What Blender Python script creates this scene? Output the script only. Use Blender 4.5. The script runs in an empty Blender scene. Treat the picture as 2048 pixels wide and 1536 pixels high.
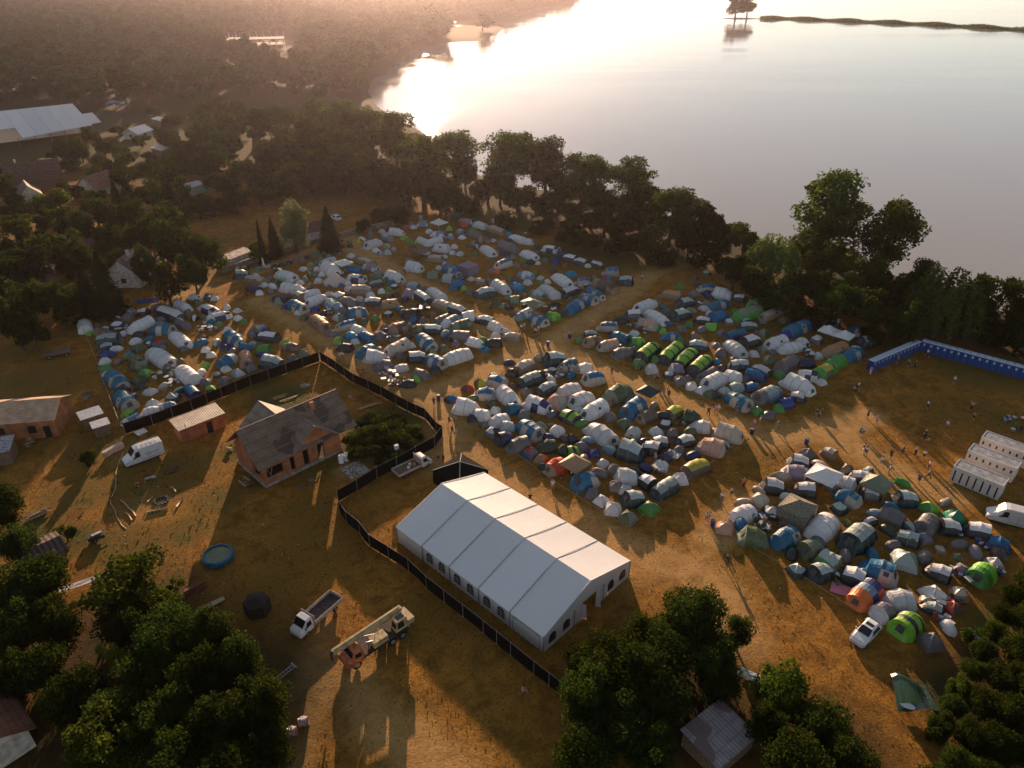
import bpy, math, random
import numpy as np
from mathutils import Vector, Matrix, noise as mnoise

# ------------------------------------------------------------------ camera
SC = bpy.context.scene
COL = SC.collection
PHOTO_W, PHOTO_H, FPX, HORIZON = 2048, 1536, 1449.0, -84.0
CAM_H = 65.0
PITCH = math.atan((768 - HORIZON) / FPX)
cd = bpy.data.cameras.new("camera")
cam = bpy.data.objects.new("camera", cd)
COL.objects.link(cam)
cd.sensor_width = 36
cd.lens = 36 * FPX / PHOTO_W
cd.clip_start = 1
cd.clip_end = 9000
cam.location = (0, 0, CAM_H)
cam.rotation_euler = (math.pi / 2 - PITCH, 0, 0)
SC.camera = cam

# ------------------------------------------------------------------ sky, sun, exposure
SUN_EL = math.radians(10.0)
SUN_AZ = math.radians(-6.3)          # measured from +Y towards +X
w = bpy.data.worlds.new("World")
SC.world = w
w.use_nodes = True
nt = w.node_tree
nt.nodes.clear()
sky = nt.nodes.new("ShaderNodeTexSky")
sky.sky_type = 'NISHITA'
sky.sun_disc = False
sky.sun_elevation = SUN_EL
sky.sun_rotation = SUN_AZ
sky.air_density = 1.0
sky.dust_density = 0.1
sky.ozone_density = 1.5
bg = nt.nodes.new("ShaderNodeBackground")
bg.inputs[1].default_value = 0.076
hsv = nt.nodes.new('ShaderNodeHueSaturation')
hsv.inputs['Saturation'].default_value = 0.5
wo = nt.nodes.new("ShaderNodeOutputWorld")
nt.links.new(sky.outputs[0], hsv.inputs['Color'])
nt.links.new(hsv.outputs[0], bg.inputs[0])
nt.links.new(bg.outputs[0], wo.inputs[0])
sd = bpy.data.lights.new("sun", 'SUN')
sun = bpy.data.objects.new("sun", sd)
COL.objects.link(sun)
sd.energy = 5.0
sd.angle = math.radians(0.6)
sd.color = (1.0, 0.67, 0.41)
sdir = Vector((math.sin(SUN_AZ) * math.cos(SUN_EL), math.cos(SUN_AZ) * math.cos(SUN_EL), math.sin(SUN_EL)))
sun.rotation_euler = sdir.to_track_quat('Z', 'Y').to_euler()
sun.location = (0, 300, 200)
SC.view_settings.view_transform = 'Standard'
SC.view_settings.look = 'None'
SC.view_settings.exposure = 1.08
SC.view_settings.gamma = 1.0
SC.cycles.max_bounces = 6
SC.cycles.diffuse_bounces = 2
SC.cycles.glossy_bounces = 2
SC.cycles.transmission_bounces = 4
SC.cycles.volume_bounces = 0
SC.cycles.caustics_reflective = False
SC.cycles.caustics_refractive = False

HAZE = True

# ------------------------------------------------------------------ photo point -> ground
def G(x, y, z=0.0):
    a = (x - 1024) / FPX
    b = (768 - y) / FPX
    r = Vector((a, math.cos(PITCH) + math.sin(PITCH) * b, -math.sin(PITCH) + math.cos(PITCH) * b))
    t = (CAM_H - z) / -r.z
    return Vector((r.x * t, r.y * t, z))

def depth(p):
    return p.y * math.cos(PITCH) + (CAM_H - p.z) * math.sin(PITCH)

def PX(p):
    d = depth(p)
    u = p.y * math.sin(PITCH) - (CAM_H - p.z) * math.cos(PITCH)
    return (1024 + FPX * p.x / d, 768 - FPX * u / d)

# ------------------------------------------------------------------ mesh helper
class MB:
    def __init__(s):
        s.v = []; s.f = []
    def add(s, vs, fs):
        n = len(s.v)
        s.v += [tuple(v) for v in vs]
        s.f += [tuple(i + n for i in f) for f in fs]
        return s
    def box(s, x0, x1, y0, y1, z0, z1):
        return s.add([(x0,y0,z0),(x1,y0,z0),(x1,y1,z0),(x0,y1,z0),(x0,y0,z1),(x1,y0,z1),(x1,y1,z1),(x0,y1,z1)],
                     [(0,3,2,1),(4,5,6,7),(0,1,5,4),(1,2,6,5),(2,3,7,6),(3,0,4,7)])
    def obox(s, c, sx, sy, sz, rz=0, ry=0, rx=0):
        m = Matrix.Translation(c) @ Matrix.Rotation(rz,4,'Z') @ Matrix.Rotation(ry,4,'Y') @ Matrix.Rotation(rx,4,'X')
        vs = [m @ Vector((a*sx/2,b*sy/2,d*sz/2)) for d in (-1,1) for a,b in ((-1,-1),(1,-1),(1,1),(-1,1))]
        return s.add(vs, [(0,3,2,1),(4,5,6,7),(0,1,5,4),(1,2,6,5),(2,3,7,6),(3,0,4,7)])
    def tube(s, pts, rad, n=8, cap=True):
        pts = [Vector(p) for p in pts]
        if not isinstance(rad, (list, tuple)): rad = [rad]*len(pts)
        base = len(s.v)
        for i, p in enumerate(pts):
            d = (pts[min(i+1,len(pts)-1)] - pts[max(i-1,0)])
            if d.length < 1e-6: d = Vector((0,0,1))
            d.normalize()
            a = d.orthogonal().normalized() if abs(d.z) < .99 else Vector((1,0,0))
            if abs(d.z) < .99:
                a = d.cross(Vector((0,0,1))).normalized()
            b = d.cross(a)
            for k in range(n):
                t = 2*math.pi*k/n
                s.v.append(tuple(p + (a*math.cos(t)+b*math.sin(t))*rad[i]))
        for i in range(len(pts)-1):
            for k in range(n):
                k2 = (k+1) % n
                s.f.append((base+i*n+k, base+i*n+k2, base+(i+1)*n+k2, base+(i+1)*n+k))
        if cap:
            s.f.append(tuple(base+k for k in range(n)))
            s.f.append(tuple(base+(len(pts)-1)*n+k for k in reversed(range(n))))
        return s
    def prism(s, poly, z0, z1):
        n = len(poly)
        vs = [(x,y,z0) for x,y in poly] + [(x,y,z1) for x,y in poly]
        fs = [tuple(reversed(range(n))), tuple(range(n,2*n))] + [(i,(i+1)%n,n+(i+1)%n,n+i) for i in range(n)]
        return s.add(vs, fs)
    def slab(s, quad, th):
        """thick sheet: quad of 3-D points, thickness th downwards along its normal"""
        q = [Vector(p) for p in quad]
        nrm = (q[1]-q[0]).cross(q[2]-q[0]).normalized()
        if nrm.z < 0: nrm = -nrm
        n = len(q)
        vs = q + [p - nrm*th for p in q]
        fs = [tuple(range(n)), tuple(reversed(range(n,2*n)))] + [(i,n+i,n+(i+1)%n,(i+1)%n) for i in range(n)]
        return s.add(vs, fs)
    def tri_wall(s, a, b, c, th):
        a,b,c = Vector(a),Vector(b),Vector(c)
        nrm = (b-a).cross(c-a).normalized()
        vs = [a,b,c,a-nrm*th,b-nrm*th,c-nrm*th]
        return s.add(vs, [(0,1,2),(5,4,3),(0,3,4,1),(1,4,5,2),(2,5,3,0)])
    def mesh(s, name, mat=None, smooth=False):
        m = bpy.data.meshes.new(name)
        m.from_pydata(s.v, [], s.f)
        if mat: m.materials.append(mat)
        if smooth: m.polygons.foreach_set('use_smooth', [True]*len(m.polygons))
        m.update()
        return m
    def build(s, name, mat=None, parent=None, smooth=False, **kw):
        return link(name, s.mesh(name, mat, smooth), parent, **kw)

def link(name, data, parent=None, loc=None, rz=0, label=None, cat=None, group=None, kind=None):
    o = bpy.data.objects.new(name, data)
    COL.objects.link(o)
    if parent is not None: o.parent = parent
    if loc is not None: o.location = loc
    if rz: o.rotation_euler = (0,0,rz)
    if label: o['label'] = label
    if cat: o['category'] = cat
    if group: o['group'] = group
    if kind: o['kind'] = kind
    return o

def thing(name, loc, rz=0, label=None, cat=None, group=None, scale=None):
    o = link(name, None, None, loc, rz, label, cat, group)
    o.empty_display_size = 0.3
    if scale is not None:
        o.scale = scale if hasattr(scale, '__len__') else (scale,)*3
    return o

def kids(o): return CH.get(o.name, [])
CH = {}
def copy_tree(o, parent=None):
    c = o.copy(); COL.objects.link(c)
    if parent is not None: c.parent = parent
    for ch in list(o.children): copy_tree(ch, c)
    return c

# every auto-labelled item: (object, look phrase)
AUTO = []
LAND = []      # (name phrase, ground point)
def auto(o, look, cat, group):
    o['category'] = cat; o['group'] = group
    AUTO.append((o, look))
    return o

# ------------------------------------------------------------------ materials
MATS = {}
def nodes(name):
    m = bpy.data.materials.new(name); m.use_nodes = True
    t = m.node_tree; t.nodes.clear()
    out = t.nodes.new("ShaderNodeOutputMaterial")
    return m, t, out
def N(t, kind, **kw):
    n = t.nodes.new(kind)
    for k, v in kw.items():
        if k.startswith('i_'):
            n.inputs[k[2:].replace('_',' ')].default_value = v
        elif k.startswith('n'):
            n.inputs[int(k[1:])].default_value = v
        else: setattr(n, k, v)
    return n
def c4(c): return (c[0],c[1],c[2],1)

def paint(name, col, rough=.55, var=.12, scale=3.0, bump=0.0, metal=0.0, spec=.4, dirt=None, bscale=None):
    """general surface: base colour with noisy value variation, optional dirt colour and bump"""
    if name in MATS: return MATS[name]
    m, t, out = nodes(name)
    b = N(t, "ShaderNodeBsdfPrincipled")
    b.inputs['Roughness'].default_value = rough
    b.inputs['Metallic'].default_value = metal
    b.inputs['Specular IOR Level'].default_value = spec
    tc = N(t, "ShaderNodeTexCoord")
    nz = N(t, "ShaderNodeTexNoise"); nz.inputs['Scale'].default_value = scale; nz.inputs['Detail'].default_value = 6
    t.links.new(tc.outputs['Object'], nz.inputs['Vector'])
    mx = N(t, "ShaderNodeMix", data_type='RGBA')
    lo = dirt if dirt else tuple(max(0,c*(1-var*2)) for c in col)
    hi = tuple(min(1,c*(1+var)) for c in col)
    mx.inputs[6].default_value = c4(lo); mx.inputs[7].default_value = c4(hi)
    rp = N(t, "ShaderNodeMapRange"); rp.inputs[1].default_value = .3; rp.inputs[2].default_value = .62
    t.links.new(nz.outputs[0], rp.inputs[0]); t.links.new(rp.outputs[0], mx.inputs[0])
    t.links.new(mx.outputs[2], b.inputs['Base Color'])
    if bump:
        bn = N(t, "ShaderNodeBump"); bn.inputs['Strength'].default_value = bump; bn.inputs['Distance'].default_value = .05
        nb = N(t, "ShaderNodeTexNoise"); nb.inputs['Scale'].default_value = bscale or scale*3
        t.links.new(tc.outputs['Object'], nb.inputs['Vector'])
        t.links.new(nb.outputs[0], bn.inputs['Height']); t.links.new(bn.outputs[0], b.inputs['Normal'])
    t.links.new(b.outputs[0], out.inputs[0])
    MATS[name] = m
    return m

def fabric(name, col, trans=.22, gloss=.06, flat=False):
    if name in MATS: return MATS[name]
    m, t, out = nodes(name)
    tc = N(t, "ShaderNodeTexCoord")
    nz = N(t, "ShaderNodeTexNoise"); nz.inputs['Scale'].default_value = 1.6; nz.inputs['Detail'].default_value = 4
    t.links.new(tc.outputs['Object'], nz.inputs['Vector'])
    oi = N(t, "ShaderNodeObjectInfo")
    hs = N(t, "ShaderNodeHueSaturation"); hs.inputs['Color'].default_value = c4(col)
    mr = N(t, "ShaderNodeMapRange"); mr.inputs[3].default_value = .78; mr.inputs[4].default_value = 1.12
    t.links.new(oi.outputs['Random'], mr.inputs[0])
    mm = N(t, "ShaderNodeMath", operation='MULTIPLY')
    m2 = N(t, "ShaderNodeMapRange"); m2.inputs[1].default_value=.3; m2.inputs[2].default_value=.7; m2.inputs[3].default_value = .97 if flat else .88; m2.inputs[4].default_value = 1.01 if flat else 1.06
    if flat: nz.inputs['Scale'].default_value = .35; mr.inputs[3].default_value = .95; mr.inputs[4].default_value = 1.03
    t.links.new(nz.outputs[0], m2.inputs[0]); t.links.new(m2.outputs[0], mm.inputs[0]); t.links.new(mr.outputs[0], mm.inputs[1])
    t.links.new(mm.outputs[0], hs.inputs['Value'])
    mh = N(t, "ShaderNodeMapRange"); mh.inputs[3].default_value = .485; mh.inputs[4].default_value = .515
    t.links.new(oi.outputs['Random'], mh.inputs[0]); t.links.new(mh.outputs[0], hs.inputs['Hue'])
    bn = N(t, "ShaderNodeBump"); bn.inputs['Strength'].default_value = .25 if flat else .55; bn.inputs['Distance'].default_value = .12
    nb = N(t, "ShaderNodeTexNoise"); nb.inputs['Scale'].default_value = 2.6; nb.inputs['Detail'].default_value = 5; nb.inputs['Distortion'].default_value = .6
    t.links.new(tc.outputs['Object'], nb.inputs['Vector'])
    t.links.new(nb.outputs[0], bn.inputs['Height'])
    d = N(t, "ShaderNodeBsdfDiffuse"); tr = N(t, "ShaderNodeBsdfTranslucent"); g = N(t, "ShaderNodeBsdfGlossy")
    g.inputs['Roughness'].default_value = .4
    for s_ in (d, tr): t.links.new(hs.outputs[0], s_.inputs['Color'])
    for s_ in (d, tr, g): t.links.new(bn.outputs[0], s_.inputs['Normal'])
    m1 = N(t, "ShaderNodeMixShader"); m1.inputs[0].default_value = trans
    t.links.new(d.outputs[0], m1.inputs[1]); t.links.new(tr.outputs[0], m1.inputs[2])
    m3 = N(t, "ShaderNodeMixShader"); m3.inputs[0].default_value = gloss
    t.links.new(m1.outputs[0], m3.inputs[1]); t.links.new(g.outputs[0], m3.inputs[2])
    t.links.new(m3.outputs[0], out.inputs[0])
    MATS[name] = m
    return m

def leafmat(name, col, col2, trans=.4):
    if name in MATS: return MATS[name]
    m, t, out = nodes(name)
    tc = N(t, "ShaderNodeTexCoord")
    nz = N(t, "ShaderNodeTexNoise"); nz.inputs['Scale'].default_value = .55; nz.inputs['Detail'].default_value = 3
    t.links.new(tc.outputs['Object'], nz.inputs['Vector'])
    rp = N(t, "ShaderNodeMapRange"); rp.inputs[1].default_value=.35; rp.inputs[2].default_value=.65
    t.links.new(nz.outputs[0], rp.inputs[0])
    mx = N(t, "ShaderNodeMix", data_type='RGBA'); mx.inputs[6].default_value = c4(col); mx.inputs[7].default_value = c4(col2)
    t.links.new(rp.outputs[0], mx.inputs[0])
    oi = N(t, "ShaderNodeObjectInfo")
    hs = N(t, "ShaderNodeHueSaturation")
    mr = N(t, "ShaderNodeMapRange"); mr.inputs[3].default_value = .7; mr.inputs[4].default_value = 1.25
    t.links.new(oi.outputs['Random'], mr.inputs[0]); t.links.new(mr.outputs[0], hs.inputs['Value'])
    mh = N(t, "ShaderNodeMapRange"); mh.inputs[3].default_value = .48; mh.inputs[4].default_value = .515
    t.links.new(oi.outputs['Random'], mh.inputs[0]); t.links.new(mh.outputs[0], hs.inputs['Hue'])
    t.links.new(mx.outputs[2], hs.inputs['Color'])
    d = N(t, "ShaderNodeBsdfDiffuse"); tr = N(t, "ShaderNodeBsdfTranslucent")
    for s_ in (d, tr): t.links.new(hs.outputs[0], s_.inputs['Color'])
    m1 = N(t, "ShaderNodeMixShader"); m1.inputs[0].default_value = trans
    t.links.new(d.outputs[0], m1.inputs[1]); t.links.new(tr.outputs[0], m1.inputs[2])
    t.links.new(m1.outputs[0], out.inputs[0])
    MATS[name] = m
    return m

def brickmat(name, c1, c2, mortar, scale=1.0, bw=.5, rh=.25, ms=.02, rough=.85, squash=1.0, bump=.3):
    if name in MATS: return MATS[name]
    m, t, out = nodes(name)
    b = N(t, "ShaderNodeBsdfPrincipled"); b.inputs['Roughness'].default_value = rough
    b.inputs['Specular IOR Level'].default_value = .25
    tc = N(t, "ShaderNodeTexCoord")
    # wall coordinates: (x+y, z) works on the walls of a local frame
    sp = N(t, "ShaderNodeSeparateXYZ"); cb = N(t, "ShaderNodeCombineXYZ"); ad = N(t, "ShaderNodeMath", operation='ADD')
    t.links.new(tc.outputs['Object'], sp.inputs[0])
    t.links.new(sp.outputs[0], ad.inputs[0]); t.links.new(sp.outputs[1], ad.inputs[1])
    t.links.new(ad.outputs[0], cb.inputs[0]); t.links.new(sp.outputs[2], cb.inputs[1])
    br = N(t, "ShaderNodeTexBrick")
    br.inputs['Color1'].default_value = c4(c1); br.inputs['Color2'].default_value = c4(c2); br.inputs['Mortar'].default_value = c4(mortar)
    br.inputs['Scale'].default_value = scale; br.inputs['Brick Width'].default_value = bw; br.inputs['Row Height'].default_value = rh
    br.inputs['Mortar Size'].default_value = ms
    t.links.new(cb.outputs[0], br.inputs['Vector'])
    nz = N(t, "ShaderNodeTexNoise"); nz.inputs['Scale'].default_value = .8; nz.inputs['Detail'].default_value = 8
    t.links.new(tc.outputs['Object'], nz.inputs['Vector'])
    mr = N(t, "ShaderNodeMapRange"); mr.inputs[1].default_value=.3; mr.inputs[2].default_value=.7; mr.inputs[3].default_value=.65; mr.inputs[4].default_value=1.2
    t.links.new(nz.outputs[0], mr.inputs[0])
    hs = N(t, "ShaderNodeHueSaturation")
    t.links.new(br.outputs[0], hs.inputs['Color']); t.links.new(mr.outputs[0], hs.inputs['Value'])
    t.links.new(hs.outputs[0], b.inputs['Base Color'])
    bn = N(t, "ShaderNodeBump"); bn.inputs['Strength'].default_value = bump; bn.inputs['Distance'].default_value = .03; bn.invert = True
    t.links.new(br.outputs['Fac'], bn.inputs['Height']); t.links.new(bn.outputs[0], b.inputs['Normal'])
    t.links.new(b.outputs[0], out.inputs[0])
    MATS[name] = m
    return m

def stripmat(name, c1, c2, period=.3, axis=0, rough=.6, bump=.6, tile=0, metal=0, patch=None):
    """corrugated or tiled roofing: ridges along one local axis, optional course lines along the other"""
    if name in MATS: return MATS[name]
    m, t, out = nodes(name)
    b = N(t, "ShaderNodeBsdfPrincipled"); b.inputs['Roughness'].default_value = rough; b.inputs['Metallic'].default_value = metal
    b.inputs['Specular IOR Level'].default_value = .3
    tc = N(t, "ShaderNodeTexCoord"); sp = N(t, "ShaderNodeSeparateXYZ")
    t.links.new(tc.outputs['Object'], sp.inputs[0])
    mu = N(t, "ShaderNodeMath", operation='MULTIPLY'); mu.inputs[1].default_value = 2*math.pi/period
    t.links.new(sp.outputs[axis], mu.inputs[0])
    si = N(t, "ShaderNodeMath", operation='SINE'); t.links.new(mu.outputs[0], si.inputs[0])
    h = N(t, "ShaderNodeMapRange"); h.inputs[1].default_value=-1; t.links.new(si.outputs[0], h.inputs[0])
    hh = h.outputs[0]
    if tile:
        mo = N(t, "ShaderNodeMath", operation='FRACT'); mq = N(t, "ShaderNodeMath", operation='MULTIPLY'); mq.inputs[1].default_value = 1/tile
        t.links.new(sp.outputs[1 if axis==0 else 0], mq.inputs[0]); t.links.new(mq.outputs[0], mo.inputs[0])
        gt = N(t, "ShaderNodeMath", operation='GREATER_THAN'); gt.inputs[1].default_value = .14
        t.links.new(mo.outputs[0], gt.inputs[0])
        mm = N(t, "ShaderNodeMath", operation='MULTIPLY'); t.links.new(hh, mm.inputs[0]); t.links.new(gt.outputs[0], mm.inputs[1])
        hh = mm.outputs[0]
    nz = N(t, "ShaderNodeTexNoise"); nz.inputs['Scale'].default_value = .9; nz.inputs['Detail'].default_value = 8
    t.links.new(tc.outputs['Object'], nz.inputs['Vector'])
    mr = N(t, "ShaderNodeMapRange"); mr.inputs[1].default_value=.3; mr.inputs[2].default_value=.7; mr.inputs[3].default_value=.7; mr.inputs[4].default_value=1.15
    t.links.new(nz.outputs[0], mr.inputs[0])
    mx = N(t, "ShaderNodeMix", data_type='RGBA'); mx.inputs[6].default_value = c4(c2); mx.inputs[7].default_value = c4(c1)
    t.links.new(hh, mx.inputs[0])
    hs = N(t, "ShaderNodeHueSaturation"); t.links.new(mx.outputs[2], hs.inputs['Color']); t.links.new(mr.outputs[0], hs.inputs['Value'])
    last = hs.outputs[0]
    if patch:
        vo = N(t, "ShaderNodeTexVoronoi"); vo.inputs['Scale'].default_value = .55
        t.links.new(tc.outputs['Object'], vo.inputs['Vector'])
        g2 = N(t, "ShaderNodeMath", operation='GREATER_THAN'); g2.inputs[1].default_value = .72
        t.links.new(vo.outputs['Color'], g2.inputs[0])
        m4 = N(t, "ShaderNodeMix", data_type='RGBA'); m4.inputs[7].default_value = c4(patch)
        t.links.new(g2.outputs[0], m4.inputs[0]); t.links.new(last, m4.inputs[6]); last = m4.outputs[2]
    t.links.new(last, b.inputs['Base Color'])
    bn = N(t, "ShaderNodeBump"); bn.inputs['Strength'].default_value = bump; bn.inputs['Distance'].default_value = .05
    t.links.new(hh, bn.inputs['Height']); t.links.new(bn.outputs[0], b.inputs['Normal'])
    t.links.new(b.outputs[0], out.inputs[0])
    MATS[name] = m
    return m
# ------------------------------------------------------------------ people
def skin_mesh(name, pts, edges, rad, mat, sub=1, root=0):
    me_ = bpy.data.meshes.new(name+"_cage"); me_.from_pydata(pts, edges, [])
    o = bpy.data.objects.new("tmp", me_); COL.objects.link(o)
    o.modifiers.new("s", 'SKIN').use_smooth_shade = True
    sv = me_.skin_vertices[0].data
    for i, r in enumerate(rad):
        sv[i].radius = (r, r) if not isinstance(r, tuple) else r
        sv[i].use_root = (i == root)
    if sub: m = o.modifiers.new("u", 'SUBSURF'); m.levels = sub; m.render_levels = sub
    dg = bpy.context.evaluated_depsgraph_get(); dg.update()
    ev = bpy.data.meshes.new_from_object(o.evaluated_get(dg)); ev.name = name
    bpy.data.objects.remove(o, do_unlink=True)
    ev.materials.clear(); ev.materials.append(mat)
    return ev
SKIN = paint("skin", (.42,.24,.16), .6, .1)
def pose(kind):
    """joint positions of a 1.75 m figure facing +x"""
    J = dict(pel=(0,0,.95), bel=(0,0,1.12), che=(0,0,1.36), nek=(.01,0,1.5), hea=(.03,0,1.62), top=(.03,0,1.72), nos=(.13,0,1.62))
    for s, S_ in ((1,'l'),(-1,'r')):
        w_ = s*(.5 if kind == 'walk' else .04)
        J['hip'+S_] = (0,s*.1,.9); J['kne'+S_] = (.06+w_*.42,s*.11,.5); J['ank'+S_] = (-.02+w_*.75,s*.12,.09); J['toe'+S_] = (.16+w_*.75,s*.14,.04)
        J['sho'+S_] = (0,s*.19,1.42); J['elb'+S_] = (-.03-w_*.25,s*.27,1.15); J['han'+S_] = (.08-w_*.45,s*.28,.9); J['fin'+S_] = (.12-w_*.5,s*.27,.8)
        if kind == 'raise': J['elb'+S_] = (.05,s*.36,1.6); J['han'+S_] = (.05,s*.3,1.86); J['fin'+S_] = (.05,s*.27,1.97)
        if kind == 'sit':
            J['kne'+S_] = (.42,s*.14,.92-.45+.48); J['ank'+S_] = (.45,s*.14,.5); J['toe'+S_] = (.62,s*.15,.46); J['han'+S_] = (.3,s*.2,1.05); J['fin'+S_] = (.4,s*.18,1.03)
    if kind == 'sit': J = {k: (v[0],v[1],v[2]-.45) for k, v in J.items()}
    if kind == 'phone':
        J['elbr'] = (.05,-.26,1.2); J['hanr'] = (.25,-.14,1.38); J['finr'] = (.3,-.12,1.45)
    return J
def figure_parts(kind, shirt, legs, hair, shorts):
    J = pose(kind)
    def net(keys, edges, rad, name, mat, root=0):
        ix = {k: i for i, k in enumerate(keys)}
        return skin_mesh(name, [J[k] for k in keys], [(ix[a], ix[b]) for a, b in edges], rad, mat, 1, root)
    keys = ['pel','bel','che','nek','hea','top','nos']; E_ = [('pel','bel'),('bel','che'),('che','nek'),('nek','hea'),('hea','top'),('hea','nos')]
    R_ = [.13,.12,.14,.05,.095,.07,.02]
    for S_ in 'lr':
        keys += ['hip'+S_,'kne'+S_,'ank'+S_,'toe'+S_,'sho'+S_,'elb'+S_,'han'+S_,'fin'+S_]
        E_ += [('pel','hip'+S_),('hip'+S_,'kne'+S_),('kne'+S_,'ank'+S_),('ank'+S_,'toe'+S_),('che','sho'+S_),('sho'+S_,'elb'+S_),('elb'+S_,'han'+S_),('han'+S_,'fin'+S_)]
        R_ += [.09,.06,.042,.04,.06,.042,.032,.025]
    body = net(keys, E_, R_, "figure_body", SKIN)
    keys = ['pel','bel','che','shol','elbl','shor','elbr']
    sh = net(keys, [('pel','bel'),('bel','che'),('che','shol'),('shol','elbl'),('che','shor'),('shor','elbr')], [.15,.145,.16,.075,.062,.075,.062], "figure_shirt", shirt)
    keys = ['pel','hipl','knel','hipr','kner']; ed = [('pel','hipl'),('hipl','knel'),('pel','hipr'),('hipr','kner')]; rd = [.15,.11,.078,.11,.078]
    if not shorts: keys += ['ankl','ankr']; ed += [('knel','ankl'),('kner','ankr')]; rd += [.06,.06]
    tr = net(keys, ed, rd, "figure_legs", legs)
    h = MB(); c_ = Vector(J['hea'])+Vector((-.015,0,.03))
    for i in range(4):
        for k in range(10):
            t0, t1 = i/4*1.75, (i+1)/4*1.75; a0, a1 = k*.6283, (k+1)*.6283
            f = lambda t, a: c_+Vector((math.sin(t)*math.cos(a)*.112, math.sin(t)*math.sin(a)*.105, math.cos(t)*.118))
            h.add([f(t0,a0), f(t1,a0), f(t1,a1), f(t0,a1)], [(0,1,2,3)])
    return body, sh, tr, h.mesh("figure_hair", hair, True)
CL = {k: paint("cloth_"+k, v, .85, .15) for k, v in dict(white=(.6,.58,.57), black=(.02,.02,.022), pink=(.5,.27,.27), blue=(.04,.12,.3), red=(.4,.05,.04), teal=(.03,.25,.28), grey=(.22,.21,.21), yellow=(.45,.4,.15), navy=(.02,.03,.09), denim=(.08,.12,.2), tan=(.35,.26,.17)).items()}
HAIRS = [paint("hair_dark", (.03,.02,.014), .7, .2), paint("hair_fair", (.25,.17,.08), .7, .2)]
FIG = {}
PEOPLE = """1740 749 stand pink white;1793 727 stand yellow denim;1815 734 stand grey navy;1829 737 stand black black;1853 714 walk white black;1715 780 walk white black;1707 783 sit tan black;1906 769 stand white denim;
1853 819 stand white black;1941 821 raise pink black;1945 841 stand grey black;1893 854 sit white tan;1632 835 stand black grey;1637 839 walk tan black;1734 837 raise black black;1752 849 walk pink tan;1719 872 stand teal denim;1725 872 stand white denim;
1725 907 stand black white;1730 911 stand white black;1762 931 stand white grey;1780 918 raise black black;1777 948 phone white tan;1804 909 walk black navy;1829 911 phone white black;1846 918 stand white black;1856 940 stand white black;1855 958 walk grey black;
1836 966 stand navy black;1848 878 stand black black;1855 887 sit tan denim;1105 979 stand white pink;1060 1000 sit black black;899 849 walk black navy;911 849 walk tan grey;912 873 stand pink white;868 811 stand black navy;1043 900 stand white grey;887 927 stand black red;
877 923 stand grey navy;1223 751 stand black grey;1281 741 stand black navy;1308 765 walk teal denim;1314 763 stand grey navy;1334 787 stand tan grey;1416 831 walk black black;1430 828 stand pink tan;1436 826 walk white pink;1473 828 stand navy grey;1507 855 stand pink tan;
1519 849 stand white pink;1554 860 walk blue grey;1283 562 stand white navy;1337 796 stand navy black;981 621 stand black black;1043 663 stand white navy;1049 660 stand white grey;1064 660 walk white tan;1071 671 walk white navy;1077 666 stand white pink;1040 668 walk grey black;
1443 1003 walk white denim;1461 993 stand yellow black;1486 977 stand red black;1412 1043 stand white grey;1417 1040 phone pink tan;1452 1130 walk black navy;698 493 stand black grey;703 493 stand tan navy;493 594 stand black black;583 672 raise red tan;681 720 stand white pink;
686 719 walk white grey;727 751 stand black red;809 547 stand white navy;811 556 stand black grey;1046 1386 sit pink pink;1385 521 stand black black;1393 520 walk navy black;1399 522 stand black black;782 765 stand white grey;788 770 sit white navy;775 760 stand pink black;792 777 stand grey black;785 780 sit black tan;
1130 592 sit white navy;1050 596 sit pink grey;1155 746 sit pink tan;1122 742 sit white denim;1137 744 stand tan navy;1143 748 sit white grey;1310 925 stand pink grey;1320 932 sit white tan;905 870 walk black grey"""
PLIST = [e.split() for e in PEOPLE.replace("\n", "").split(";")]
for i, (x, y, ps, s_, l_) in enumerate(PLIST):
    if (ps, s_, l_) not in FIG: FIG[(ps, s_, l_)] = figure_parts(ps, CL[s_], CL[l_], HAIRS[i % 2], i % 3 != 0)

# ------------------------------------------------------------------ ground and lake
LAKE_PX = [(3600,900),(2600,760),(2200,660),(2048,622),(1900,590),(1800,545),(1700,510),(1600,490),(1500,470),(1420,450),(1330,425),(1240,400),(1130,380),
           (1000,362),(940,335),(890,300),(850,262),(810,240),(780,228),(755,208),(738,182),(745,160),(770,142),(795,124),(812,108),
           (850,92),(900,84),(960,80),(995,66),(1010,52),(960,46),(1010,38),(1060,22),(1110,11),(1145,2)]
lake = [G(x, y).xy for x, y in LAKE_PX]
lake += [Vector((300, 3000)), Vector((1550, 3000)), Vector((1550, 600))]
LP = np.array([(p[0], p[1]) for p in lake])

def lake_sd(X, Y):
    """signed distance to the shore, positive inside the lake"""
    X = np.asarray(X, float); Y = np.asarray(Y, float)
    d = np.full(X.shape, 1e9); inside = np.zeros(X.shape, bool)
    n = len(LP)
    for i in range(n):
        ax, ay = LP[i]; bx, by = LP[(i+1) % n]
        vx, vy = bx-ax, by-ay
        t = np.clip(((X-ax)*vx+(Y-ay)*vy)/(vx*vx+vy*vy), 0, 1)
        d = np.minimum(d, np.hypot(X-ax-t*vx, Y-ay-t*vy))
        c = ((ay > Y) != (by > Y))
        with np.errstate(divide='ignore', invalid='ignore'):
            xi = (bx-ax)*(Y-ay)/(by-ay+1e-12)+ax
        inside ^= c & (X < xi)
    return np.where(inside, d, -d)

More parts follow.
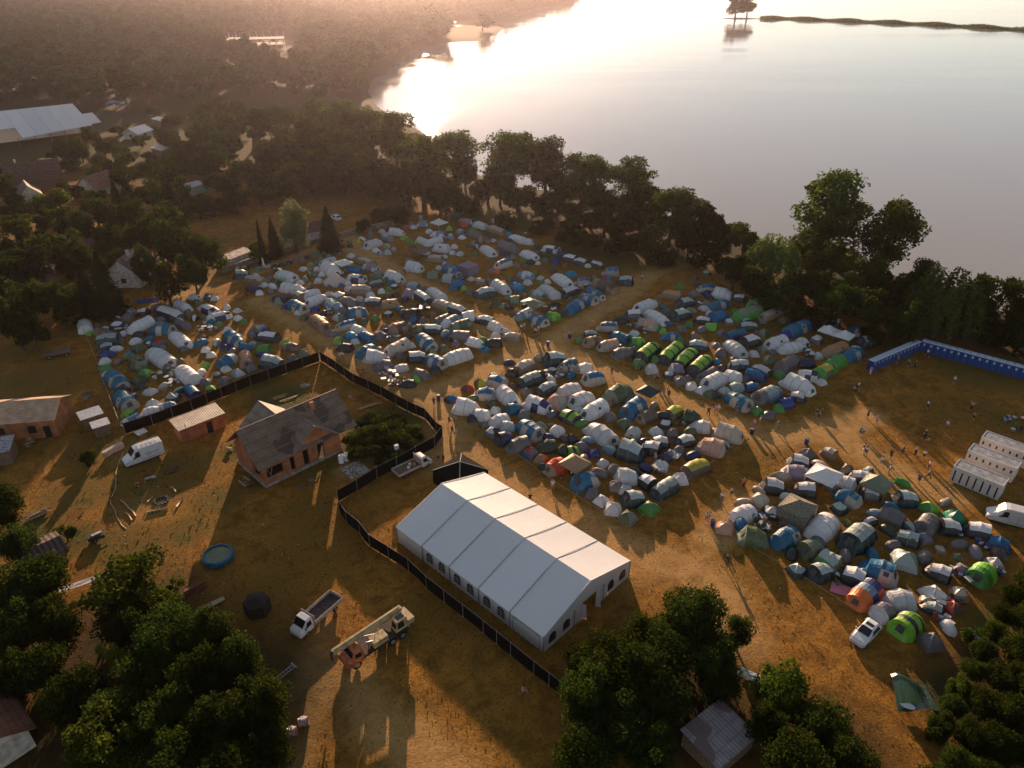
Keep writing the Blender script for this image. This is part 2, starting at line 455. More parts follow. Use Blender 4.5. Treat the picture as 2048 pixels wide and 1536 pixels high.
def seg_d(X, Y, pts):
    d = np.full(X.shape, 1e9)
    for (a, b) in zip(pts[:-1], pts[1:]):
        vx, vy = b[0]-a[0], b[1]-a[1]
        t = np.clip(((X-a[0])*vx+(Y-a[1])*vy)/(vx*vx+vy*vy+1e-9), 0, 1)
        d = np.minimum(d, np.hypot(X-a[0]-t*vx, Y-a[1]-t*vy))
    return d
def sm(x, a, b):
    t = np.clip((x-a)/(b-a), 0, 1); return t*t*(3-2*t)

def axis_lines(lo, hi, fine_lo, fine_hi, step, grow):
    a = list(np.arange(fine_lo, fine_hi+.01, step))
    s = step; x = fine_hi
    while x < hi: s *= grow; x += s; a.append(min(x, hi))
    s = step; x = fine_lo
    while x > lo: s *= grow; x -= s; a.insert(0, max(x, lo))
    return np.array(a)
xs = axis_lines(-1500, 1500, -150, 150, 1.5, 1.06)
ys = axis_lines(-60, 2900, 24, 260, 1.5, 1.05)
X, Y = np.meshgrid(xs, ys)
sdv = lake_sd(X, Y)
def fb(X, Y, s):
    return (np.sin(X/s+1.3*np.sin(Y/s*.7))+np.sin(Y/s*1.3+1.7*np.sin(X/s*.6+1))+np.sin((X+Y)/s*.45+2))/3
Z = 0.05*fb(X, Y, 5.0)*sm(-sdv, 6, 30)
Z = np.where(sdv > -5, -1.0*sm(sdv, -5, 1)-1.6*sm(sdv, 1, 16), Z)
# spit of reeds far out
P2 = lambda pts: [tuple(G(x, y).xy) for x, y in pts]
# colour zones: R = green growth, G = worn pale track, B = dark wood floor, painted shore shade, darkened meadow
def blobs(lst):
    o = np.zeros(X.shape)
    for (px, py, r, s) in lst:
        c = G(px, py)
        o = np.maximum(o, s*(1-sm(np.hypot(X-c.x, Y-c.y), r*.3, r)))
    return o
green = blobs([(300,960,14,.55),(200,900,10,.55),(150,990,9,.6),(640,1090,12,.4),(540,1180,9,.4),(100,760,14,.5),(250,1090,8,.6),(880,1240,9,.35),(1950,830,14,.35),(620,1020,8,.45),(560,800,9,.9),(520,760,7,.8),(760,860,9,1),(800,830,8,.8),(700,900,6,.8),(430,1000,6,.6),(380,1060,5,.6),(520,960,4,.8),(470,900,4,.8),
               (150,1080,6,.7),(60,1060,6,.7),(330,1070,5,.5),(630,940,7,.5),(350,1170,5,.5),(30,420,14,.5),(100,660,10,.4),(40,700,9,.5),(380,640,8,.3),
               (1180,505,24,.7),(1000,440,26,.8),(1300,520,16,.6),(1400,640,8,.4),(1560,640,14,.7),(1750,690,12,.7),(1950,740,14,.6),(1900,1400,6,.8),(1990,1250,5,.7)])
green = np.maximum(green, .95*sm(sdv, -34, -8)*(X > -60))
far = sm(Y, 230, 300)
green = np.maximum(green, .8*far)
tracks = [([(470,560),(700,470),(760,520),(900,600)],3),([(520,600),(700,700),(850,790),(890,860),(940,920),(1060,1000),(1250,1090),(1420,1150),(1480,1280)],4.5),
          ([(880,780),(1020,720),(1130,670),(1250,590),(1330,530),(1400,520)],4),([(700,500),(900,610),(1040,700)],3.5),([(1100,690),(1250,760),(1420,830),(1540,880),(1640,860),(1740,830)],4),
          ([(1500,1000),(1430,1080)],4),([(1640,850),(1780,940),(1900,990)],4),([(640,300),(560,380),(440,410)],1.5),
          ([(440,560),(300,620),(200,640)],3),([(640,1250),(620,1400),(560,1536)],3),([(700,1350),(760,1450),(900,1560)],4)]
trk = np.zeros(X.shape)
for pts, wd in tracks:
    trk = np.maximum(trk, 1-sm(seg_d(X, Y, P2(pts))+.8*fb(X, Y, 2.3), wd*.35, wd))
trk = np.maximum(trk, blobs([(900,830,9,.8),(880,920,7,.9),(1000,980,7,.8),(1250,1120,7,.7),(300,1010,5,.5),(250,900,5,.4),(690,940,2.5,1),(1040,720,6,.7)]))
woods_and_shade = np.maximum(sm(Y, 300, 380)*(sdv < 0)*(X < 200), blobs([(250,1300,16,1),(450,1420,16,1),(150,1450,12,1),(1350,1400,14,1),(1650,1500,10,.9),(2000,1400,12,.9),(300,500,20,.6),(120,540,14,.6),(650,330,40,.7),(750,370,30,.6)]))
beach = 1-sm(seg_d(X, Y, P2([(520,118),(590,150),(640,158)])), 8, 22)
woods_and_shade = np.maximum(woods_and_shade, .85*sm(sdv, -42, -20)*(Y < 300)*(X > -40)*(X < 260))  # shade painted into the shore ground where no tree shadow falls
woods_and_shade = np.maximum(woods_and_shade, .72*sm(Y, 205, 270)*(X < 0))  # village meadow darkened as well, not wood floor
woods_and_shade *= (1-beach)
nx, ny = len(xs), len(ys)
me = bpy.data.meshes.new("ground")
verts = np.stack([X, Y, Z], -1).reshape(-1, 3)
idx = np.arange(nx*ny).reshape(ny, nx)
quads = np.stack([idx[:-1,:-1], idx[:-1,1:], idx[1:,1:], idx[1:,:-1]], -1).reshape(-1, 4)
me.from_pydata(verts.tolist(), [], quads.tolist())
me.polygons.foreach_set('use_smooth', [True]*len(me.polygons))
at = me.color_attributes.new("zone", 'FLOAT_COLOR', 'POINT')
zc = np.stack([green, np.maximum(trk, beach), woods_and_shade, np.ones_like(X)], -1).reshape(-1).astype(np.float32)
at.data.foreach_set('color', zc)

def groundmat():
    m, t, out = nodes("dry_grass")
    b = N(t, "ShaderNodeBsdfPrincipled"); b.inputs['Roughness'].default_value = .95; b.inputs['Specular IOR Level'].default_value = .1
    tc = N(t, "ShaderNodeTexCoord"); at = N(t, "ShaderNodeAttribute"); at.attribute_name = "zone"
    sp = N(t, "ShaderNodeSeparateColor"); t.links.new(at.outputs['Color'], sp.inputs[0])
    def noise(scale, detail=6, dist=0, rough=.6):
        n = N(t, "ShaderNodeTexNoise"); n.inputs['Scale'].default_value = scale; n.inputs['Detail'].default_value = detail
        n.inputs['Distortion'].default_value = dist; n.inputs['Roughness'].default_value = rough
        t.links.new(tc.outputs['Object'], n.inputs['Vector']); return n.outputs[0]
    def rng(src, a, b_, lo=0, hi=1):
        r = N(t, "ShaderNodeMapRange"); r.inputs[1].default_value=a; r.inputs[2].default_value=b_; r.inputs[3].default_value=lo; r.inputs[4].default_value=hi
        t.links.new(src, r.inputs[0]); return r.outputs[0]
    def mix(f, a, b_):
        x = N(t, "ShaderNodeMix", data_type='RGBA')
        if isinstance(f, float): x.inputs[0].default_value = f
        else: t.links.new(f, x.inputs[0])
        for k, v in ((6,a),(7,b_)):
            if isinstance(v, tuple): x.inputs[k].default_value = c4(v)
            else: t.links.new(v, x.inputs[k])
        return x.outputs[2]
    def math_(op, a, b_):
        x = N(t, "ShaderNodeMath", operation=op)
        for k, v in ((0,a),(1,b_)):
            if isinstance(v, (int,float)): x.inputs[k].default_value = v
            else: t.links.new(v, x.inputs[k])
        return x.outputs[0]
    big, mid, fine = noise(.07, 5, .5), noise(.45, 8, .8, .7), noise(3.2, 8, .3, .75)
    vfine = noise(9.0, 4, 0, .8)
    straw, brown, olive = (.40,.185,.030), (.16,.072,.012), (.115,.09,.016)
    c = mix(rng(mid, .36, .64), brown, straw)
    c = mix(rng(big, .45, .68, 0, .55), c, olive)
    c = mix(rng(fine, .3, .5, .75, 0), c, (.065,.034,.01))
    c = mix(rng(fine, .55, .75, 0, .55), c, (.5,.28,.10))
    trf = math_('MULTIPLY', sp.outputs[1], rng(math_('ADD', mid, math_('MULTIPLY', fine, .5)), .5, .85, .25, 1))
    c = mix(trf, c, (.47,.27,.10))
    gf = math_('MULTIPLY', rng(math_('ADD', sp.outputs[0], math_('MULTIPLY', math_('SUBTRACT', mid, .5), 1.6)), .3, .8), rng(fine, .25, .6, .5, 1))
    c = mix(gf, c, mix(rng(vfine, .35, .65), (.03,.04,.01), (.085,.1,.022)))
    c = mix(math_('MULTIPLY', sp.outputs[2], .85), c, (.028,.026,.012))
    vo = N(t, 'ShaderNodeTexVoronoi'); vo.inputs['Scale'].default_value = 2.1; t.links.new(tc.outputs['Object'], vo.inputs['Vector'])
    c = mix(math_('MULTIPLY', rng(vo.outputs['Distance'], .12, .3, 1, 0), rng(mid, .45, .6)), c, (.045,.026,.009))
    t.links.new(c, b.inputs['Base Color'])
    hgt = math_('ADD', math_('MULTIPLY', fine, 1.6), math_('ADD', math_('MULTIPLY', vfine, .5), math_('MULTIPLY', mid, 1.2)))
    bn = N(t, "ShaderNodeBump"); bn.inputs['Strength'].default_value = .8; bn.inputs['Distance'].default_value = .16
    t.links.new(hgt, bn.inputs['Height']); t.links.new(bn.outputs[0], b.inputs['Normal'])
    t.links.new(b.outputs[0], out.inputs[0])
    return m
me.materials.append(groundmat())
me.update()
link("ground", me, kind='structure')

def watermat():
    m, t, out = nodes("lake_water")
    b = N(t, "ShaderNodeBsdfPrincipled")
    b.inputs['Base Color'].default_value = (.31,.28,.265,1)
    b.inputs['Roughness'].default_value = .045; b.inputs['IOR'].default_value = 1.33
    b.inputs['Specular IOR Level'].default_value = .5
    tc = N(t, "ShaderNodeTexCoord")
    mp = N(t, "ShaderNodeMapping"); mp.inputs['Scale'].default_value = (1,1.6,1)
    t.links.new(tc.outputs['Object'], mp.inputs[0])
    n1 = N(t, "ShaderNodeTexNoise"); n1.inputs['Scale'].default_value = .9; n1.inputs['Detail'].default_value = 3
    n2 = N(t, "ShaderNodeTexNoise"); n2.inputs['Scale'].default_value = .012; n2.inputs['Detail'].default_value = 4; n2.inputs['Distortion'].default_value = 1.2
    t.links.new(mp.outputs[0], n1.inputs[0]); t.links.new(mp.outputs[0], n2.inputs[0])
    mp2 = N(t, 'ShaderNodeMapping'); mp2.inputs['Scale'].default_value = (.35,1.5,1); t.links.new(tc.outputs['Object'], mp2.inputs[0]); t.links.new(mp2.outputs[0], n2.inputs[0])
    rr_ = N(t, 'ShaderNodeMapRange'); rr_.inputs[1].default_value=.38; rr_.inputs[2].default_value=.62; rr_.inputs[3].default_value=.02; rr_.inputs[4].default_value=.07
    t.links.new(n2.outputs[0], rr_.inputs[0]); t.links.new(rr_.outputs[0], b.inputs['Roughness'])
    r = N(t, "ShaderNodeMapRange"); r.inputs[1].default_value=.42; r.inputs[2].default_value=.6; r.inputs[3].default_value=.03; r.inputs[4].default_value=.12
    t.links.new(n2.outputs[0], r.inputs[0])
    bn = N(t, "ShaderNodeBump"); bn.inputs['Distance'].default_value = .35
    t.links.new(r.outputs[0], bn.inputs['Strength']); t.links.new(n1.outputs[0], bn.inputs['Height'])
    t.links.new(bn.outputs[0], b.inputs['Normal'])
    t.links.new(b.outputs[0], out.inputs[0])
    return m
WM = MB()
lo_ = [(-260,120),(1490,120),(1490,2890),(-260,2890)]
WM.add([(x,y,-.75) for x,y in lo_], [(0,1,2,3)])
WM.build("lake_water", watermat(), kind='structure')

if HAZE:
    hm, ht, hout = nodes("haze_air")
    hv = N(ht, "ShaderNodeVolumePrincipled")
    hv.inputs['Color'].default_value = (.95,.82,.92,1)
    hv.inputs['Density'].default_value = .000065
    hv.inputs['Anisotropy'].default_value = .82
    ht.links.new(hv.outputs[0], hout.inputs['Volume'])
    hb = MB().box(-1560,1560,-110,2960,-4.2,72)
    hz = hb.build("haze", hm, kind='stuff')

# ------------------------------------------------------------------ trees
RNG = np.random.default_rng(7)
LEAF = dict(
    shore=leafmat("leaf_shore", (.028,.05,.009), (.075,.10,.015), .55),
    oak=leafmat("leaf_oak", (.017,.030,.006), (.05,.07,.011), .52),
    bright=leafmat("leaf_bright", (.032,.058,.008), (.09,.115,.014), .52),
    gold=leafmat("leaf_gold", (.15,.14,.02), (.2,.18,.03), .45),
    pale=leafmat("leaf_pale", (.10,.12,.055), (.20,.21,.10), .45),
    willow=leafmat("leaf_willow", (.055,.085,.018), (.10,.13,.03), .45),
    dark=leafmat("leaf_conifer", (.012,.020,.008), (.026,.036,.012), .25),
    forest=leafmat("leaf_forest", (.018,.044,.014), (.042,.075,.02), .48))
BARK = paint("bark", (.08,.055,.035), .9, .3, 6, .6)

def leaves_mesh(name, pos, nrm, size, mat, droop=0.0, aspect=1.0):
    n = len(pos)
    nrm = nrm/np.linalg.norm(nrm, axis=1, keepdims=True)
    r = RNG.normal(size=(n,3)); a = np.cross(nrm, r); a /= np.linalg.norm(a, axis=1, keepdims=True)
    b = np.cross(nrm, a)
    s = (size*RNG.uniform(.6,1.3,size=(n,1)))*.5
    q = np.stack([pos-a*s, pos-b*s*aspect*.75, pos+a*s, pos+b*s*aspect*.75], 1)
    if droop: q[:,0,2] -= droop*s[:,0]; 
    m = bpy.data.meshes.new(name)
    m.vertices.add(4*n); m.vertices.foreach_set('co', q.reshape(-1).astype(np.float32))
    m.loops.add(4*n); m.loops.foreach_set('vertex_index', np.arange(4*n, dtype=np.int32))
    m.polygons.add(n); m.polygons.foreach_set('loop_start', np.arange(0,4*n,4,dtype=np.int32)); m.polygons.foreach_set('loop_total', np.full(n,4,np.int32))
    m.materials.append(mat)
    m.update(calc_edges=True)
    return m

def rdir(n, up=.25):
    d = RNG.normal(size=(n,3)); d[:,2] += up
    return d/np.linalg.norm(d, axis=1, keepdims=True)

def broad(name, H, R, n, leaf, mat, crown_lo=.25, lobes=18, seed=1):
    """crown made of leaf faces gathered round limbs' ends; unit metres"""
    global RNG
    RNG = np.random.default_rng(seed)
    zc = H*(crown_lo+1)/2; rz = H*(1-crown_lo)/2
    L = []
    for i in range(lobes):
        d = rdir(1, .15)[0]; k = RNG.uniform(.35,.8)
        rr = RNG.uniform(.2,.4)*R
        L.append((d[0]*R*k, d[1]*R*k, zc+d[2]*rz*min(k*1.05,.85), rr))
    L = np.array(L)
    pk = RNG.choice(lobes, n, p=(L[:,3]**2)/np.sum(L[:,3]**2))
    d = rdir(n, .2); rad = L[pk,3]*RNG.uniform(.55,1.08,n)**.6
    # twiggy outline
    rad *= 1+.16*np.sin(d[:,0]*9+pk)+.12*np.sin(d[:,1]*11+pk*2)
    pos = L[pk,:3]+d*rad[:,None]*np.array([1,1,.85])
    nr = d*.8+RNG.normal(size=(n,3))*.75; nr[:,2] += .25
    cm = leaves_mesh(name+"_crown", pos, nr, leaf, mat)
    tb = MB()
    tr = R*.06+.05
    bend = RNG.uniform(-.04,.04,2)*H
    tb.tube([(0,0,-.3),(0,0,.1*H),(bend[0],bend[1],zc*.75),(bend[0]*1.5,bend[1]*1.5,H*.82)], [tr*1.35,tr,tr*.7,tr*.15], 7)
    for i in range(min(9, lobes)):
        t = Vector(L[i,:3])
        s = Vector((bend[0]*.7, bend[1]*.7, H*RNG.uniform(.22,.5)))
        mid = s.lerp(t, .5)+Vector((0,0,R*.08))
        tb.tube([s, mid, t], [tr*.5,tr*.32,tr*.08], 5)
    return cm, tb.mesh(name+"_trunk", BARK, True)

def conifer(name, H, R, n, leaf, mat, seed=1):
    global RNG
    RNG = np.random.default_rng(seed)
    z = RNG.uniform(0,1,n)**1.25
    tier = np.floor(z*14)/14
    ang = RNG.uniform(0,2*np.pi,n)
    sp = .75+.25*np.sin(ang*7+tier*40)
    rr = R*(1-z)**.85*sp*RNG.uniform(.35,1,n)**.5*(1-.45*((z*14)%1))
    pos = np.stack([np.cos(ang)*rr, np.sin(ang)*rr, H*.1+z*H*.9-rr*.18], 1)
    nr = np.stack([np.cos(ang), np.sin(ang), np.full(n,.8)],1)+RNG.normal(size=(n,3))*.5
    cm = leaves_mesh(name+"_crown", pos, nr, leaf, mat)
    tb = MB().tube([(0,0,-.3),(0,0,H*.5),(0,0,H*.96)], [R*.09+.05,R*.05+.03,.02], 6)
    return cm, tb.mesh(name+"_trunk", BARK, True)

def willow(name, H, R, n, leaf, mat, seed=1):
    global RNG
    RNG = np.random.default_rng(seed)
    k = 150
    a = RNG.uniform(0,2*np.pi,k); r0 = R*RNG.uniform(.2,1,k)**.6
    top = H*(1-.42*(r0/R)**2)*RNG.uniform(.9,1.02,k); ln = top*RNG.uniform(.35,.85,k)
    pk = RNG.integers(0,k,n); t = RNG.uniform(0,1,n)
    x = np.cos(a[pk])*(r0[pk]+.12*R*np.sin(t*1.6))+RNG.normal(size=n)*.22
    y = np.sin(a[pk])*(r0[pk]+.12*R*np.sin(t*1.6))+RNG.normal(size=n)*.22
    z = top[pk]-ln[pk]*t
    pos = np.stack([x,y,z],1)
    nr = np.stack([np.cos(a[pk]),np.sin(a[pk]),np.full(n,.5)],1)+RNG.normal(size=(n,3))*.6
    cm = leaves_mesh(name+"_crown", pos, nr, leaf, mat)
    tb = MB().tube([(0,0,-.3),(.1,0,H*.3),(0,.2,H*.75)], [R*.12,R*.09,R*.03], 7)
    for i in range(6):
        q = i*1.05; tb.tube([(0,0,H*.3),(math.cos(q)*R*.35,math.sin(q)*R*.35,H*.7)], [R*.05,.03], 5)
    return cm, tb.mesh(name+"_trunk", BARK, True)

TREE = {}      # kind -> (H, R, [(crown, trunk)...], look, node name, category)
def reg(kind, H, R, variants, look, name, cat): TREE[kind] = (H, R, variants, look, name, cat)
reg('big', 18, 7.2, [broad("big%d"%s, 18, 7.2, 8500, .62, LEAF['shore'], .12, 34, s) for s in (11,12,13)], "tall round-crowned broadleaf tree", "broadleaf_tree", "tree")
reg('near', 9, 4.4, [broad("near%d"%s, 9, 4.4, 12000, .32, LEAF['oak'], .05, 44, s) for s in (21,22,23)], "leafy dark green broadleaf tree", "broadleaf_tree", "tree")
reg('nearb', 8, 4.0, [broad("nearb%d"%s, 8, 4, 9500, .34, LEAF['bright'], .08, 30, s) for s in (24,25)], "bright green leafy tree", "broadleaf_tree", "tree")
reg('gold', 6, 2.2, [broad("gold", 6, 2.2, 4000, .24, LEAF['gold'], .2, 9, 31)], "yellow-green young tree", "broadleaf_tree", "tree")
reg('mid', 10, 4.6, [broad("mid%d"%s, 10, 4.6, 5000, .5, LEAF['oak'], .12, 18, s) for s in (41,42,43)], "dark green bushy tree", "broadleaf_tree", "tree")
reg('midb', 9, 4.2, [broad("midb%d"%s, 9, 4.2, 4500, .48, LEAF['bright'], .12, 16, s) for s in (44,45)], "light green bushy tree", "broadleaf_tree", "tree")
reg('pale', 12, 5.0, [broad("pale", 12, 5, 8500, .42, LEAF['pale'], -.05, 26, 51)], "pale silvery-leaved tree", "broadleaf_tree", "tree")
reg('bush', 3.4, 2.6, [broad("bush%d"%s, 3.4, 2.6, 2600, .3, LEAF['oak'], .0, 11, s) for s in (61,62)], "low dark green bush", "bush", "bush")
reg('bushb', 3.0, 2.3, [broad("bushb", 3, 2.3, 2400, .3, LEAF['bright'], .0, 10, 63)], "low light green bush", "bush", "bush")
reg('wil', 14, 6, [willow("willow%d"%s, 14, 6, 9000, .5, LEAF['willow'], s) for s in (71,72)], "drooping willow tree", "willow_tree", "tree")
reg('con', 12, 3, [conifer("con%d"%s, 12, 3.6, 4800, .5, LEAF['dark'], s) for s in (81,82)], "dark pointed conifer", "conifer_tree", "tree")
reg('for', 17, 5.6, [broad("for%d"%s, 17, 5.6, 2600, 1.05, LEAF['forest'], .08, 18, s) for s in (91,92,93)], "tall tree of the wood", "forest_tree", "tree")

tcount = [0]
trnd = random.Random(5)
def tree(kind, p, h, width, group, look=None):
    H, R, vs, lk, nm, cat = TREE[kind]
    i = tcount[0]; tcount[0] += 1
    cm, tm = vs[i % len(vs)]
    t = thing(nm, (p.x, p.y, 0), trnd.uniform(0, 6.28))
    sz = h/H; sx = width/(2*R)
    t.scale = (sx, sx, sz)
    link("crown", cm, t); link("trunk", tm, t)
    auto(t, look or lk, cat, group)
    return t
def tree_c(kind, cx, cy, wpx, h, group, look=None):
    """crown centre and crown width as seen in the photograph, height in metres"""
    p = G(cx, cy, h*.58)
    return tree(kind, p, h, wpx*depth(p)/FPX, group, look)

# grass tufts and trodden litter on the open ground (nobody could count them)
def scatter(name, n, box, size, mat, label, test, upright=True, seed=1):
    r = np.random.default_rng(seed)
    x = r.uniform(box[0], box[1], n); y = r.uniform(box[2], box[3], n)
    keep = test(x, y, r)
    x, y = x[keep], y[keep]; k = len(x)
    gx = np.clip(np.searchsorted(xs, x), 1, nx-1); gy = np.clip(np.searchsorted(ys, y), 1, ny-1)
    z = Z[gy, gx]
    global RNG
    RNG = np.random.default_rng(seed+50)
    pos = np.stack([x, y, z+(size*.3 if upright else .03)], 1)
    nr = RNG.normal(size=(k,3)); nr[:,2] = nr[:,2]*.25 if upright else np.abs(nr[:,2])+2
    return link(name, leaves_mesh(name, pos, nr, size, mat, 0, .8), kind='stuff', label=label)
def zone_at(A, x, y): return A[np.clip(np.searchsorted(ys, y), 1, ny-1), np.clip(np.searchsorted(xs, x), 1, nx-1)]
scatter("grass_tufts", 42000, (-75,75,36,125), .19, leafmat("dry_tuft", (.16,.08,.016), (.34,.18,.035), .45), "dry grass tufts on the open field",
        lambda x, y, r: (fb(x, y, 3.1)+.7*fb(y, x, 1.3) > r.uniform(-1.2, 1.6, len(x))) & (zone_at(trk, x, y) < .35) & (np.abs(x) < y*.75+8), True, 3)
scatter("weeds", 26000, (-80,80,36,150), .34, leafmat("green_weed", (.03,.05,.008), (.08,.10,.018), .45), "green weeds in the yard and field",
        lambda x, y, r: (zone_at(green, x, y)*(.6+.5*fb(x, y, 1.9)) > r.uniform(.1, .9, len(x))) & (np.abs(x) < y*.75+8), True, 4)
scatter("litter", 2600, (-60,75,60,165), .2, paint("litter_scraps", (.5,.47,.42), .8, .6, 1.5, dirt=(.08,.07,.06)), "scraps of litter on the trampled ground",
        lambda x, y, r: (r.uniform(0, 1, len(x)) < .5+.5*fb(x, y, 9)), False, 5)
def inside(p, poly):
    c = False; n = len(poly)
    for i in range(n):
        (x1,y1),(x2,y2) = poly[i], poly[(i+1)%n]
        if (y1 > p[1]) != (y2 > p[1]) and p[0] < (x2-x1)*(p[1]-y1)/(y2-y1)+x1: c = not c
    return c

# ------------------------------------------------------------------ where the trees stand
SHORE = "trees along the lake shore"
for k, cx, cy, wp, h in [
    ('big',1025,312,150,20),('big',1092,328,115,18),('big',1165,352,115,19),('mid',1130,375,70,12),('mid',1205,400,80,11),('mid',1000,365,70,12),('big',1265,362,115,17),('mid',1285,415,130,13),
    ('big',1345,420,130,16),('mid',1395,440,90,12),('mid',1440,460,75,10),('midb',1490,475,85,10),('wil',1548,510,105,13),
    ('big',1668,420,165,22),('big',1788,460,130,20),('mid',1612,490,90,12),('midb',1722,540,110,12),('mid',1650,520,90,12),
    ('wil',1893,590,140,15),('midb',1975,590,90,11),('mid',2040,600,100,11),('mid',2120,630,120,12),('mid',1940,610,80,9),('mid',2080,640,90,9),('mid',2010,645,90,8),('big',1845,560,70,11),
    ('big',905,305,120,19),('big',845,315,110,18),('big',790,275,115,20),('big',735,255,110,20),('big',680,245,110,20),('big',628,240,100,18)]:
    tree_c(k, cx, cy, wp, h, SHORE)
UNDER = "bushes and small trees in the shore thicket"
for k, cx, cy, wp, h in [
    ('mid',975,375,80,9),('mid',1035,395,95,8),('mid',1100,410,95,8),('mid',1160,430,95,8),('mid',1210,440,90,8),
    ('mid',1170,480,85,6),('mid',1245,475,95,8),('midb',1310,480,95,8),('mid',1380,480,85,9),('mid',1435,500,70,7),('bushb',1265,440,50,5),
    ('mid',1610,570,90,8),('mid',1680,600,110,9),('mid',1750,620,100,9),('mid',1815,640,90,9),('mid',1885,628,80,7),('mid',1470,540,75,8),
    ('mid',1510,565,80,8),('mid',1560,585,90,8),('mid',1940,640,80,6),('bush',1990,672,70,4),('bush',2050,690,70,4),('bush',2110,700,70,4),('bush',1650,640,60,4),
    ('bush',940,410,70,5),('bush',1080,450,60,4),('bush',1010,440,60,4),('bush',1130,470,50,3.5),('bush',1330,515,60,3.5),('bush',1400,520,50,3.5),
    ('bushb',1500,520,60,5),('midb',1700,580,80,9),('mid',1785,590,85,8),('mid',1835,600,80,8),('mid',1640,575,80,8),('bush',1810,560,60,5),('bush',1860,590,60,5),('bush',1760,555,50,5),('midb',1440,470,60,8),('bush',1750,665,60,4),('bush',1600,620,55,4)]:
    tree_c(k, cx, cy, wp, h, UNDER)
BELT = "trees of the belt behind the campsite"
for k, cx, cy, wp, h in [
    ('mid',880,370,100,13),('mid',815,360,120,14),('mid',750,345,110,14),('mid',690,335,110,14),('mid',640,330,100,13),('mid',590,300,110,15),
    ('mid',540,310,90,12),('for',560,240,80,17),('for',500,250,90,16),('for',450,290,90,14),('mid',500,345,90,11),('mid',450,365,80,9),('mid',570,360,100,11),
    ('mid',620,348,110,10),('mid',690,342,110,10),('mid',760,365,100,9),('mid',845,380,90,8),('mid',890,400,80,8),('midb',520,385,80,6),('mid',470,400,80,7),
    ('mid',405,330,90,10),('mid',360,300,60,8),('midb',355,285,50,7),('mid',400,265,80,13),('mid',620,275,90,16),('mid',670,290,90,16),('mid',720,300,90,15),
    ('mid',930,345,60,10),('bush',420,420,70,4),('bushb',400,400,60,4),('bush',365,425,60,3.5),('bush',800,430,60,4)]:
    tree_c(k, cx, cy, wp, h, BELT)
VIL = "trees in the village gardens"
for k, cx, cy, wp, h in [
    ('midb',108,405,95,9),('midb',35,450,75,8),('mid',60,520,120,10),('mid',130,500,90,9),('con',205,560,80,11),('con',170,575,60,9),('mid',150,520,80,8),
    ('mid',350,490,120,11),('mid',400,505,100,9),('mid',320,445,100,10),('con',255,385,50,9),('con',232,395,45,9),('mid',300,385,70,8),('con',335,385,55,10),('midb',185,390,55,5),
    ('mid',270,430,70,8),('mid',215,430,80,8),('midb',405,400,40,4),('mid',60,600,90,9),('mid',25,640,80,9),('mid',120,600,70,8),('midb',145,590,45,7),
    ('pale',583,440,80,15),('con',545,470,40,8),('con',655,452,60,9),('midb',517,500,42,6),('con',520,480,24,9),('bush',765,432,60,4.5),('bush',722,450,40,3.5),
    ('mid',100,330,45,5),('mid',135,300,60,8),('bush',60,330,50,3),('mid',0,370,60,7),('bush',140,330,50,3),('con',110,345,30,5),('mid',220,335,50,6),('mid',240,300,45,5),
    ('midb',282,280,40,5),('bush',300,310,40,3),('mid',180,270,40,6),('mid',160,300,50,6),('bush',60,415,60,3),('bush',20,420,60,3),('mid',290,530,60,8),('mid',330,560,60,8),
    ('mid',385,545,70,8),('midb',200,500,50,6),('mid',0,560,70,9),('mid',255,475,60,7),('mid',165,450,60,7),('mid',15,590,70,8),('mid',60,470,70,7),('mid',330,275,50,7),('mid',360,330,55,7),('mid',245,320,45,6),('mid',205,290,45,6),('mid',300,335,50,6),('mid',340,320,45,6),('mid',400,300,60,9),('mid',430,330,60,9),('mid',450,250,60,10),('mid',480,230,60,10),('mid',265,345,40,5),('bush',185,345,40,3.5),('bush',225,285,36,3),('bush',350,240,50,4),('bush',310,220,50,4),('mid',400,230,60,10),('mid',440,215,60,11),('mid',150,385,50,5),('mid',20,340,50,5),('mid',260,410,50,6),('mid',330,400,60,7),('mid',360,380,50,7),('mid',90,440,50,6),('mid',215,470,50,6),('bush',130,370,40,3),('mid',350,450,60,8),('midb',300,350,40,5),('bush',240,260,40,3),('bush',350,270,40,4),('mid',0,500,60,7),('mid',200,540,50,6),('mid',130,440,60,7),('mid',180,410,50,5),('mid',85,350,40,4),('mid',240,350,50,6),('mid',330,350,60,8),('mid',30,400,50,5),('bush',200,320,40,3),('bush',110,310,40,3),('mid',300,470,60,8),('mid',240,520,50,6),('mid',100,590,60,7),('mid',190,620,40,5),('mid',60,660,70,6),
    ('bush',175,915,30,2.4),('bushb',176,912,28,2.6),('bush',160,640,30,2)]:
    tree_c(k, cx, cy, wp, h*(1.28 if k in ('mid','con') and h > 5 else 1), VIL)  # taller bushy trees and conifers, stretched so their shadows reach the yard
GROVE = "trees of the dark grove in the front left"
for k, cx, cy, wp, h in [
    ('nearb',250,1165,190,8),('near',60,1170,150,8),('near',20,1255,110,8),('near',110,1240,120,7),('gold',235,1310,75,6),('near',340,1270,140,8),('near',425,1265,110,8),
    ('near',470,1320,110,8),('near',515,1400,140,9),('near',400,1350,120,8),('nearb',185,1490,170,8),('near',320,1430,130,8),('near',440,1450,140,8),('near',540,1490,100,7),
    ('near',300,1350,130,7),('near',150,1390,140,7),('near',0,1010,90,8),('near',30,1080,90,7),('near',-30,1160,90,8),('near',80,1330,120,7),('near',250,1240,120,7),
    ('near',340,1530,150,8),('near',470,1540,140,8),('near',20,1350,100,7),('bushb',345,1170,40,2),('bush',480,1300,60,3),('nearb',345,1225,80,5),('bushb',130,1065,45,2.5),('near',225,1420,130,7)]:
    tree_c(k, cx, cy, wp, h, GROVE)
GR2 = "trees in front of the large white marquee"
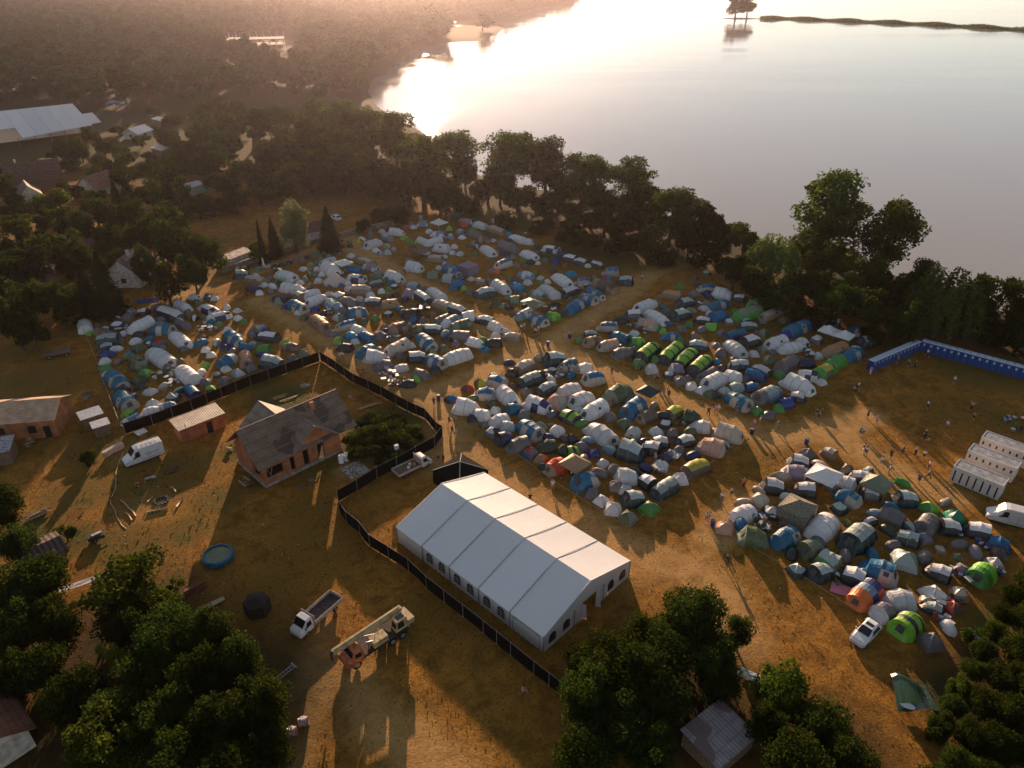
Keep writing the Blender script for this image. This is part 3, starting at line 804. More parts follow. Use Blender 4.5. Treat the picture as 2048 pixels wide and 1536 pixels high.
for k, cx, cy, wp, h in [
    ('near',1240,1320,180,7.5),('near',1385,1228,150,7.5),('near',1345,1300,150,6.5),('near',1420,1285,110,6),('near',1290,1265,90,5),('near',1440,1370,90,5),('near',1165,1310,80,5),('near',1175,1385,120,8),('near',1310,1385,150,6.5),('near',1225,1445,150,6.5),('near',1435,1330,110,6.5),
    ('nearb',1570,1380,130,6.5),('near',1650,1455,130,6),('near',1540,1450,90,6),('near',1600,1520,150,8),('near',1300,1500,110,6),('near',1710,1530,120,6),('near',1170,1500,140,7),
    ('near',1480,1260,60,5)]:
    tree_c(k, cx, cy, wp, h, GR2)
HED = "trees and bushes of the hedge on the right"
for i in range(9):
    tree_c('near' if i % 3 else 'nearb', 2052-i*21, 1152+i*37, 54, 3.4, HED, "dense hedge tree")
for k, cx, cy, wp, h in [
    ('near',2075,1240,90,5),('near',2050,1300,90,5),('near',2010,1350,80,4.5),('near',2060,1370,90,5),('near',1975,1410,80,4.5),('near',2030,1430,90,5),('near',1945,1470,80,4.5),('near',2000,1490,90,5),('near',2060,1500,90,5),('near',1920,1530,80,4.5),('near',1985,1550,80,4.5),
    ('near',1880,1560,80,4.5),('bushb',1950,1270,50,2.5),('near',2110,1150,110,8),('near',2130,1060,100,8),('bush',1870,1460,50,2.5)]:
    tree_c(k, cx, cy, wp, h, HED)
MND = "shrubs on the weedy mound beside the brick house"
for k, cx, cy, wp, h in [('nearb',752,868,70,2.6),('nearb',790,872,64,2.4),('gold',725,905,36,1.8),('nearb',715,875,50,2.0),('bushb',735,870,60,2.2),('bush',770,850,60,2.2),('bushb',800,860,55,2),('bush',760,895,60,2.2),('bushb',720,900,50,1.8),('bush',815,885,45,1.6),('bushb',785,885,55,1.8),('bush',745,840,50,1.8),('bush',700,880,36,1.4),('bushb',750,915,50,1.8),('bushb',790,915,50,1.6),('bushb',770,870,70,2.6),('bush',735,895,60,2.2),('bushb',815,860,50,1.7),('bush',790,840,50,1.8),('bushb',755,862,60,2.4),('bush',720,850,45,1.7),('bushb',705,905,40,1.5),('bush',828,870,40,1.3)]:
    tree_c(k, cx, cy, wp, h, MND)

# front edge of the wood, single trees
WOOD = "trees at the front edge of the wood"
wr = random.Random(3)
for row, (yy, x0, x1, st) in enumerate([(205,-60,400,40),(188,-80,560,38),(170,-60,590,42),(152,-60,430,40),(136,-40,420,38),(120,-30,430,36)]):
    x = x0+wr.uniform(0,20)
    while x < x1:
        p = G(x+wr.uniform(-8,8), yy+wr.uniform(-6,6))
        if not (row == 0 and x > 350 and x < 380):
            h = wr.uniform(13,20)
            tree('for', p, h, h*.9, WOOD)
        x += st*wr.uniform(.85,1.25)
for (px, py) in [(660,190),(700,180),(640,60),(600,50),(690,150),(720,160),(735,140),(760,128),(790,108),(820,96),(860,84),(640,205),(600,200),(620,180),(690,205),(725,195)]:
    p = G(px, py); tree('for', p, wr.uniform(12,18), 12, WOOD)
p = G(965, 62); tree('for', p, 19, 22, WOOD, "single round tree on the small headland")
p = G(1470, 37); tree('mid', p, 27, 30, WOOD, "left tree of the tiny lake island")
p = G(1493, 36); tree('mid', p, 25, 28, WOOD, "right tree of the tiny lake island")

# far wood: one mass of instanced crowns (geometry nodes on a point mesh)
pts = []
rr = np.random.default_rng(99)
cand = rr.uniform([-1100, 440], [330, 2700], size=(60000, 2))
sdc = lake_sd(cand[:,0], cand[:,1])
for (x, y), s_ in zip(cand, sdc):
    if s_ > -6: continue
    q = PX(Vector((x, y, 0)))
    if q[0] < -140 or q[0] > 1250: continue
    if inside(q, [(425,80),(600,66),(610,112),(650,135),(660,162),(610,168),(530,136),(440,118)]): continue
    if q[1] > 200 or (q[1] > 116 and q[0] < 425) or (q[1] > 150 and q[0] < 560 and (x*7+y) % 2 < 1): continue
    if q[0] > 890 and 40 < q[1]: continue
    if y > 1500 and rr.uniform() < .5: continue
    pts.append((x, y, 0))
    if len(pts) > 11000: break
src = []
for k, cm in enumerate(TREE['for'][2]): src.append(cm[0])
# the three crowns are merged into the node group through one real tree mesh each
fm = bpy.data.meshes.new("distant_wood"); fm.from_pydata(pts, [], []); fm.update()
fo = link("distant_wood", fm, kind='stuff')
fo['label'] = "dense wood stretching far behind the lake shore"
ng = bpy.data.node_groups.new("scatter_wood", 'GeometryNodeTree')
ng.interface.new_socket("Geometry", in_out='INPUT', socket_type='NodeSocketGeometry')
ng.interface.new_socket("Geometry", in_out='OUTPUT', socket_type='NodeSocketGeometry')
gi = ng.nodes.new('NodeGroupInput'); go = ng.nodes.new('NodeGroupOutput')
inst = ng.nodes.new('GeometryNodeInstanceOnPoints')
srcobj = next(o for o in bpy.data.objects if o.name.startswith('crown') and o.data == TREE['for'][2][0][0])
srcobj2 = next(o for o in bpy.data.objects if o.name.startswith('crown') and o.data == TREE['for'][2][1][0])
g2i = ng.nodes.new('GeometryNodeGeometryToInstance')
for so in (srcobj, srcobj2):
    oi = ng.nodes.new('GeometryNodeObjectInfo'); oi.inputs['Object'].default_value = so; oi.transform_space = 'ORIGINAL'
    oi.inputs['As Instance'].default_value = True
    g2 = ng.nodes.new('GeometryNodeJoinGeometry') if so is srcobj else g2
    ng.links.new(oi.outputs['Geometry'], g2.inputs[0])
rsc = ng.nodes.new('FunctionNodeRandomValue'); rsc.data_type = 'FLOAT_VECTOR'
rsc.inputs[0].default_value = (1.0,1.0,.75); rsc.inputs[1].default_value = (1.7,1.7,1.25)
rro = ng.nodes.new('FunctionNodeRandomValue'); rro.data_type = 'FLOAT_VECTOR'
rro.inputs[0].default_value = (0,0,0); rro.inputs[1].default_value = (0,0,6.28)
inst.inputs['Pick Instance'].default_value = True
ng.links.new(gi.outputs[0], inst.inputs['Points']); ng.links.new(g2.outputs[0], inst.inputs['Instance'])
ng.links.new(rsc.outputs[0], inst.inputs['Scale']); ng.links.new(rro.outputs[0], inst.inputs['Rotation'])
ng.links.new(inst.outputs[0], go.inputs[0])
md = fo.modifiers.new("scatter", 'NODES'); md.node_group = ng

# reed spit in the lake and reeds on the near shore
def reeds(name, path, width, n, h, label, col='willow'):
    P = [G(x, y) for x, y in path]
    seg = [(P[i+1]-P[i]).length for i in range(len(P)-1)]; tot = sum(seg)
    global RNG
    RNG = np.random.default_rng(len(path)*13+n)
    t = RNG.uniform(0, tot, n); pos = np.zeros((n,3))
    for i in range(n):
        a = t[i]; k = 0
        while k < len(seg)-1 and a > seg[k]: a -= seg[k]; k += 1
        q = P[k].lerp(P[k+1], min(1, a/seg[k]))
        off = RNG.normal()*width*.35
        pos[i] = (q.x+RNG.normal()*width*.1, q.y+off, -.7+RNG.uniform(0,1)*h*(1-.3*abs(off)/width)*(.7+.3*math.sin(t[i]*.13)))
    nr = RNG.normal(size=(n,3)); nr[:,2] *= .3
    return link(name, leaves_mesh(name, pos, nr, h*.55, LEAF[col], 0, .5), kind='stuff', label=label)
reeds("reed_bed", [(1525,37),(1560,36),(1600,38),(1700,42),(1800,46),(1920,52),(2060,60),(2200,68)], 17, 26000, 3.6, "long low reed spit crossing the lake at the top right")
reeds("shore_reeds", [(1170,395),(1230,408),(1290,428),(1350,445)], 5, 2500, 2.8, "pale reeds at the water's edge behind the shore trees")
isl = MB()
for (px, py, r, hh) in [(1482,36,26,.6),(1560,38,14,.3)]:
    c = G(px, py); vs = [(c.x+math.cos(a*.35)*r*(1+.15*math.sin(a*2)), c.y+math.sin(a*.35)*r*.55, -.9) for a in range(18)]
    isl.add(vs+[(c.x, c.y, hh)], [(i,(i+1)%18,18) for i in range(18)])
isl.build("island_ground", paint("island_soil", (.06,.05,.025), .95, .3, .5), kind='structure')
# grassy mound beside the brick house
mc = G(768, 885)
mm = MB(); nr_, na = 9, 28
for i in range(nr_):
    r = i/(nr_-1)
    for a in range(na):
        t = a/na*2*math.pi
        rad = 1+.12*math.sin(t*3+1)
        mm.v.append((mc.x+math.cos(t)*r*5.6*rad, mc.y+math.sin(t)*r*5.2*rad, 1.5*(1-r*r)**1.5*(1+.12*math.sin(t*5+r*8))-.05*r))
for i in range(nr_-1):
    for a in range(na): mm.f.append((i*na+a, i*na+(a+1)%na, (i+1)*na+(a+1)%na, (i+1)*na+a))
mm.build("weedy_mound", paint("mound_soil", (.075,.07,.022), .95, .5, 2.5, .9, dirt=(.13,.075,.03)), smooth=True, kind='structure')
# ------------------------------------------------------------------ tents
PAL = dict(W=(.76,.75,.77), G=(.19,.165,.17), DK=(.024,.026,.03), DG=(.014,.036,.042), PG=(.42,.50,.49), BL=(.006,.15,.30), BB=(.015,.04,.34), CY=(0,.27,.5),
           NV=(.022,.03,.11), CR=(.55,.47,.40), TN=(.33,.21,.13), BR=(.14,.085,.065), PK=(.58,.31,.25), PU=(.27,.22,.29), LM=(.24,.52,.03), GN=(.08,.3,.045),
           OL=(.11,.135,.05), GG=(.22,.26,.18), YE=(.58,.56,.05), OR=(.78,.15,.03), RD=(.5,.03,.025), TE=(.0,.27,.17), LB=(.2,.3,.42), DO=(.03,.05,.025), MG=(.6,.03,.22), AP=(.46,.24,.12))
FN = dict(W='white',G='grey',DK='black',DG='teal',PG='pale_green',BL='blue',BB='royal_blue',CY='cyan',NV='navy',CR='cream',TN='tan',BR='brown',PK='pink',PU='lilac',
          LM='lime',GN='green',OL='olive',GG='sage',YE='yellow',OR='orange',RD='red',TE='emerald',LB='pale_blue',DO='bottle_green',MG='magenta',AP='apricot')
def FAB(k): return fabric("fabric_"+FN[k], PAL[k], .12 if k in ('DK','DG','NV','DO') else .24)
SLEEVE = paint("pole_sleeve_grey", (.22,.22,.24), .7, .1)
MESHW = paint("mesh_window", (.07,.06,.065), .5, .2)
# style: body, roof, end, look
STY = dict(
 wh=('W','W','W','white'), wd=('DK','W','DK','white-topped black'), dg=('DG','PG','DG','dark teal pale-roofed'), dk=('DK','DK','DK','black'), do=('DO','DO','OL','dark green'),
 bc=('BL','LB','CR','blue and cream'), cb=('CR','BL','CR','cream blue-roofed'), wb=('W','W','LB','white and pale blue'), dw=('NV','W','W','white and navy striped'),
 bl=('BL','BL','BL','blue'), nb=('NV','BL','NV','navy and blue'), nv=('NV','NV','DK','navy'), gy=('G','G','G','grey'), gd=('G','W','DK','grey white-topped'), gb=('LB','PG','G','grey-blue'),
 gg=('GG','GG','OL','sage green'), pg=('PG','PG','GG','pale green'), tn=('TN','CR','TN','tan'), br=('BR','BR','TN','brown'), pk=('PK','PK','CR','salmon pink'), pu=('PU','PU','W','lilac grey'),
 lm=('LM','LM','GN','lime green'), gn=('GN','GN','GN','green'), ol=('OL','OL','GG','olive'), gs=('LM','LM','DK','lime and black striped'), ye=('BR','YE','BR','yellow and brown'), yo=('YE','YE','OL','yellow'),
 ot=('OR','OR','TN','orange'), ob=('TN','AP','TN','orange-brown'), rd=('RD','RD','BR','red'), rb=('BL','RD','G','red and blue'), gr=('GN','GG','GN','big green'), cy=('CY','CY','BL','cyan'), cr=('CR','CR','CR','cream'),
 bb=('BB','BB','NV','royal blue'), te=('TE','TE','TE','emerald green'), nt=('NV','LB','OR','navy and orange'), gt=('GN','PG','TN','green and tan'), mg=('MG','MG','MG','magenta'), pb=('LB','LB','W','pale blue'), lg=('DK','LM','LM','lime-banded black'), pw=('PU','W','PU','lilac white-topped'), yg=('OL','YE','GN','yellow-green'))

def arch_pt(u, th, L, W, Hh, prof, off=0):
    """u along the tunnel 0..1, th 0..pi across"""
    n = len(prof)-1
    k = min(int(u*n), n-1); f = u*n-k
    s = prof[k]*(1-f)+prof[k+1]*f
    s *= 1-.03*math.sin(math.pi*f)            # cloth sags between hoops
    w = W/2*(.55+.45*s) ; h = Hh*s
    c, sn = math.cos(th), math.sin(th)
    y = math.copysign(abs(c)**.92, c)*w*(1+.1*(1-sn)**2)
    z = abs(sn)**.9*h
    nx_ = 0
    L2 = L/2
    x = -L2+u*L
    d = Vector((0, c*h, sn*w)); d.normalize()
    return Vector((x, y, z))+d*off

TUN = {}
def tunnel_proto(style, bays, var):
    key = (style, bays, var)
    if key in TUN: return TUN[key]
    body, top, end, look = STY[style]
    rs = random.Random(repr(key))
    L = 1.35*bays; W = 2.6; Hh = [1.62,1.5,1.72][var]
    prof = [rs.uniform(.93,1.0) for _ in range(bays+1)]
    if var == 0: prof[0] *= .8
    if var == 1: prof[0] *= .72; prof[-1] *= .78
    if var == 2: prof[-1] *= .66
    NT, per = 12, 3
    NU = bays*per
    parts = {}
    def P(part): return parts.setdefault(part, MB())
    def pt(i, j, off=0): return arch_pt(i/NU, math.pi*j/NT, L, W, Hh, prof, off)
    for i in range(NU):
        bay = i//per
        for j in range(NT):
            isroof = 3 <= j < NT-3
            if style == 'gs': pn = 'striped_panel' if (2 <= j < NT-2 and i % 5 != 3) else 'canopy'
            elif style == 'lg': pn = 'striped_panel' if (i % 4 < 2) else 'canopy'
            elif style == 'bc': pn = ('side_panel|%d' % (j < 6)) if (bay == bays//2 and not (4 <= j < NT-4)) else ('roof_panel' if (4 <= j < NT-4 and i == (bays//2)*per+1) else 'canopy')
            elif bays > 2 and bay in (0, bays-1) and end != body: pn = ('end_panel|0' if bay == 0 else ('canopy' if isroof else 'end_panel|%d' % (1+(j < 6))))
            elif isroof and top != body: pn = 'roof_panel'
            else: pn = 'canopy'
            P(pn).add([pt(i,j), pt(i+1,j), pt(i+1,j+1), pt(i,j+1)], [(0,1,2,3)])
    # sloping closed ends with a short nose
    for e, sgn, i in ((0,-1,0),(1,1,NU)):
        nose = (.85 if e == 0 else .5)*rs.uniform(.75,1.25)
        tgt = ('end_panel|0' if e == 0 else 'end_panel|3') if (end != body and (style != 'bc' or e == 1)) else 'canopy'
        ring = [pt(i,j) for j in range(NT+1)]
        r2 = [Vector((p.x+sgn*nose*(1-p.z/Hh*.85), p.y*.72, p.z*.55)) for p in ring]
        r3 = [Vector((p.x+sgn*nose*1.25, p.y*.5, 0)) for p in ring]
        for a, b in ((ring, r2), (r2, r3)):
            for j in range(NT):
                P(tgt).add([a[j],a[j+1],b[j+1],b[j]], [(0,1,2,3)] if sgn > 0 else [(3,2,1,0)])
        if rs.random() < .6:                    # dark mesh door
            a, b_ = ring[NT//2-2], ring[NT//2+2]
            q = [ring[5]*.45+r2[5]*.55, ring[7]*.45+r2[7]*.55, r2[8]*.6+r3[8]*.4, r2[4]*.6+r3[4]*.4]
            P('door|%d' % e).add([v+Vector((sgn*.03,0,.03)) for v in q], [(0,1,2,3)])
    # side windows
    if rs.random() < .55 and body in ('W','CR','TN','PK','BL','DG','G'):
        bw = bays//2
        i0 = (bw*per+.85)/NU; i1 = (bw*per+per-.85)/NU
        for j0 in ((2.0,) if var else (2.0, NT-3.6)):
            q = [arch_pt(u, math.pi*j/NT, L, W, Hh, prof, .03) for u, j in ((i0,j0),(i1,j0),(i1,j0+1.2),(i0,j0+1.2))]
            P('window|%d' % int(j0)).add(q, [(0,1,2,3)])
    # seams over each hoop
    sl = []
    for k in range(bays+1):
        u = k/bays
        for _ in (0,):
            m = MB(); ww = .028/L
            for j in range(NT):
                a0 = [arch_pt(min(1,max(0,u+d)), math.pi*jj/NT, L, W, Hh, prof, .022) for d, jj in ((-ww,j),(ww,j),(ww,j+1),(-ww,j+1))]
                if (a0[0]-a0[1]).length < 1e-4: continue
                m.add(a0, [(0,1,2,3)])
            sl.append(m)
    colmap = dict(canopy='DK' if style == 'gs' else body, roof_panel=top, end_panel=end, striped_panel=top)
    if style == 'lg': colmap['striped_panel'] = 'LM'
    meshes = []
    colmap['side_panel'] = end
    for pn, mb in parts.items():
        pn = pn.split('|')[0]
        mat = MESHW if pn in ('door','window') else FAB(colmap[pn])
        meshes.append((pn, mb.mesh("tent_"+pn, mat, pn not in ('door','window'))))
    if style in ('wh','cr','tn','dg','gs','pk','br','gy','bc','cb','wb','ol'):
        for m in sl: meshes.append(('pole_sleeve', m.mesh("tent_sleeve", SLEEVE)))
    TUN[key] = (meshes, L, W, Hh)
    return TUN[key]

DOM = {}
def dome_proto(style, var):
    key = (style, var)
    if key in DOM: return DOM[key]
    body, top, end, look = STY[style]
    rs = random.Random(repr(key)+"d")
    NR, NA = 6, 24
    Hh = [.76,.7,.84][var]
    def pt(r, a, off=0):
        k = abs(math.sin(2*a))                       # poles run at 0, 90, 180, 270 degrees
        rad = r*(1-.24*k*r**.5)
        z = Hh*(1-r**2.1)**.85*(1-.14*k*math.sin(math.pi*min(1,r*1.05))) if r < 1 else 0
        return Vector((math.cos(a)*rad, math.sin(a)*rad*.92, z+off*(1-r*.7)))*1.0 + Vector((math.cos(a),math.sin(a),0))*off*r
    parts = {}
    for i in range(NR):
        for j in range(NA):
            a0, a1 = 2*math.pi*j/NA, 2*math.pi*(j+1)/NA
            am = (a0+a1)/2
            if end != body and abs(am-math.pi/4*(1 if var != 2 else 5)) < .8 and i >= 1: pn = 'end_panel'
            elif top != body and i < 4: pn = 'roof_panel'
            elif style in ('lg','gs') and j % 12 < 6: pn = 'roof_panel'
            else: pn = 'canopy'
            r0, r1 = i/NR, (i+1)/NR
            q = [pt(r0,a0), pt(r1,a0), pt(r1,a1), pt(r0,a1)]
            if i == 0: parts.setdefault(pn, MB()).add(q[:3], [(0,1,2)])
            else: parts.setdefault(pn, MB()).add(q, [(0,1,2,3)])
    out = []
    cm = dict(canopy=body, roof_panel=top if top != body else end, end_panel=end)
    for pn, mb in parts.items(): out.append((pn, mb.mesh("dome_"+pn, FAB(cm[pn]), False if var == 0 else True)))
    d = MB()
    ad = math.pi/4*(5 if var != 2 else 1)
    d.add([pt(.45,ad,.02), pt(.93,ad-.28,.02), pt(.93,ad+.28,.02)], [(0,1,2)])
    if var != 1: out.append(('door', d.mesh("dome_door", MESHW)))
    for k in range(2):
        m = MB()
        for i in range(-8, 8):
            r0, r1 = i/8, (i+1)/8
            def rp(r, s): 
                a = (0 if r >= 0 else math.pi)+k*math.pi/2
                p = pt(min(abs(r), .995), a, .018); n = Vector((-math.sin(k*math.pi/2), math.cos(k*math.pi/2), 0)); return p+n*s*.018
            m.add([rp(r0,-1), rp(r0,1), rp(r1,1), rp(r1,-1)], [(0,1,2,3)])
        if style in ('wh','cr','gy','tn','ol','lm','gn','pk','bl','ot'): out.append(('pole_sleeve', m.mesh("dome_sleeve", SLEEVE)))
    DOM[key] = (out, Hh)
    return DOM[key]

PROTO = {}
ti = [0]
TENTS = []
TG = "tents pitched on the campsite"
def place(key, meshes, nm, loc, rz, scale):
    t = thing(nm, loc, rz, scale=scale)
    for pn, me_ in meshes: link(pn, me_, t)
    return t
def tunnel(x, y, hx, hy, W, sty):
    i = ti[0]; ti[0] += 1
    W *= 1.02
    H0 = W*.6
    c = G(x, y, H0*.5)
    a = G(x-hx, y-hy, H0*.5); b = G(x+hx, y+hy, H0*.5)
    L = max((a-b).length, W*1.02)
    L = min(L, W*2.35)
    dirn = (b-a)
    rz = math.atan2(dirn.y, dirn.x)
    bays = 2 if L < W*1.25 else (3 if L < W*1.75 else 4)
    var = i % 3
    meshes, L0, W0, Hp = tunnel_proto(sty, bays, var)
    t = place(None, meshes, "tunnel_tent", (c.x, c.y, 0), rz, (L/(L0+.7), W/W0, W/W0))
    auto(t, STY[sty][3]+" tunnel tent", "tent", TG); TENTS.append((t, c))
def dome(x, y, S, sty, rot=None):
    i = ti[0]; ti[0] += 1
    S *= .5*1.16
    meshes, Hh = dome_proto(sty, (i*7) % 3)
    c = G(x, y, S*Hh*.5)
    rz = random.Random(i*31+5).uniform(0, 6.28) if rot is None else rot
    t = place(None, meshes, "dome_tent", (c.x, c.y, 0), rz, (S, S, S*random.Random(i).uniform(.9,1.12)))
    auto(t, STY[sty][3]+" dome tent", "tent", TG); TENTS.append((t, c))

BL_H = """T 690 690 8 45 2.6 wh;D 735 757 1.8 lm;T 845 748 60 5 2 br;D 955 690 3.2 dw;D 860 718 1.6 wh;D 1045 622 2.6 gy;T 1170 585 45 0 2.2 wd;T 1310 550 62 15 2.8 br;T 1400 600 85 25 3.2 wd;
T 1155 685 85 -42 2.7 wh;T 1140 765 50 0 1.7 dk;T 1500 540 45 25 2.4 wh;D 1540 585 2 gy;T 1590 458 40 5 2 wh;D 1755 468 2.1 wh;D 1612 503 2.1 ol;T 1715 560 75 32 2.5 dw;D 1855 545 2 wh;D 1945 572 1.9 wh;
T 1790 618 100 -25 2.6 dw;D 1950 635 2 wh;D 1998 658 1.7 gn;T 1330 715 85 5 3.4 bc;T 1500 690 50 20 1.9 gy;D 1470 655 2 wh;T 1472 800 60 48 2.7 wh;D 1790 688 1.8 gn;T 885 800 98 -5 3 dg;T 872 862 62 -10 2.1 dg;
T 880 930 62 0 1.7 bb;D 1110 820 2.6 wh;D 1130 872 3 ol;D 1060 918 1.7 cy;T 1088 962 60 25 1.9 ol;T 1140 1020 80 -8 2.2 gg;D 1178 1012 1.9 wh;D 1180 1080 2.6 lm;D 1140 1140 2.8 do;D 855 985 2.3 wh;D 862 1040 2.4 gn;
D 890 1088 2.4 wh;T 955 1140 50 45 2.9 bc;T 1020 1300 45 52 2.9 bc;T 1000 1218 50 5 1.7 dk;D 1050 1412 2.5 lg;T 1070 1462 72 -36 1.3 pb;T 1240 1388 75 -12 1.8 wh;T 1370 1350 70 -15 1.4 pb;D 1250 1332 2.5 wh;
D 1226 1232 2.5 wh;D 1340 1195 2.2 tn;D 1410 1280 3 dg;T 1315 945 95 62 3.3 wh;D 1365 1032 1.9 gy;D 1300 842 2.7 rb;D 1500 885 1.9 gy;D 1475 988 1.9 br;T 1535 1090 65 52 2.9 wh;T 1640 832 55 -20 1.7 bl;
D 1680 890 2 wh;D 1725 932 2.2 wh;T 1915 792 55 50 2.7 bc;D 1862 735 2.3 wh;D 1840 870 2.3 bb;T 1865 970 62 -32 3 bc;D 1675 1022 2 lm;T 2010 965 15 72 2.4 ob;D 1850 1048 2.2 wh;D 1945 1082 2.4 wb;D 1780 1100 1.9 dg;
D 1832 1147 2.4 gy;D 1720 1212 2.1 lg;T 1570 1232 40 40 2.1 nb;D 1680 1152 2.4 gy;D 1660 790 1.7 br;D 790 690 1.6 ol;T 1700 455 10 30 1.2 bl;D 1560 860 1.6 wh;D 1470 590 1.6 gy"""
BL_A = """T 265 1050 60 -22 2.2 gb;D 330 1068 2 bb;T 355 1112 80 10 2.6 wd;D 225 1172 2.2 gb;T 170 1200 45 10 1.7 bl;T 315 1215 58 0 2.4 gn;T 320 1262 60 5 1.4 bb;T 390 1320 80 12 3.1 dg;D 500 1160 2.3 lm;T 535 1192 62 5 2.1 br;
D 550 1282 2.2 gy;D 642 1245 2.6 ol;D 602 1312 1.9 wh;D 215 1372 2.4 gy;D 100 1105 2 wh;
D 405 540 1.9 dk;D 465 528 1.9 dk;D 520 512 1.9 dk;D 572 497 1.9 gy;D 625 482 1.9 gy;D 672 467 1.9 dk;D 716 452 1.9 gy;D 765 432 2.3 gg;D 830 420 2.3 gg;D 892 390 2.5 gg;D 935 420 2 gg;D 845 458 2.1 gg;D 785 475 2 gg;
D 750 502 2.1 ol;D 700 522 2.1 gg;D 800 505 2 wh;T 142 602 62 -6 2.9 dg;T 252 650 80 20 2.7 tn;D 315 690 2.1 wh;D 280 752 2.2 wh;T 235 725 60 10 1.9 nv;T 500 610 72 20 3.1 wh;D 438 665 2.3 lm;D 530 658 2.1 wh;
D 612 672 2.2 wh;T 480 692 50 10 2 dk;D 640 560 2.1 wh;D 700 570 2.1 gg;D 750 562 2.1 wh;D 690 612 2 ol;D 740 602 2.1 gg;D 795 600 2.1 wh;D 762 655 2.4 wh;D 652 640 2.1 ol;T 870 562 50 30 3.6 wh;T 850 500 60 -12 2.5 wh;
D 1030 450 2.3 wb;D 1098 470 2.2 gg;T 1150 500 62 25 2.3 tn;T 1195 545 60 12 2.3 pu;T 1060 562 60 10 2 bl;D 1000 560 2.1 gg;D 952 602 2.2 dg;D 1000 668 2.2 wh;T 1080 635 72 10 2.5 dw;T 1240 612 60 -20 2.4 gg;
T 1390 622 62 20 2.9 wh;D 1330 640 2.1 gg;D 1010 720 2.3 wh;T 1120 732 90 0 3 tn;T 1230 680 60 -10 2 dg;D 1270 668 1.9 gn;D 1385 702 2.2 wd;D 1280 742 2.1 wh;D 1340 722 1.9 gn;D 1190 770 2.5 wh;D 1330 782 2.1 ol;D 1400 772 2.1 nv;
T 560 722 90 20 2.9 wh;T 590 772 50 20 2.4 tn;T 700 760 75 -22 2.4 wh;T 750 812 75 -32 2.4 wh;D 400 800 2.1 gy;T 452 802 60 10 2 nv;D 430 822 2.4 gg;T 590 862 62 30 2.9 bc;D 485 872 1.9 bb;D 602 912 2 wh;D 735 885 2.1 bb;
T 890 852 62 42 2.9 gb;T 1020 830 60 5 2.8 gy;D 1100 802 2.3 wh;T 1210 822 75 0 2.7 wd;D 650 956 2.1 do;T 775 997 60 52 2.9 ob;D 930 950 2.9 pg;T 1085 912 80 -12 2.9 bc;T 1000 1017 75 -15 2.5 cb;D 1130 985 2.2 ol;D 1230 962 2.2 gn;
T 1350 842 70 -6 2.5 ob;D 1240 885 1.6 rd;D 1335 925 2.3 wd;T 1530 922 60 5 3 dk;D 1550 860 1.7 br;T 1620 790 52 30 2.5 wd;T 1730 762 56 36 2.7 wh;T 1790 852 76 30 2.9 tn;T 1905 892 66 20 2.7 wd;T 1990 942 60 -6 2.7 wb;
T 1540 692 52 6 2.5 gb;T 1520 762 45 10 2.5 pu;D 1640 722 2.1 gy;D 1462 672 2.1 tn;D 1695 932 2.1 br;T 1780 972 60 -20 2.3 gy;T 1850 977 60 -36 2.3 pb;D 1620 982 2.1 gy;T 1930 1012 75 -22 2.3 ol;T 1590 1042 60 -6 2.3 gg;
T 1705 1052 75 0 2.5 wd;D 885 1087 2.4 gy;T 1040 1107 45 20 2.3 cy;T 1100 1067 50 20 2.3 wh;T 1165 1112 50 25 2.3 bl;D 1065 1152 2.1 wh;D 925 1142 2.3 lm;T 985 1202 60 6 2.1 dk;T 1270 1102 50 12 2.5 gy;D 1310 1032 2.1 gy;
T 1410 1042 72 -20 2.9 br;T 1650 1147 52 52 2.9 bc;D 1500 1112 1.9 dk;T 1935 1102 75 10 2.7 gy;D 1815 1132 2.3 dk;D 1890 1172 2.1 gy;D 1790 1207 2.4 ol;T 1160 1222 60 -32 2.9 bc;T 1235 1272 82 5 3.1 wh;T 1410 1197 90 -42 2.7 cr;
T 1300 1337 70 -12 2.5 gy;T 1575 1277 76 -6 2.7 wd;T 1725 1312 60 32 2.9 bc;T 1900 1267 112 -36 3.1 wh;D 1690 1232 1.9 ol;D 1720 1382 2.5 dk;T 1445 1367 56 -12 1.9 wh;T 1610 1422 56 16 2.2 gy;D 1562 1457 2.1 lm;T 1500 1492 56 0 2.1 dk;
D 1430 1267 2.1 gy;D 1530 1187 1.7 wh;D 1120 312 2.1 wb;D 1187 262 1.9 gy;D 1100 332 2.1 yo;D 1145 352 2.1 tn;T 1217 352 60 -20 2.7 wh;D 1285 252 2.1 wh;T 1325 297 50 25 2.3 gb;T 1405 257 60 6 2.5 wh;D 1240 407 2.2 wh;
D 1320 372 2.3 pg;D 1332 422 2.3 pg;D 1272 432 2.1 gb;D 1382 402 1.9 gb;D 1470 302 2.5 lm;D 1507 332 2.1 lm;D 1560 342 1.5 lm;D 1192 292 2.1 gy;D 700 830 1.8 gy;D 860 700 1.8 bl;D 940 690 1.8 bl;D 680 700 2 br;D 1130 850 1.9 gy;D 1000 790 1.8 dk"""
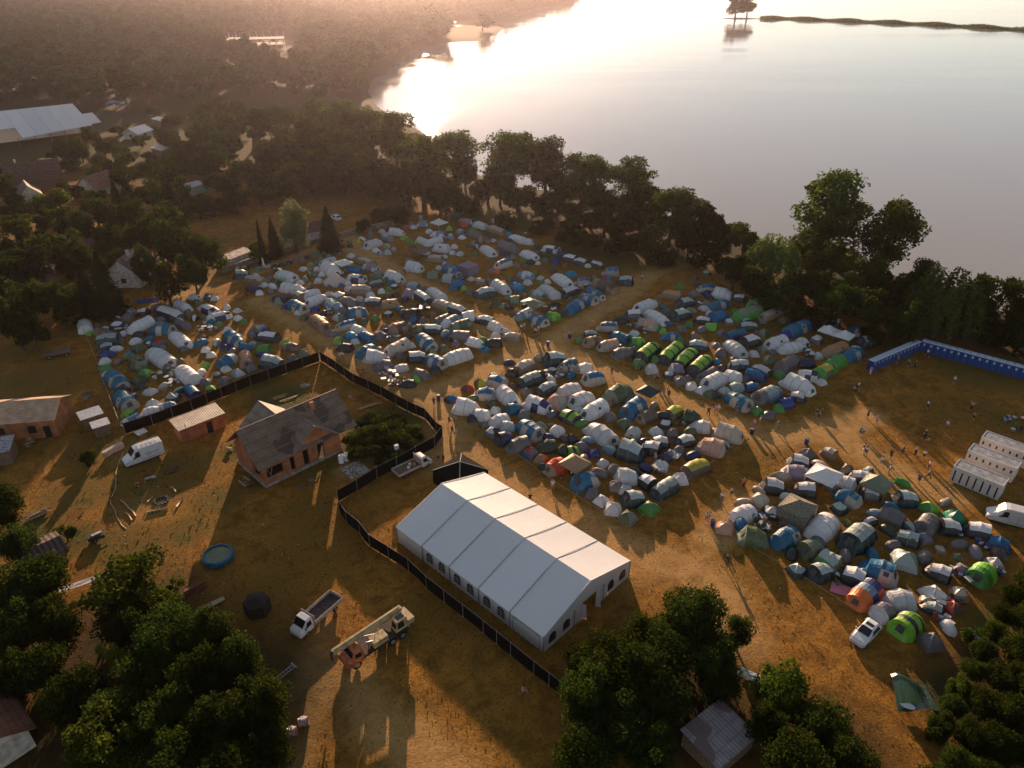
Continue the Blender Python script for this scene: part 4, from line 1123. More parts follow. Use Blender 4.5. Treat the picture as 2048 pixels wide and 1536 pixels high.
BL_B = """T 185 187 36 0 2.3 pb;D 110 217 2.1 wh;D 402 227 2.3 lm;D 522 192 2.7 ot;T 545 167 42 0 2.5 pu;D 595 237 2.3 gn;T 660 202 46 16 2.5 wh;T 790 237 66 22 2.9 tn;D 892 272 2 cy;D 240 252 2.3 wh;D 235 302 1.7 rd;T 200 337 52 20 2.1 wh;
T 280 332 56 -20 2.3 wh;T 310 272 52 0 2.4 pb;D 410 292 2.5 gb;T 500 257 32 10 2.1 gb;D 510 302 2.1 wh;T 620 277 52 16 2.3 gy;T 340 387 62 6 2.9 wh;D 442 377 2.3 wb;D 490 432 2.2 wh;D 430 427 1.9 wh;D 362 457 1.9 wh;D 212 427 2.1 wh;
T 290 472 62 6 2.5 tn;D 620 342 2.7 br;T 690 322 52 0 2.5 br;D 765 327 1.8 wh;T 725 407 52 36 2.7 wh;T 890 377 72 26 2.9 gy;T 960 312 56 16 2.5 wh;T 1045 332 46 6 2.5 wh;D 1130 380 2.1 dk;T 1240 397 66 12 2.5 dw;T 1062 442 56 26 2.7 wh;
D 620 437 2.1 ol;D 920 457 2.1 ol;D 1010 487 2.1 gn;D 1070 502 2.3 dk;D 1190 487 2.3 ol;D 1130 512 1.7 wh;T 1330 437 42 0 2.1 nv;T 1395 472 52 12 2.7 wd;T 1480 497 52 12 2.7 wd;D 1270 502 2.1 bb;D 1540 532 1.9 wh;D 1355 532 1.9 rd;
T 1620 527 46 12 2.1 wd;T 1740 577 56 0 2.9 cb;D 1680 622 1.8 mg;D 1715 632 1.7 cy;T 1850 652 62 6 3.1 dg;T 1510 652 56 0 2.9 cb;T 1680 702 92 32 3.1 br;D 1400 597 2.9 cy;T 1335 647 62 42 2.9 wh;T 1600 762 62 32 2.5 bc;T 1545 802 62 22 2.7 bc;
T 1435 857 62 -42 2.9 bc;T 1390 742 62 -26 2.7 wd;T 1225 742 62 42 2.7 wh;D 1150 632 1.9 wh;D 1155 672 1.7 gn;D 1210 662 1.9 wh;T 1030 607 62 12 2.7 wb;D 905 642 2.4 ol;T 850 512 52 -16 2.7 cb;D 755 572 2.3 pu;D 800 577 2.2 ot;
D 960 527 2.1 gy;D 1030 547 1.9 br;T 970 712 46 22 2.3 cy;D 1100 587 1.9 gn;D 1250 572 2.3 br;T 120 542 62 12 3.1 wh;D 322 550 1.9 wh;T 270 602 56 0 2.9 gg;T 430 572 52 32 2.7 bc;T 400 632 46 6 2.9 pg;T 470 682 42 -22 2.5 bl;
D 520 717 2.1 lm;D 570 747 2.3 gy;D 585 642 1.9 wh;T 660 667 42 0 2.3 tn;D 730 662 2.3 gy;T 700 747 80 -16 3.4 dg;T 830 707 56 36 2.7 wh;D 790 832 2.5 do;D 850 862 2.1 ol;D 890 787 2.1 pg;T 940 807 42 0 2.3 gg;D 1270 852 2.5 dk;
D 960 902 2.1 ob;T 1020 927 52 -26 2.3 wb;T 1140 972 56 26 2.9 bc;T 1260 947 62 0 2.3 lm;D 1330 922 1.9 do;D 900 882 1.9 dk;D 1400 802 1.7 ol;D 1480 702 2.1 tn;T 1130 762 52 22 2.5 pg;D 1045 670 2.2 wh;D 970 665 1.8 br;
T 700 972 66 12 2.7 wd;T 790 1032 46 22 2.3 wh;D 870 1067 2.1 wh;T 920 1112 72 6 2.5 tn;D 780 1107 2.3 wh;T 770 1162 62 0 2.3 dk;D 690 1217 2.1 cy;T 620 1162 62 16 2.1 wh;D 760 490 1.9 ol;D 1290 460 1.8 nv;D 560 370 1.7 ol;D 1090 790 1.7 pu"""
BL_C = """T 665 300 68 16 2.9 ob;D 720 242 2.1 gn;D 820 292 2.7 gy;T 905 252 52 0 2.7 cb;T 1010 292 66 12 3.1 wh;T 1120 322 42 6 2.3 wd;T 990 362 56 -12 2.7 bc;T 1270 352 62 -32 3.1 gr;T 1185 422 76 -22 3.3 gr;D 1100 412 1.9 gn;T 758 352 46 -12 2.7 dg;
D 880 390 2.3 wh;D 630 412 2.4 gy;T 485 372 62 -26 2.7 wh;D 552 347 1.9 gy;T 558 450 66 40 2.9 wh;T 725 432 52 -16 2.9 dg;T 400 432 52 0 2.7 gd;T 320 472 46 0 2.1 dk;T 495 502 66 16 2.7 pk;T 230 517 62 6 2.7 cb;T 875 472 52 6 2.3 wd;
T 985 442 52 -16 2.7 bl;D 780 502 2.3 gn;D 730 532 2.3 gy;D 1052 487 2.4 gd;T 930 517 46 6 2.1 lm;T 1185 512 62 0 2.5 dg;D 1000 557 2 gy;T 1338 432 62 -22 2.5 tn;D 1432 392 2.7 pu;D 1430 472 2.5 br;T 1515 527 66 -26 3.1 bc;
T 1622 472 62 16 2.9 nb;D 1290 562 2.5 gg;T 1095 575 66 -12 2.5 nb;T 662 582 56 0 2.3 bc;D 600 547 2.1 lm;T 315 587 56 22 2.5 bl;D 402 562 2.3 wh;T 130 617 56 -12 2.5 br;T 232 642 62 -12 2.7 pk;T 325 692 62 -12 2.9 gy;
T 432 622 52 0 2.3 lm;D 30 612 1.9 gn;T 108 567 46 0 2.1 dg;T 500 682 60 -50 2.9 gs;T 655 692 52 -46 2.9 gs;T 758 722 52 -50 2.9 gs;T 860 772 52 -50 2.9 gs;D 720 612 2.1 gn;D 545 740 2.3 gn;D 440 767 2.9 gn;D 525 805 2.9 wh;
T 840 642 72 6 2.9 dg;D 818 577 2.5 br;D 965 642 2.1 pu;T 1100 662 52 46 2.9 wh;T 1200 612 56 -16 2.9 wd;D 1225 702 2.3 wh;D 1280 672 2.3 ol;D 1000 692 2.7 gy;T 1120 777 66 0 2.7 dg;T 1275 812 60 26 2.5 wd;D 1335 742 2.9 ol;
D 1395 842 2.5 gn;D 970 755 2 cy;T 700 802 42 0 2.3 pu;D 642 847 2.3 dg;D 722 882 2.9 gy;D 798 922 2.5 wh;T 910 842 52 -22 2.3 gy;D 862 952 2.3 wh;T 960 880 62 -32 2.9 wh;T 1075 852 52 22 2.7 wh;D 935 977 2.9 do;D 1022 950 2.3 wh;
T 1120 1022 72 42 2.9 bc;T 1210 927 52 0 2.5 nb;T 1230 850 72 16 2.5 nb;D 800 812 2.1 dk;T 1100 927 52 -6 2.3 pg;T 1320 975 76 -32 2.9 gb;D 1245 1090 2.3 gn;D 1325 1117 2.5 gy;D 1392 1072 2.3 gn;T 1440 1037 46 -6 2.1 bb;
T 1520 992 56 12 2.5 wd;T 1535 912 92 42 3.3 wh;T 1590 847 72 12 2.5 dw;D 1680 892 2.3 wh;T 1700 822 60 -32 2.9 yg;T 1775 762 52 -26 2.7 gn;T 1578 762 62 0 2.5 nv;T 1465 762 62 -32 2.7 gy;T 1380 622 56 -16 2.9 wh;T 1480 655 66 -16 2.7 wh;
D 1555 620 2.7 wh;T 1765 492 52 12 2.7 wd;T 1955 552 66 26 2.9 bc;D 1650 602 3.1 gd;T 1780 672 62 -22 2.9 ob;T 1895 702 52 -26 2.9 bc;T 1992 620 42 -6 2.9 dg;D 1665 722 1.9 wh;T 1440 572 46 -12 1.9 bb;D 895 152 2.5 dg;D 815 187 2.1 br;
T 685 1092 46 -16 2.7 ye;T 800 1132 56 12 2.7 do;D 618 1180 2.5 wd;D 555 1232 2.5 wh;D 668 1242 2.4 gy;D 785 1232 2.4 ol;T 870 1192 46 6 2.7 wh;T 1055 1240 92 26 3.2 cr;T 940 1330 82 22 3.2 pk;T 760 1290 52 -12 2.5 wd;
D 1245 560 1.9 br;D 565 520 1.8 gn;D 1080 740 1.8 gy;D 1350 690 1.8 gy;D 1165 870 1.9 gy;D 1000 800 1.9 br;D 770 870 1.8 gy;D 640 760 1.9 do;D 1280 480 1.9 gy"""
BL_D = """T 1075 142 82 -12 3.5 dg;D 930 137 2.4 tn;T 820 202 66 -32 2.9 tn;T 720 262 36 6 1.9 dk;T 1185 197 62 -12 2.9 cb;T 1315 217 62 0 2.7 wh;T 1390 302 76 -16 2.9 cb;T 860 312 76 -26 2.9 dg;T 590 322 72 22 3.1 cb;D 455 342 2.4 yo;
D 345 385 2.1 rd;T 500 422 76 6 3.1 cb;T 680 452 62 52 2.9 wh;D 720 372 1.8 br;D 217 472 2.6 nb;T 338 532 92 10 3.3 wh;T 460 602 52 12 2.5 wh;D 577 570 2.2 wh;D 550 517 2.1 do;D 830 417 2.2 gy;T 1000 382 66 -32 2.5 dg;T 930 520 96 32 2.9 dw;
D 1080 485 4.3 pk;T 1190 392 82 -22 2.9 wh;T 1293 472 82 -32 2.9 wh;T 1392 557 82 -42 2.9 wh;T 1190 612 66 36 2.9 gs;T 730 552 52 -12 2.3 bl;D 812 602 2.6 gy;T 615 642 66 -26 2.5 wh;T 680 697 52 -6 2.1 wh;D 550 742 2.8 gd;D 480 692 1.8 br;
D 390 632 2.1 dk;T 862 722 76 52 3.1 bc;D 1080 735 2.9 wh;T 660 792 62 -16 2.5 nv;T 780 842 72 -16 2.9 gy;T 1010 852 72 -12 2.7 do;D 1140 892 2.6 do;D 1200 800 2.3 dk;D 1280 862 2.7 gy;D 865 910 2.8 rb;D 950 962 2.3 ot;T 1080 1012 66 -32 2.9 ot;
T 1325 1132 76 -26 3.1 bc;D 1372 1247 2.5 gy;D 1447 1302 2.5 wh;D 1542 1367 2.9 wh;D 1662 1442 2.8 ol;D 1838 1362 3 gn;T 1720 1282 56 -12 2.7 dg;D 1642 1217 2.3 wh;D 1568 1187 2.5 gy;T 1660 1105 62 0 2.9 wh;T 1822 1150 46 32 2.5 wd;
D 1460 997 2.1 wh;D 1548 1052 2.3 gy;D 1392 922 2.1 bb;T 1450 752 102 66 3.3 wh;T 1690 892 92 26 3.7 dg;T 1860 872 52 12 2.7 wd;T 1930 822 56 0 2.5 wd;D 1708 742 2.7 wh;T 1820 612 62 -22 2.5 br;D 1520 622 2.5 gy;D 1640 672 2.8 ol;T 1710 542 62 -42 3.1 bc;
T 1600 412 82 -26 4.2 ol;D 1530 512 1.9 br;D 1145 800 1.9 br;D 970 1030 2 dk;T 1210 900 40 -10 2 lg"""
BL_E = """D 300 197 2.4 gy;D 215 232 2.4 pu;D 150 272 2.4 nv;D 112 347 3 wh;T 480 362 112 -42 3.1 ye;D 312 485 3 wh;T 150 582 102 -62 2.9 dg;D 1620 222 2.8 gy;T 1545 312 72 12 2.9 wd;T 1490 412 92 12 2.9 pu;D 1360 462 3.2 tn;T 1280 562 92 12 3.1 wd;
D 1130 702 3.2 cr;T 970 832 92 -42 2.9 wh;D 1240 832 3 wd;T 1600 592 82 12 2.9 wd;D 770 985 3 pk;T 1080 1080 112 22 3.3 ol;T 1395 1080 92 -50 3.1 bc;D 1390 922 2.6 br;T 1660 1190 72 -32 3.1 gg;T 1850 1322 52 22 2.7 gt;
D 1500 1422 2.8 dg;T 1760 1432 82 -32 2.9 dg;T 1840 222 46 22 2.3 tn"""
BL_F = """T 215 670 76 -76 3.7 wh;T 545 765 90 -80 3.7 dg;T 432 282 62 22 2.5 wh;T 455 420 102 52 3.1 bc;T 655 385 62 12 2.5 gd;T 550 235 52 12 2.7 wd;D 430 162 2.4 br;T 985 432 62 0 3.1 dg;D 1178 510 3 lm;T 850 585 122 52 2.9 gy;D 1420 602 3.4 te;
D 362 522 2.8 dg;D 430 650 1.5 yo;T 1175 655 52 -60 2.9 gy;T 990 792 112 36 2.7 dg;D 1140 792 2.6 pu;T 1380 692 62 6 2.9 wd;T 1640 722 82 22 3.1 wd;T 1820 842 72 22 2.9 nb;D 970 982 4.2 pg;T 740 1085 112 42 3.7 bc;T 500 1132 82 32 3.1 wd;
T 270 1002 62 42 2.9 gt;D 1820 932 2.4 br;D 1780 1022 2.8 pw;T 1680 1112 62 -60 3.1 lm;T 1285 1105 82 32 2.7 wd;D 1230 1292 3.4 wh;D 1460 1302 2.7 tn;T 600 1302 92 -80 3.1 nt;T 930 1342 82 0 3.3 wh;T 780 1452 62 -42 2.7 pu;D 1160 1372 2 tn;
T 1230 1432 62 22 2.1 dg;D 1400 1422 2.6 rd;D 1285 902 1.9 tn;D 1450 972 1.6 ol"""
BL_G = """T 1320 500 56 -46 3.1 lg;D 1462 612 3.2 gy;D 620 170 2.6 dg"""
TS = 1.0
for data, ox, oy, s in ((BL_H,0,480,500/2048),(BL_A,450,400,500/2048),(BL_B,800,400,500/2048),(BL_C,1150,500,600/2048),(BL_D,850,680,500/2048),(BL_E,1300,860,400/2048),(BL_F,1600,900,448/2048),(BL_G,1400,1086,648/2048)):
    TS = .9 if data in (BL_E, BL_F, BL_G) else 1.0
    for e in data.replace("\n", "").split(";"):
        f = e.split()
        if not f: continue
        if f[0] == 'T': tunnel(ox+float(f[1])*s, oy+float(f[2])*s, float(f[3])*s, float(f[4])*s, float(f[5])*TS, f[6])
        else: dome(ox+float(f[1])*s, oy+float(f[2])*s, float(f[3])*TS, f[4])

# small tents that fill the gaps of the rows
BLOCKS = [[(190,640),(330,590),(440,600),(600,700),(250,845)],[(480,545),(700,490),(1040,690),(990,700),(800,770)],[(705,475),(840,430),(960,430),(1270,560),(1090,650)],
          [(1160,680),(1380,560),(1740,680),(1560,820),(1440,800)],[(890,800),(1060,700),(1210,740),(1250,780),(1490,870),(1260,1040)],[(1430,1050),(1610,900),(1900,1000),(2010,1110),(1880,1290),(1700,1200)]]

# small pop-up tents squeezed between the big ones
def popup_proto(style):
    body, top, end, look = STY[style]
    m = MB(); NA, NB = 12, 6
    def pt(i, j):
        u = -1+2*i/NA; a = math.pi*j/NB
        return Vector((u*1.15, math.cos(a)*.72*(1-u*u)**.45, max(0, math.sin(a))*.85*(1-abs(u)**2.6)**.6*(1.0-.18*u)))
    roof = MB()
    for i in range(NA):
        for j in range(NB):
            (roof if (2 <= j < 4 and top != body) else m).add([pt(i,j),pt(i+1,j),pt(i+1,j+1),pt(i,j+1)], [(0,1,2,3)])
    out = [('canopy', m.mesh("popup_canopy", FAB(body), True))]
    if roof.v: out.append(('roof_panel', roof.mesh("popup_roof", FAB(top), True)))
    d = MB(); d.add([pt(3,4)+Vector((0,-.03,.0)), pt(6,4)+Vector((0,-.03,0)), pt(6,6)+Vector((0,-.03,.05)), pt(3,6)+Vector((0,-.03,.05))], [(0,1,2,3)]); out.append(('door', d.mesh("popup_door", MESHW)))
    return out
PP = {}
pf = random.Random(404)
taken = [(c.x, c.y, 1.35) for t, c in TENTS]
FILLS = ['gy','gy','dk','dg','wh','wh','do','ol','br','nv','gg','wd','gb','pu','tn','bl','gn','gy']
nf = 0
for bi, B in enumerate(BLOCKS):
    wx = [G(*p) for p in B]; xs0, xs1 = min(p.x for p in wx), max(p.x for p in wx); ys0, ys1 = min(p.y for p in wx), max(p.y for p in wx)
    poly = [(p.x, p.y) for p in wx]
    for k in range([700,1100,900,900,900,500][bi]):
        x, y = pf.uniform(xs0, xs1), pf.uniform(ys0, ys1)
        if not inside((x, y), poly): continue
        if any((x-a)**2+(y-b)**2 < (r+.75)**2 for a, b, r in taken): continue
        if nf >= [25,60,90,115,145,175][bi]: break
        taken.append((x, y, 1.0)); nf += 1
        st = pf.choice(FILLS)
        if st not in PP: PP[st] = popup_proto(st)
        t = thing("pop_up_tent", (x, y, 0), pf.uniform(0, 6.28), scale=pf.uniform(.95,1.2))
        for pn, me_ in PP[st]: link(pn, me_, t)
        auto(t, STY[st][3]+" pop-up tent", "tent", TG)
print("tunnels", sum(o.name.startswith('tunnel') for o, c in TENTS), "domes", sum(o.name.startswith('dome') for o, c in TENTS), "popups", nf)
# ------------------------------------------------------------------ common materials
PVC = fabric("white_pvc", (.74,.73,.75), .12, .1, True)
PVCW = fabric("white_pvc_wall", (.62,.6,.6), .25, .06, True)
SEAM = paint("pvc_seam", (.22,.22,.24), .6, .1)
DARKW = paint("dark_window", (.02,.018,.02), .3, .2)
GLASS = paint("vehicle_glass", (.012,.014,.018), .08, .1, spec=.8)
WHITEP = paint("white_vehicle_paint", (.66,.66,.68), .25, .05, spec=.6)
GREYP = paint("grey_plastic", (.12,.12,.125), .6, .15)
TYRE = paint("tyre_rubber", (.018,.018,.018), .85, .2)
RIM = paint("wheel_rim", (.3,.3,.31), .35, .1, metal=.6)
STEEL = paint("weathered_steel", (.18,.16,.14), .5, .3, 4, metal=.5)
WOOD_N = paint("fresh_timber", (.42,.28,.15), .8, .3, 5, .3)
WOOD_O = paint("old_timber", (.16,.11,.075), .9, .35, 5, .4)
BRICK = brickmat("orange_brick", (.44,.16,.06), (.34,.115,.045), (.2,.14,.1), 1, .5, .25, .02)
ROOFT = stripmat("grey_brown_roof", (.22,.15,.11), (.125,.085,.062), .34, 0, .65, .5, tile=1.15, patch=(.075,.052,.042))
ROOFT_Y = stripmat("grey_brown_roof_gable", (.27,.205,.17), (.16,.12,.095), .34, 1, .65, .5, tile=1.15)
CONC = paint("concrete", (.32,.28,.25), .9, .25, 2, .3)
RED_T = stripmat("red_tile_roof", (.28,.085,.045), (.17,.05,.03), .35, 0, .8, .6, tile=.5)
CORR = stripmat("beige_corrugated", (.42,.33,.25), (.27,.2,.15), .32, 0, .55, .8)
CORRX = stripmat("tan_corrugated", (.55,.36,.24), (.38,.24,.16), .3, 1, .6, .8)
BLACKS = paint("black_screen_cloth", (.010,.009,.008), 1.0, .3, 6, .4, spec=.05)
WALLW = paint("white_render", (.5,.45,.4), .9, .2, 1.5, .3)

def wheel(parent, x, y, r, wd=.22):
    w_ = MB(); n = 16
    for k in range(n):
        pass
    w_.tube([(x, y-wd/2, r), (x, y-wd/2+.03, r), (x, y+wd/2-.03, r), (x, y+wd/2, r)], [r*.93, r, r, r*.93], n)
    o = w_.build("wheel", TYRE, parent, True)
    s = 1 if y > 0 else -1
    MB().tube([(x, y+s*(wd/2-.02), r), (x, y+s*(wd/2+.015), r)], [r*.6, r*.55], 12).build("rim", RIM, o)
    return o

class Loft:
    """vehicle body from stations (x, z0, belt, top, half-width low, half-width top)"""
    def __init__(s, st): s.st = st
    def at(s, x):
        st = s.st
        for a, b in zip(st[:-1], st[1:]):
            if a[0] <= x <= b[0]:
                f = (x-a[0])/(b[0]-a[0]+1e-9); return [a[i]*(1-f)+b[i]*f for i in range(6)]
        return list(st[0] if x < st[0][0] else st[-1])
    def ring(s, p):
        x, z0, zb, zt, wl, wt = p
        c = min(.1, (zt-zb)*.3+.01)
        half = [(wl*.96, z0), (wl, z0+.14), (wl, zb), (wt+.02, zt-c), (wt-c*1.3, zt)]
        return [(x, -y, z) for y, z in half]+[(x, y, z) for y, z in reversed(half)]
    def mesh(s):
        m = MB(); rs = [s.ring(p) for p in s.st]; n = len(rs[0])
        for r in rs: m.v += r
        for i in range(len(rs)-1):
            for k in range(n):
                m.f.append((i*n+k, i*n+(k+1)%n, (i+1)*n+(k+1)%n, (i+1)*n+k))
        m.f.append(tuple(reversed(range(n)))); m.f.append(tuple(range((len(rs)-1)*n, len(rs)*n)))
        return m
    def side(s, x, f, sgn, off=.012):
        x_, z0, zb, zt, wl, wt = s.at(x)
        c = min(.1, (zt-zb)*.3+.01); zt2 = zt-c
        return Vector((x, sgn*((wl*(1-f)+(wt+.02)*f)+off), zb*(1-f)+zt2*f))
    def window(s, parent, x0, x1, f0, f1, sgn, name="window", skew0=0, skew1=0, mat=None):
        n = 5; m = MB()
        lo = [s.side(x0+(x1-x0)*i/n, f0, sgn) for i in range(n+1)]
        hi = [s.side(x0+skew0+(x1+skew1-x0-skew0)*i/n, f1, sgn) for i in range(n+1)]
        for i in range(n): m.add([lo[i], lo[i+1], hi[i+1], hi[i]], [(0,1,2,3)])
        return m.build(name, mat or GLASS, parent)
    def topstrip(s, parent, x0, x1, name, mat=None, inset=.12, off=.014):
        m = MB(); n = 6; pts = []
        for i in range(n+1):
            x = x0+(x1-x0)*i/n; p = s.at(x)
            h = p[3]+off; w_ = p[5]-inset
            pts.append((Vector((x, -w_, h)), Vector((x, w_, h))))
        dx = pts[-1][0].x-pts[0][0].x; dz = pts[-1][0].z-pts[0][0].z
        nrm = Vector((-dz, 0, dx)).normalized()*off
        if nrm.z < 0: nrm = -nrm
        for i in range(n): m.add([pts[i][0]+nrm, pts[i+1][0]+nrm, pts[i+1][1]+nrm, pts[i][1]+nrm], [(0,1,2,3)])
        return m.build(name, mat or GLASS, parent)

def between(p_front, p_back):
    """centre and heading (x axis points to the front) from two ground points of the photograph"""
    a, b = G(*p_front), G(*p_back)
    d = a-b
    return (a+b)/2, math.atan2(d.y, d.x), d.length

def van(p_front, p_back, label, L=5.9, rack=False, mark=False):
    c, rz, _ = between(p_front, p_back)
    t = thing("panel_van", (c.x, c.y, 0), rz, label, "van")
    h = L/2
    st = [(-h,.35,1.2,2.35,.96,.86),(-h+.08,.28,1.2,2.45,1.0,.9),(h-2.3,.28,1.2,2.5,1.02,.9),(h-1.75,.28,1.15,2.4,1.02,.86),(h-1.0,.28,1.08,1.55,1.0,.78),(h-.35,.28,1.0,1.15,.97,.75),(h,.32,.75,.85,.86,.7)]
    b = Loft(st); b.mesh().build("body", WHITEP, t)
    b.topstrip(t, h-1.72, h-1.03, "windscreen", inset=.04)
    for s in (-1, 1):
        b.window(t, h-2.25, h-1.3, .06, .78, s, "side_window", 0, -.28)
        m = MB(); 
        m.add([b.side(h-.42,.0,s,.02)+Vector((0,0,-.05)), b.side(h-.1,.0,s,.02)+Vector((0,0,-.12)), b.side(h-.1,.0,s,.02)+Vector((0,0,-.3)), b.side(h-.42,.0,s,.02)+Vector((0,0,-.22))], [(0,1,2,3)])
        m.build("headlight", paint("lamp_glass", (.5,.5,.48), .15, .05), t)
        MB().box(h-1.42,h-1.3,s*1.04-(.12 if s<0 else 0),s*1.04+(.12 if s>0 else 0),1.15,1.4).build("mirror", GREYP, t)
        for x in (-h+1.05, h-.95): wheel(t, x, s*.86, .34)
        MB().tube([(-h+.3,s*1.035,.62),(h-2.5,s*1.035,.62)], .03, 4).build("side_moulding", GREYP, t)
        ln = MB(); ln.box(h-3.5, h-3.47, s*1.022-.004, s*1.022+.004, .5, 1.9); ln.box(h-2.42, h-2.4, s*1.022-.004, s*1.022+.004, .4, 1.9)
        ln.build("door_seam", GREYP, t)
    MB().box(h-.02,h+.06,-.82,.82,.3,.6).build("bumper", GREYP, t)
    MB().box(-h-.05,-h+.02,-.9,.9,.3,.55).build("bumper", GREYP, t)
    if rack:
        m = MB()
        for s in (-1,1): m.tube([(-h+.2,s*.72,2.66),(h-2.4,s*.72,2.66)], .03, 6)
        for k in range(5):
            x = -h+.3+k*(L-2.9)/4; m.tube([(x,-.78,2.62),(x,.78,2.62)], .03, 6)
            for s in (-1,1): m.tube([(x,s*.78,2.4),(x,s*.78,2.66)], .025, 5)
        m.build("roof_rack", paint("rack_alu", (.35,.25,.18), .4, .2), t)
    if mark:
        for s in (-1,1):
            m = MB(); cx_, cz = h-3.2 if s > 0 else h-3.2, 1.28
            r0, r1 = .17, .12
            for k in range(16):
                if k in (0,15): continue
                a0, a1 = k/16*6.283, (k+1)/16*6.283
                m.add([(cx_+math.cos(a0)*r0, s*1.045, cz+math.sin(a0)*r0),(cx_+math.cos(a1)*r0, s*1.045, cz+math.sin(a1)*r0),(cx_+math.cos(a1)*r1, s*1.045, cz+math.sin(a1)*r1),(cx_+math.cos(a0)*r1, s*1.045, cz+math.sin(a0)*r1)], [(0,1,2,3)])
            for k in range(9):
                if k == 4: continue
                x_ = cx_-.32-k*.15; m.add([(x_,s*1.045,cz-.05),(x_-.1,s*1.045,cz-.05),(x_-.1,s*1.045,cz+.07),(x_,s*1.045,cz+.07)], [(0,1,2,3)])
            m.build("company_mark", paint("mark_ink", (.06,.06,.08), .5, .1), t)
    return t

def car(p_front, p_back, label, L=4.4, roof=True, col=None):
    c, rz, _ = between(p_front, p_back)
    t = thing("parked_car", (c.x, c.y, 0), rz, label, "car")
    h = L/2
    st = [(-h,.32,.75,.82,.78,.66),(-h+.1,.25,.85,1.0,.86,.7),(-h+.55,.22,.92,1.42,.9,.6),(-h+1.2,.2,.92,1.52,.9,.62),(h-2.1,.2,.9,1.5,.9,.62),(h-1.25,.2,.88,1.0,.9,.68),(h-.4,.24,.78,.82,.88,.66),(h,.3,.6,.66,.72,.55)]
    b = Loft(st); b.mesh().build("body", col or WHITEP, t)
    b.topstrip(t, h-2.08, h-1.28, "windscreen", inset=.03); b.topstrip(t, -h+.14, -h+.56, "rear_window", inset=.05)
    if roof: b.topstrip(t, -h+1.3, h-2.4, "sunroof", inset=.2, off=.006)
    for s in (-1, 1):
        b.window(t, -h+.75, h-1.55, .1, .85, s, "side_window", .05, -.42)
        for x in (-h+.8, h-.85): wheel(t, x, s*.8, .32)
        MB().box(h-.3,h-.08,s*.55-.16,s*.55+.16,.62,.72).build("headlight", paint("lamp_glass", (.5,.5,.48), .15, .05), t)
        MB().box(-h+.0,-h+.12,s*.68-.1,s*.68+.1,.72,.86).build("tail_light", paint("red_lamp", (.4,.02,.01), .3, .05), t)
        MB().box(h-1.72,h-1.6,s*.98-.07,s*.98+.07,.92,1.05).build("mirror", col or WHITEP, t)
    return t

def flatbed(p_front, p_back, label, bedcol, L=6.2, cargo=False, sides=.45):
    c, rz, _ = between(p_front, p_back)
    t = thing("flatbed_truck", (c.x, c.y, 0), rz, label, "truck")
    h = L/2; cb = h-2.0
    st = [(cb,.5,1.2,2.05,.92,.78),(cb+.2,.45,1.2,2.15,.95,.8),(cb+.85,.42,1.15,2.1,.95,.78),(cb+1.45,.4,1.08,1.35,.94,.72),(cb+1.85,.4,.95,1.02,.9,.68),(h,.42,.7,.8,.8,.62)]
    b = Loft(st); b.mesh().build("cab", WHITEP, t)
    b.topstrip(t, cb+.88, cb+1.43, "windscreen", inset=.03)
    for s in (-1, 1):
        b.window(t, cb+.3, cb+1.15, .08, .8, s, "side_window", 0, -.25)
        MB().box(h-.25,h-.03,s*.55-.16,s*.55+.16,.68,.84).build("headlight", paint("lamp_glass", (.5,.5,.48), .15, .05), t)
        for x in (-h+1.2, h-.95): wheel(t, x, s*.82, .36, .26)
        MB().box(cb+1.2,cb+1.3,s*1.02-.08,s*1.02+.08,1.15,1.45).build("mirror", GREYP, t)
    MB().box(-h,cb-.05,-1.02,1.02,.82,.92).build("bed_floor", bedcol, t)
    edge = paint("bed_rail", (.42,.37,.33), .5, .2)
    for s in (-1,1): MB().box(-h,cb-.05,s*1.04-.025,s*1.04+.025,.82,.92+sides).build("side_board", edge, t)
    MB().box(-h-.03,-h+.02,-1.04,1.04,.82,.92+sides).build("tailgate", edge, t)
    MB().box(cb-.1,cb-.05,-1.04,1.04,.82,2.2).build("headboard", edge, t)
    MB().box(-h+.2,h-.6,-.4,.4,.5,.8).build("chassis", GREYP, t)
    return t, c, rz

# ------------------------------------------------------------------ white marquee
A_, B_, C_, D_ = G(793,1053,2.62), G(1088,1273,2.62), G(1260,1122,2.62), G(968,945,2.62)
mu = (B_-A_); ML = mu.length; MW = (D_-A_).length; mrz = math.atan2(mu.y, mu.x)
mq = thing("white_marquee", (A_.x, A_.y, 0), mrz, "long white party marquee with five bays and arched windows behind the black fence", "marquee")
ZE, ZR = 2.62, 5.1
bay = ML/5
for k in range(5):
    x0, x1 = k*bay+.0, (k+1)*bay-.0
    for side in (0, 1):
        m = MB(); ny_ = 6
        for j in range(ny_):
            f0, f1 = j/ny_, (j+1)/ny_
            def q(x, f, k_=0):
                y = (-.12+(MW/2+.12)*f) if side == 0 else (MW+.12-(MW/2+.12)*f)
                z = ZE-.04+(ZR-ZE+.04)*f - .05*math.sin(math.pi*f)*1.0 - .05*math.sin(math.pi*(x-x0)/(x1-x0))*math.sin(math.pi*f)
                return (x, y, z)
            xs_ = [x0+(x1-x0)*i/4 for i in range(5)]
            for i in range(4):
                vs = [q(xs_[i],f0), q(xs_[i+1],f0), q(xs_[i+1],f1), q(xs_[i],f1)]
                m.add(vs, [(0,1,2,3) if side == 0 else (3,2,1,0)])
        m.build("roof_panel", PVC, mq, True)
for k in range(6):
    x = k*bay; m = MB()
    m.tube([(x,-.14,ZE-.02),(x,MW/2,ZR+.03),(x,MW+.14,ZE-.02)], .045, 5)
    m.build("roof_seam", SEAM if 0 < k < 5 else PVC, mq)
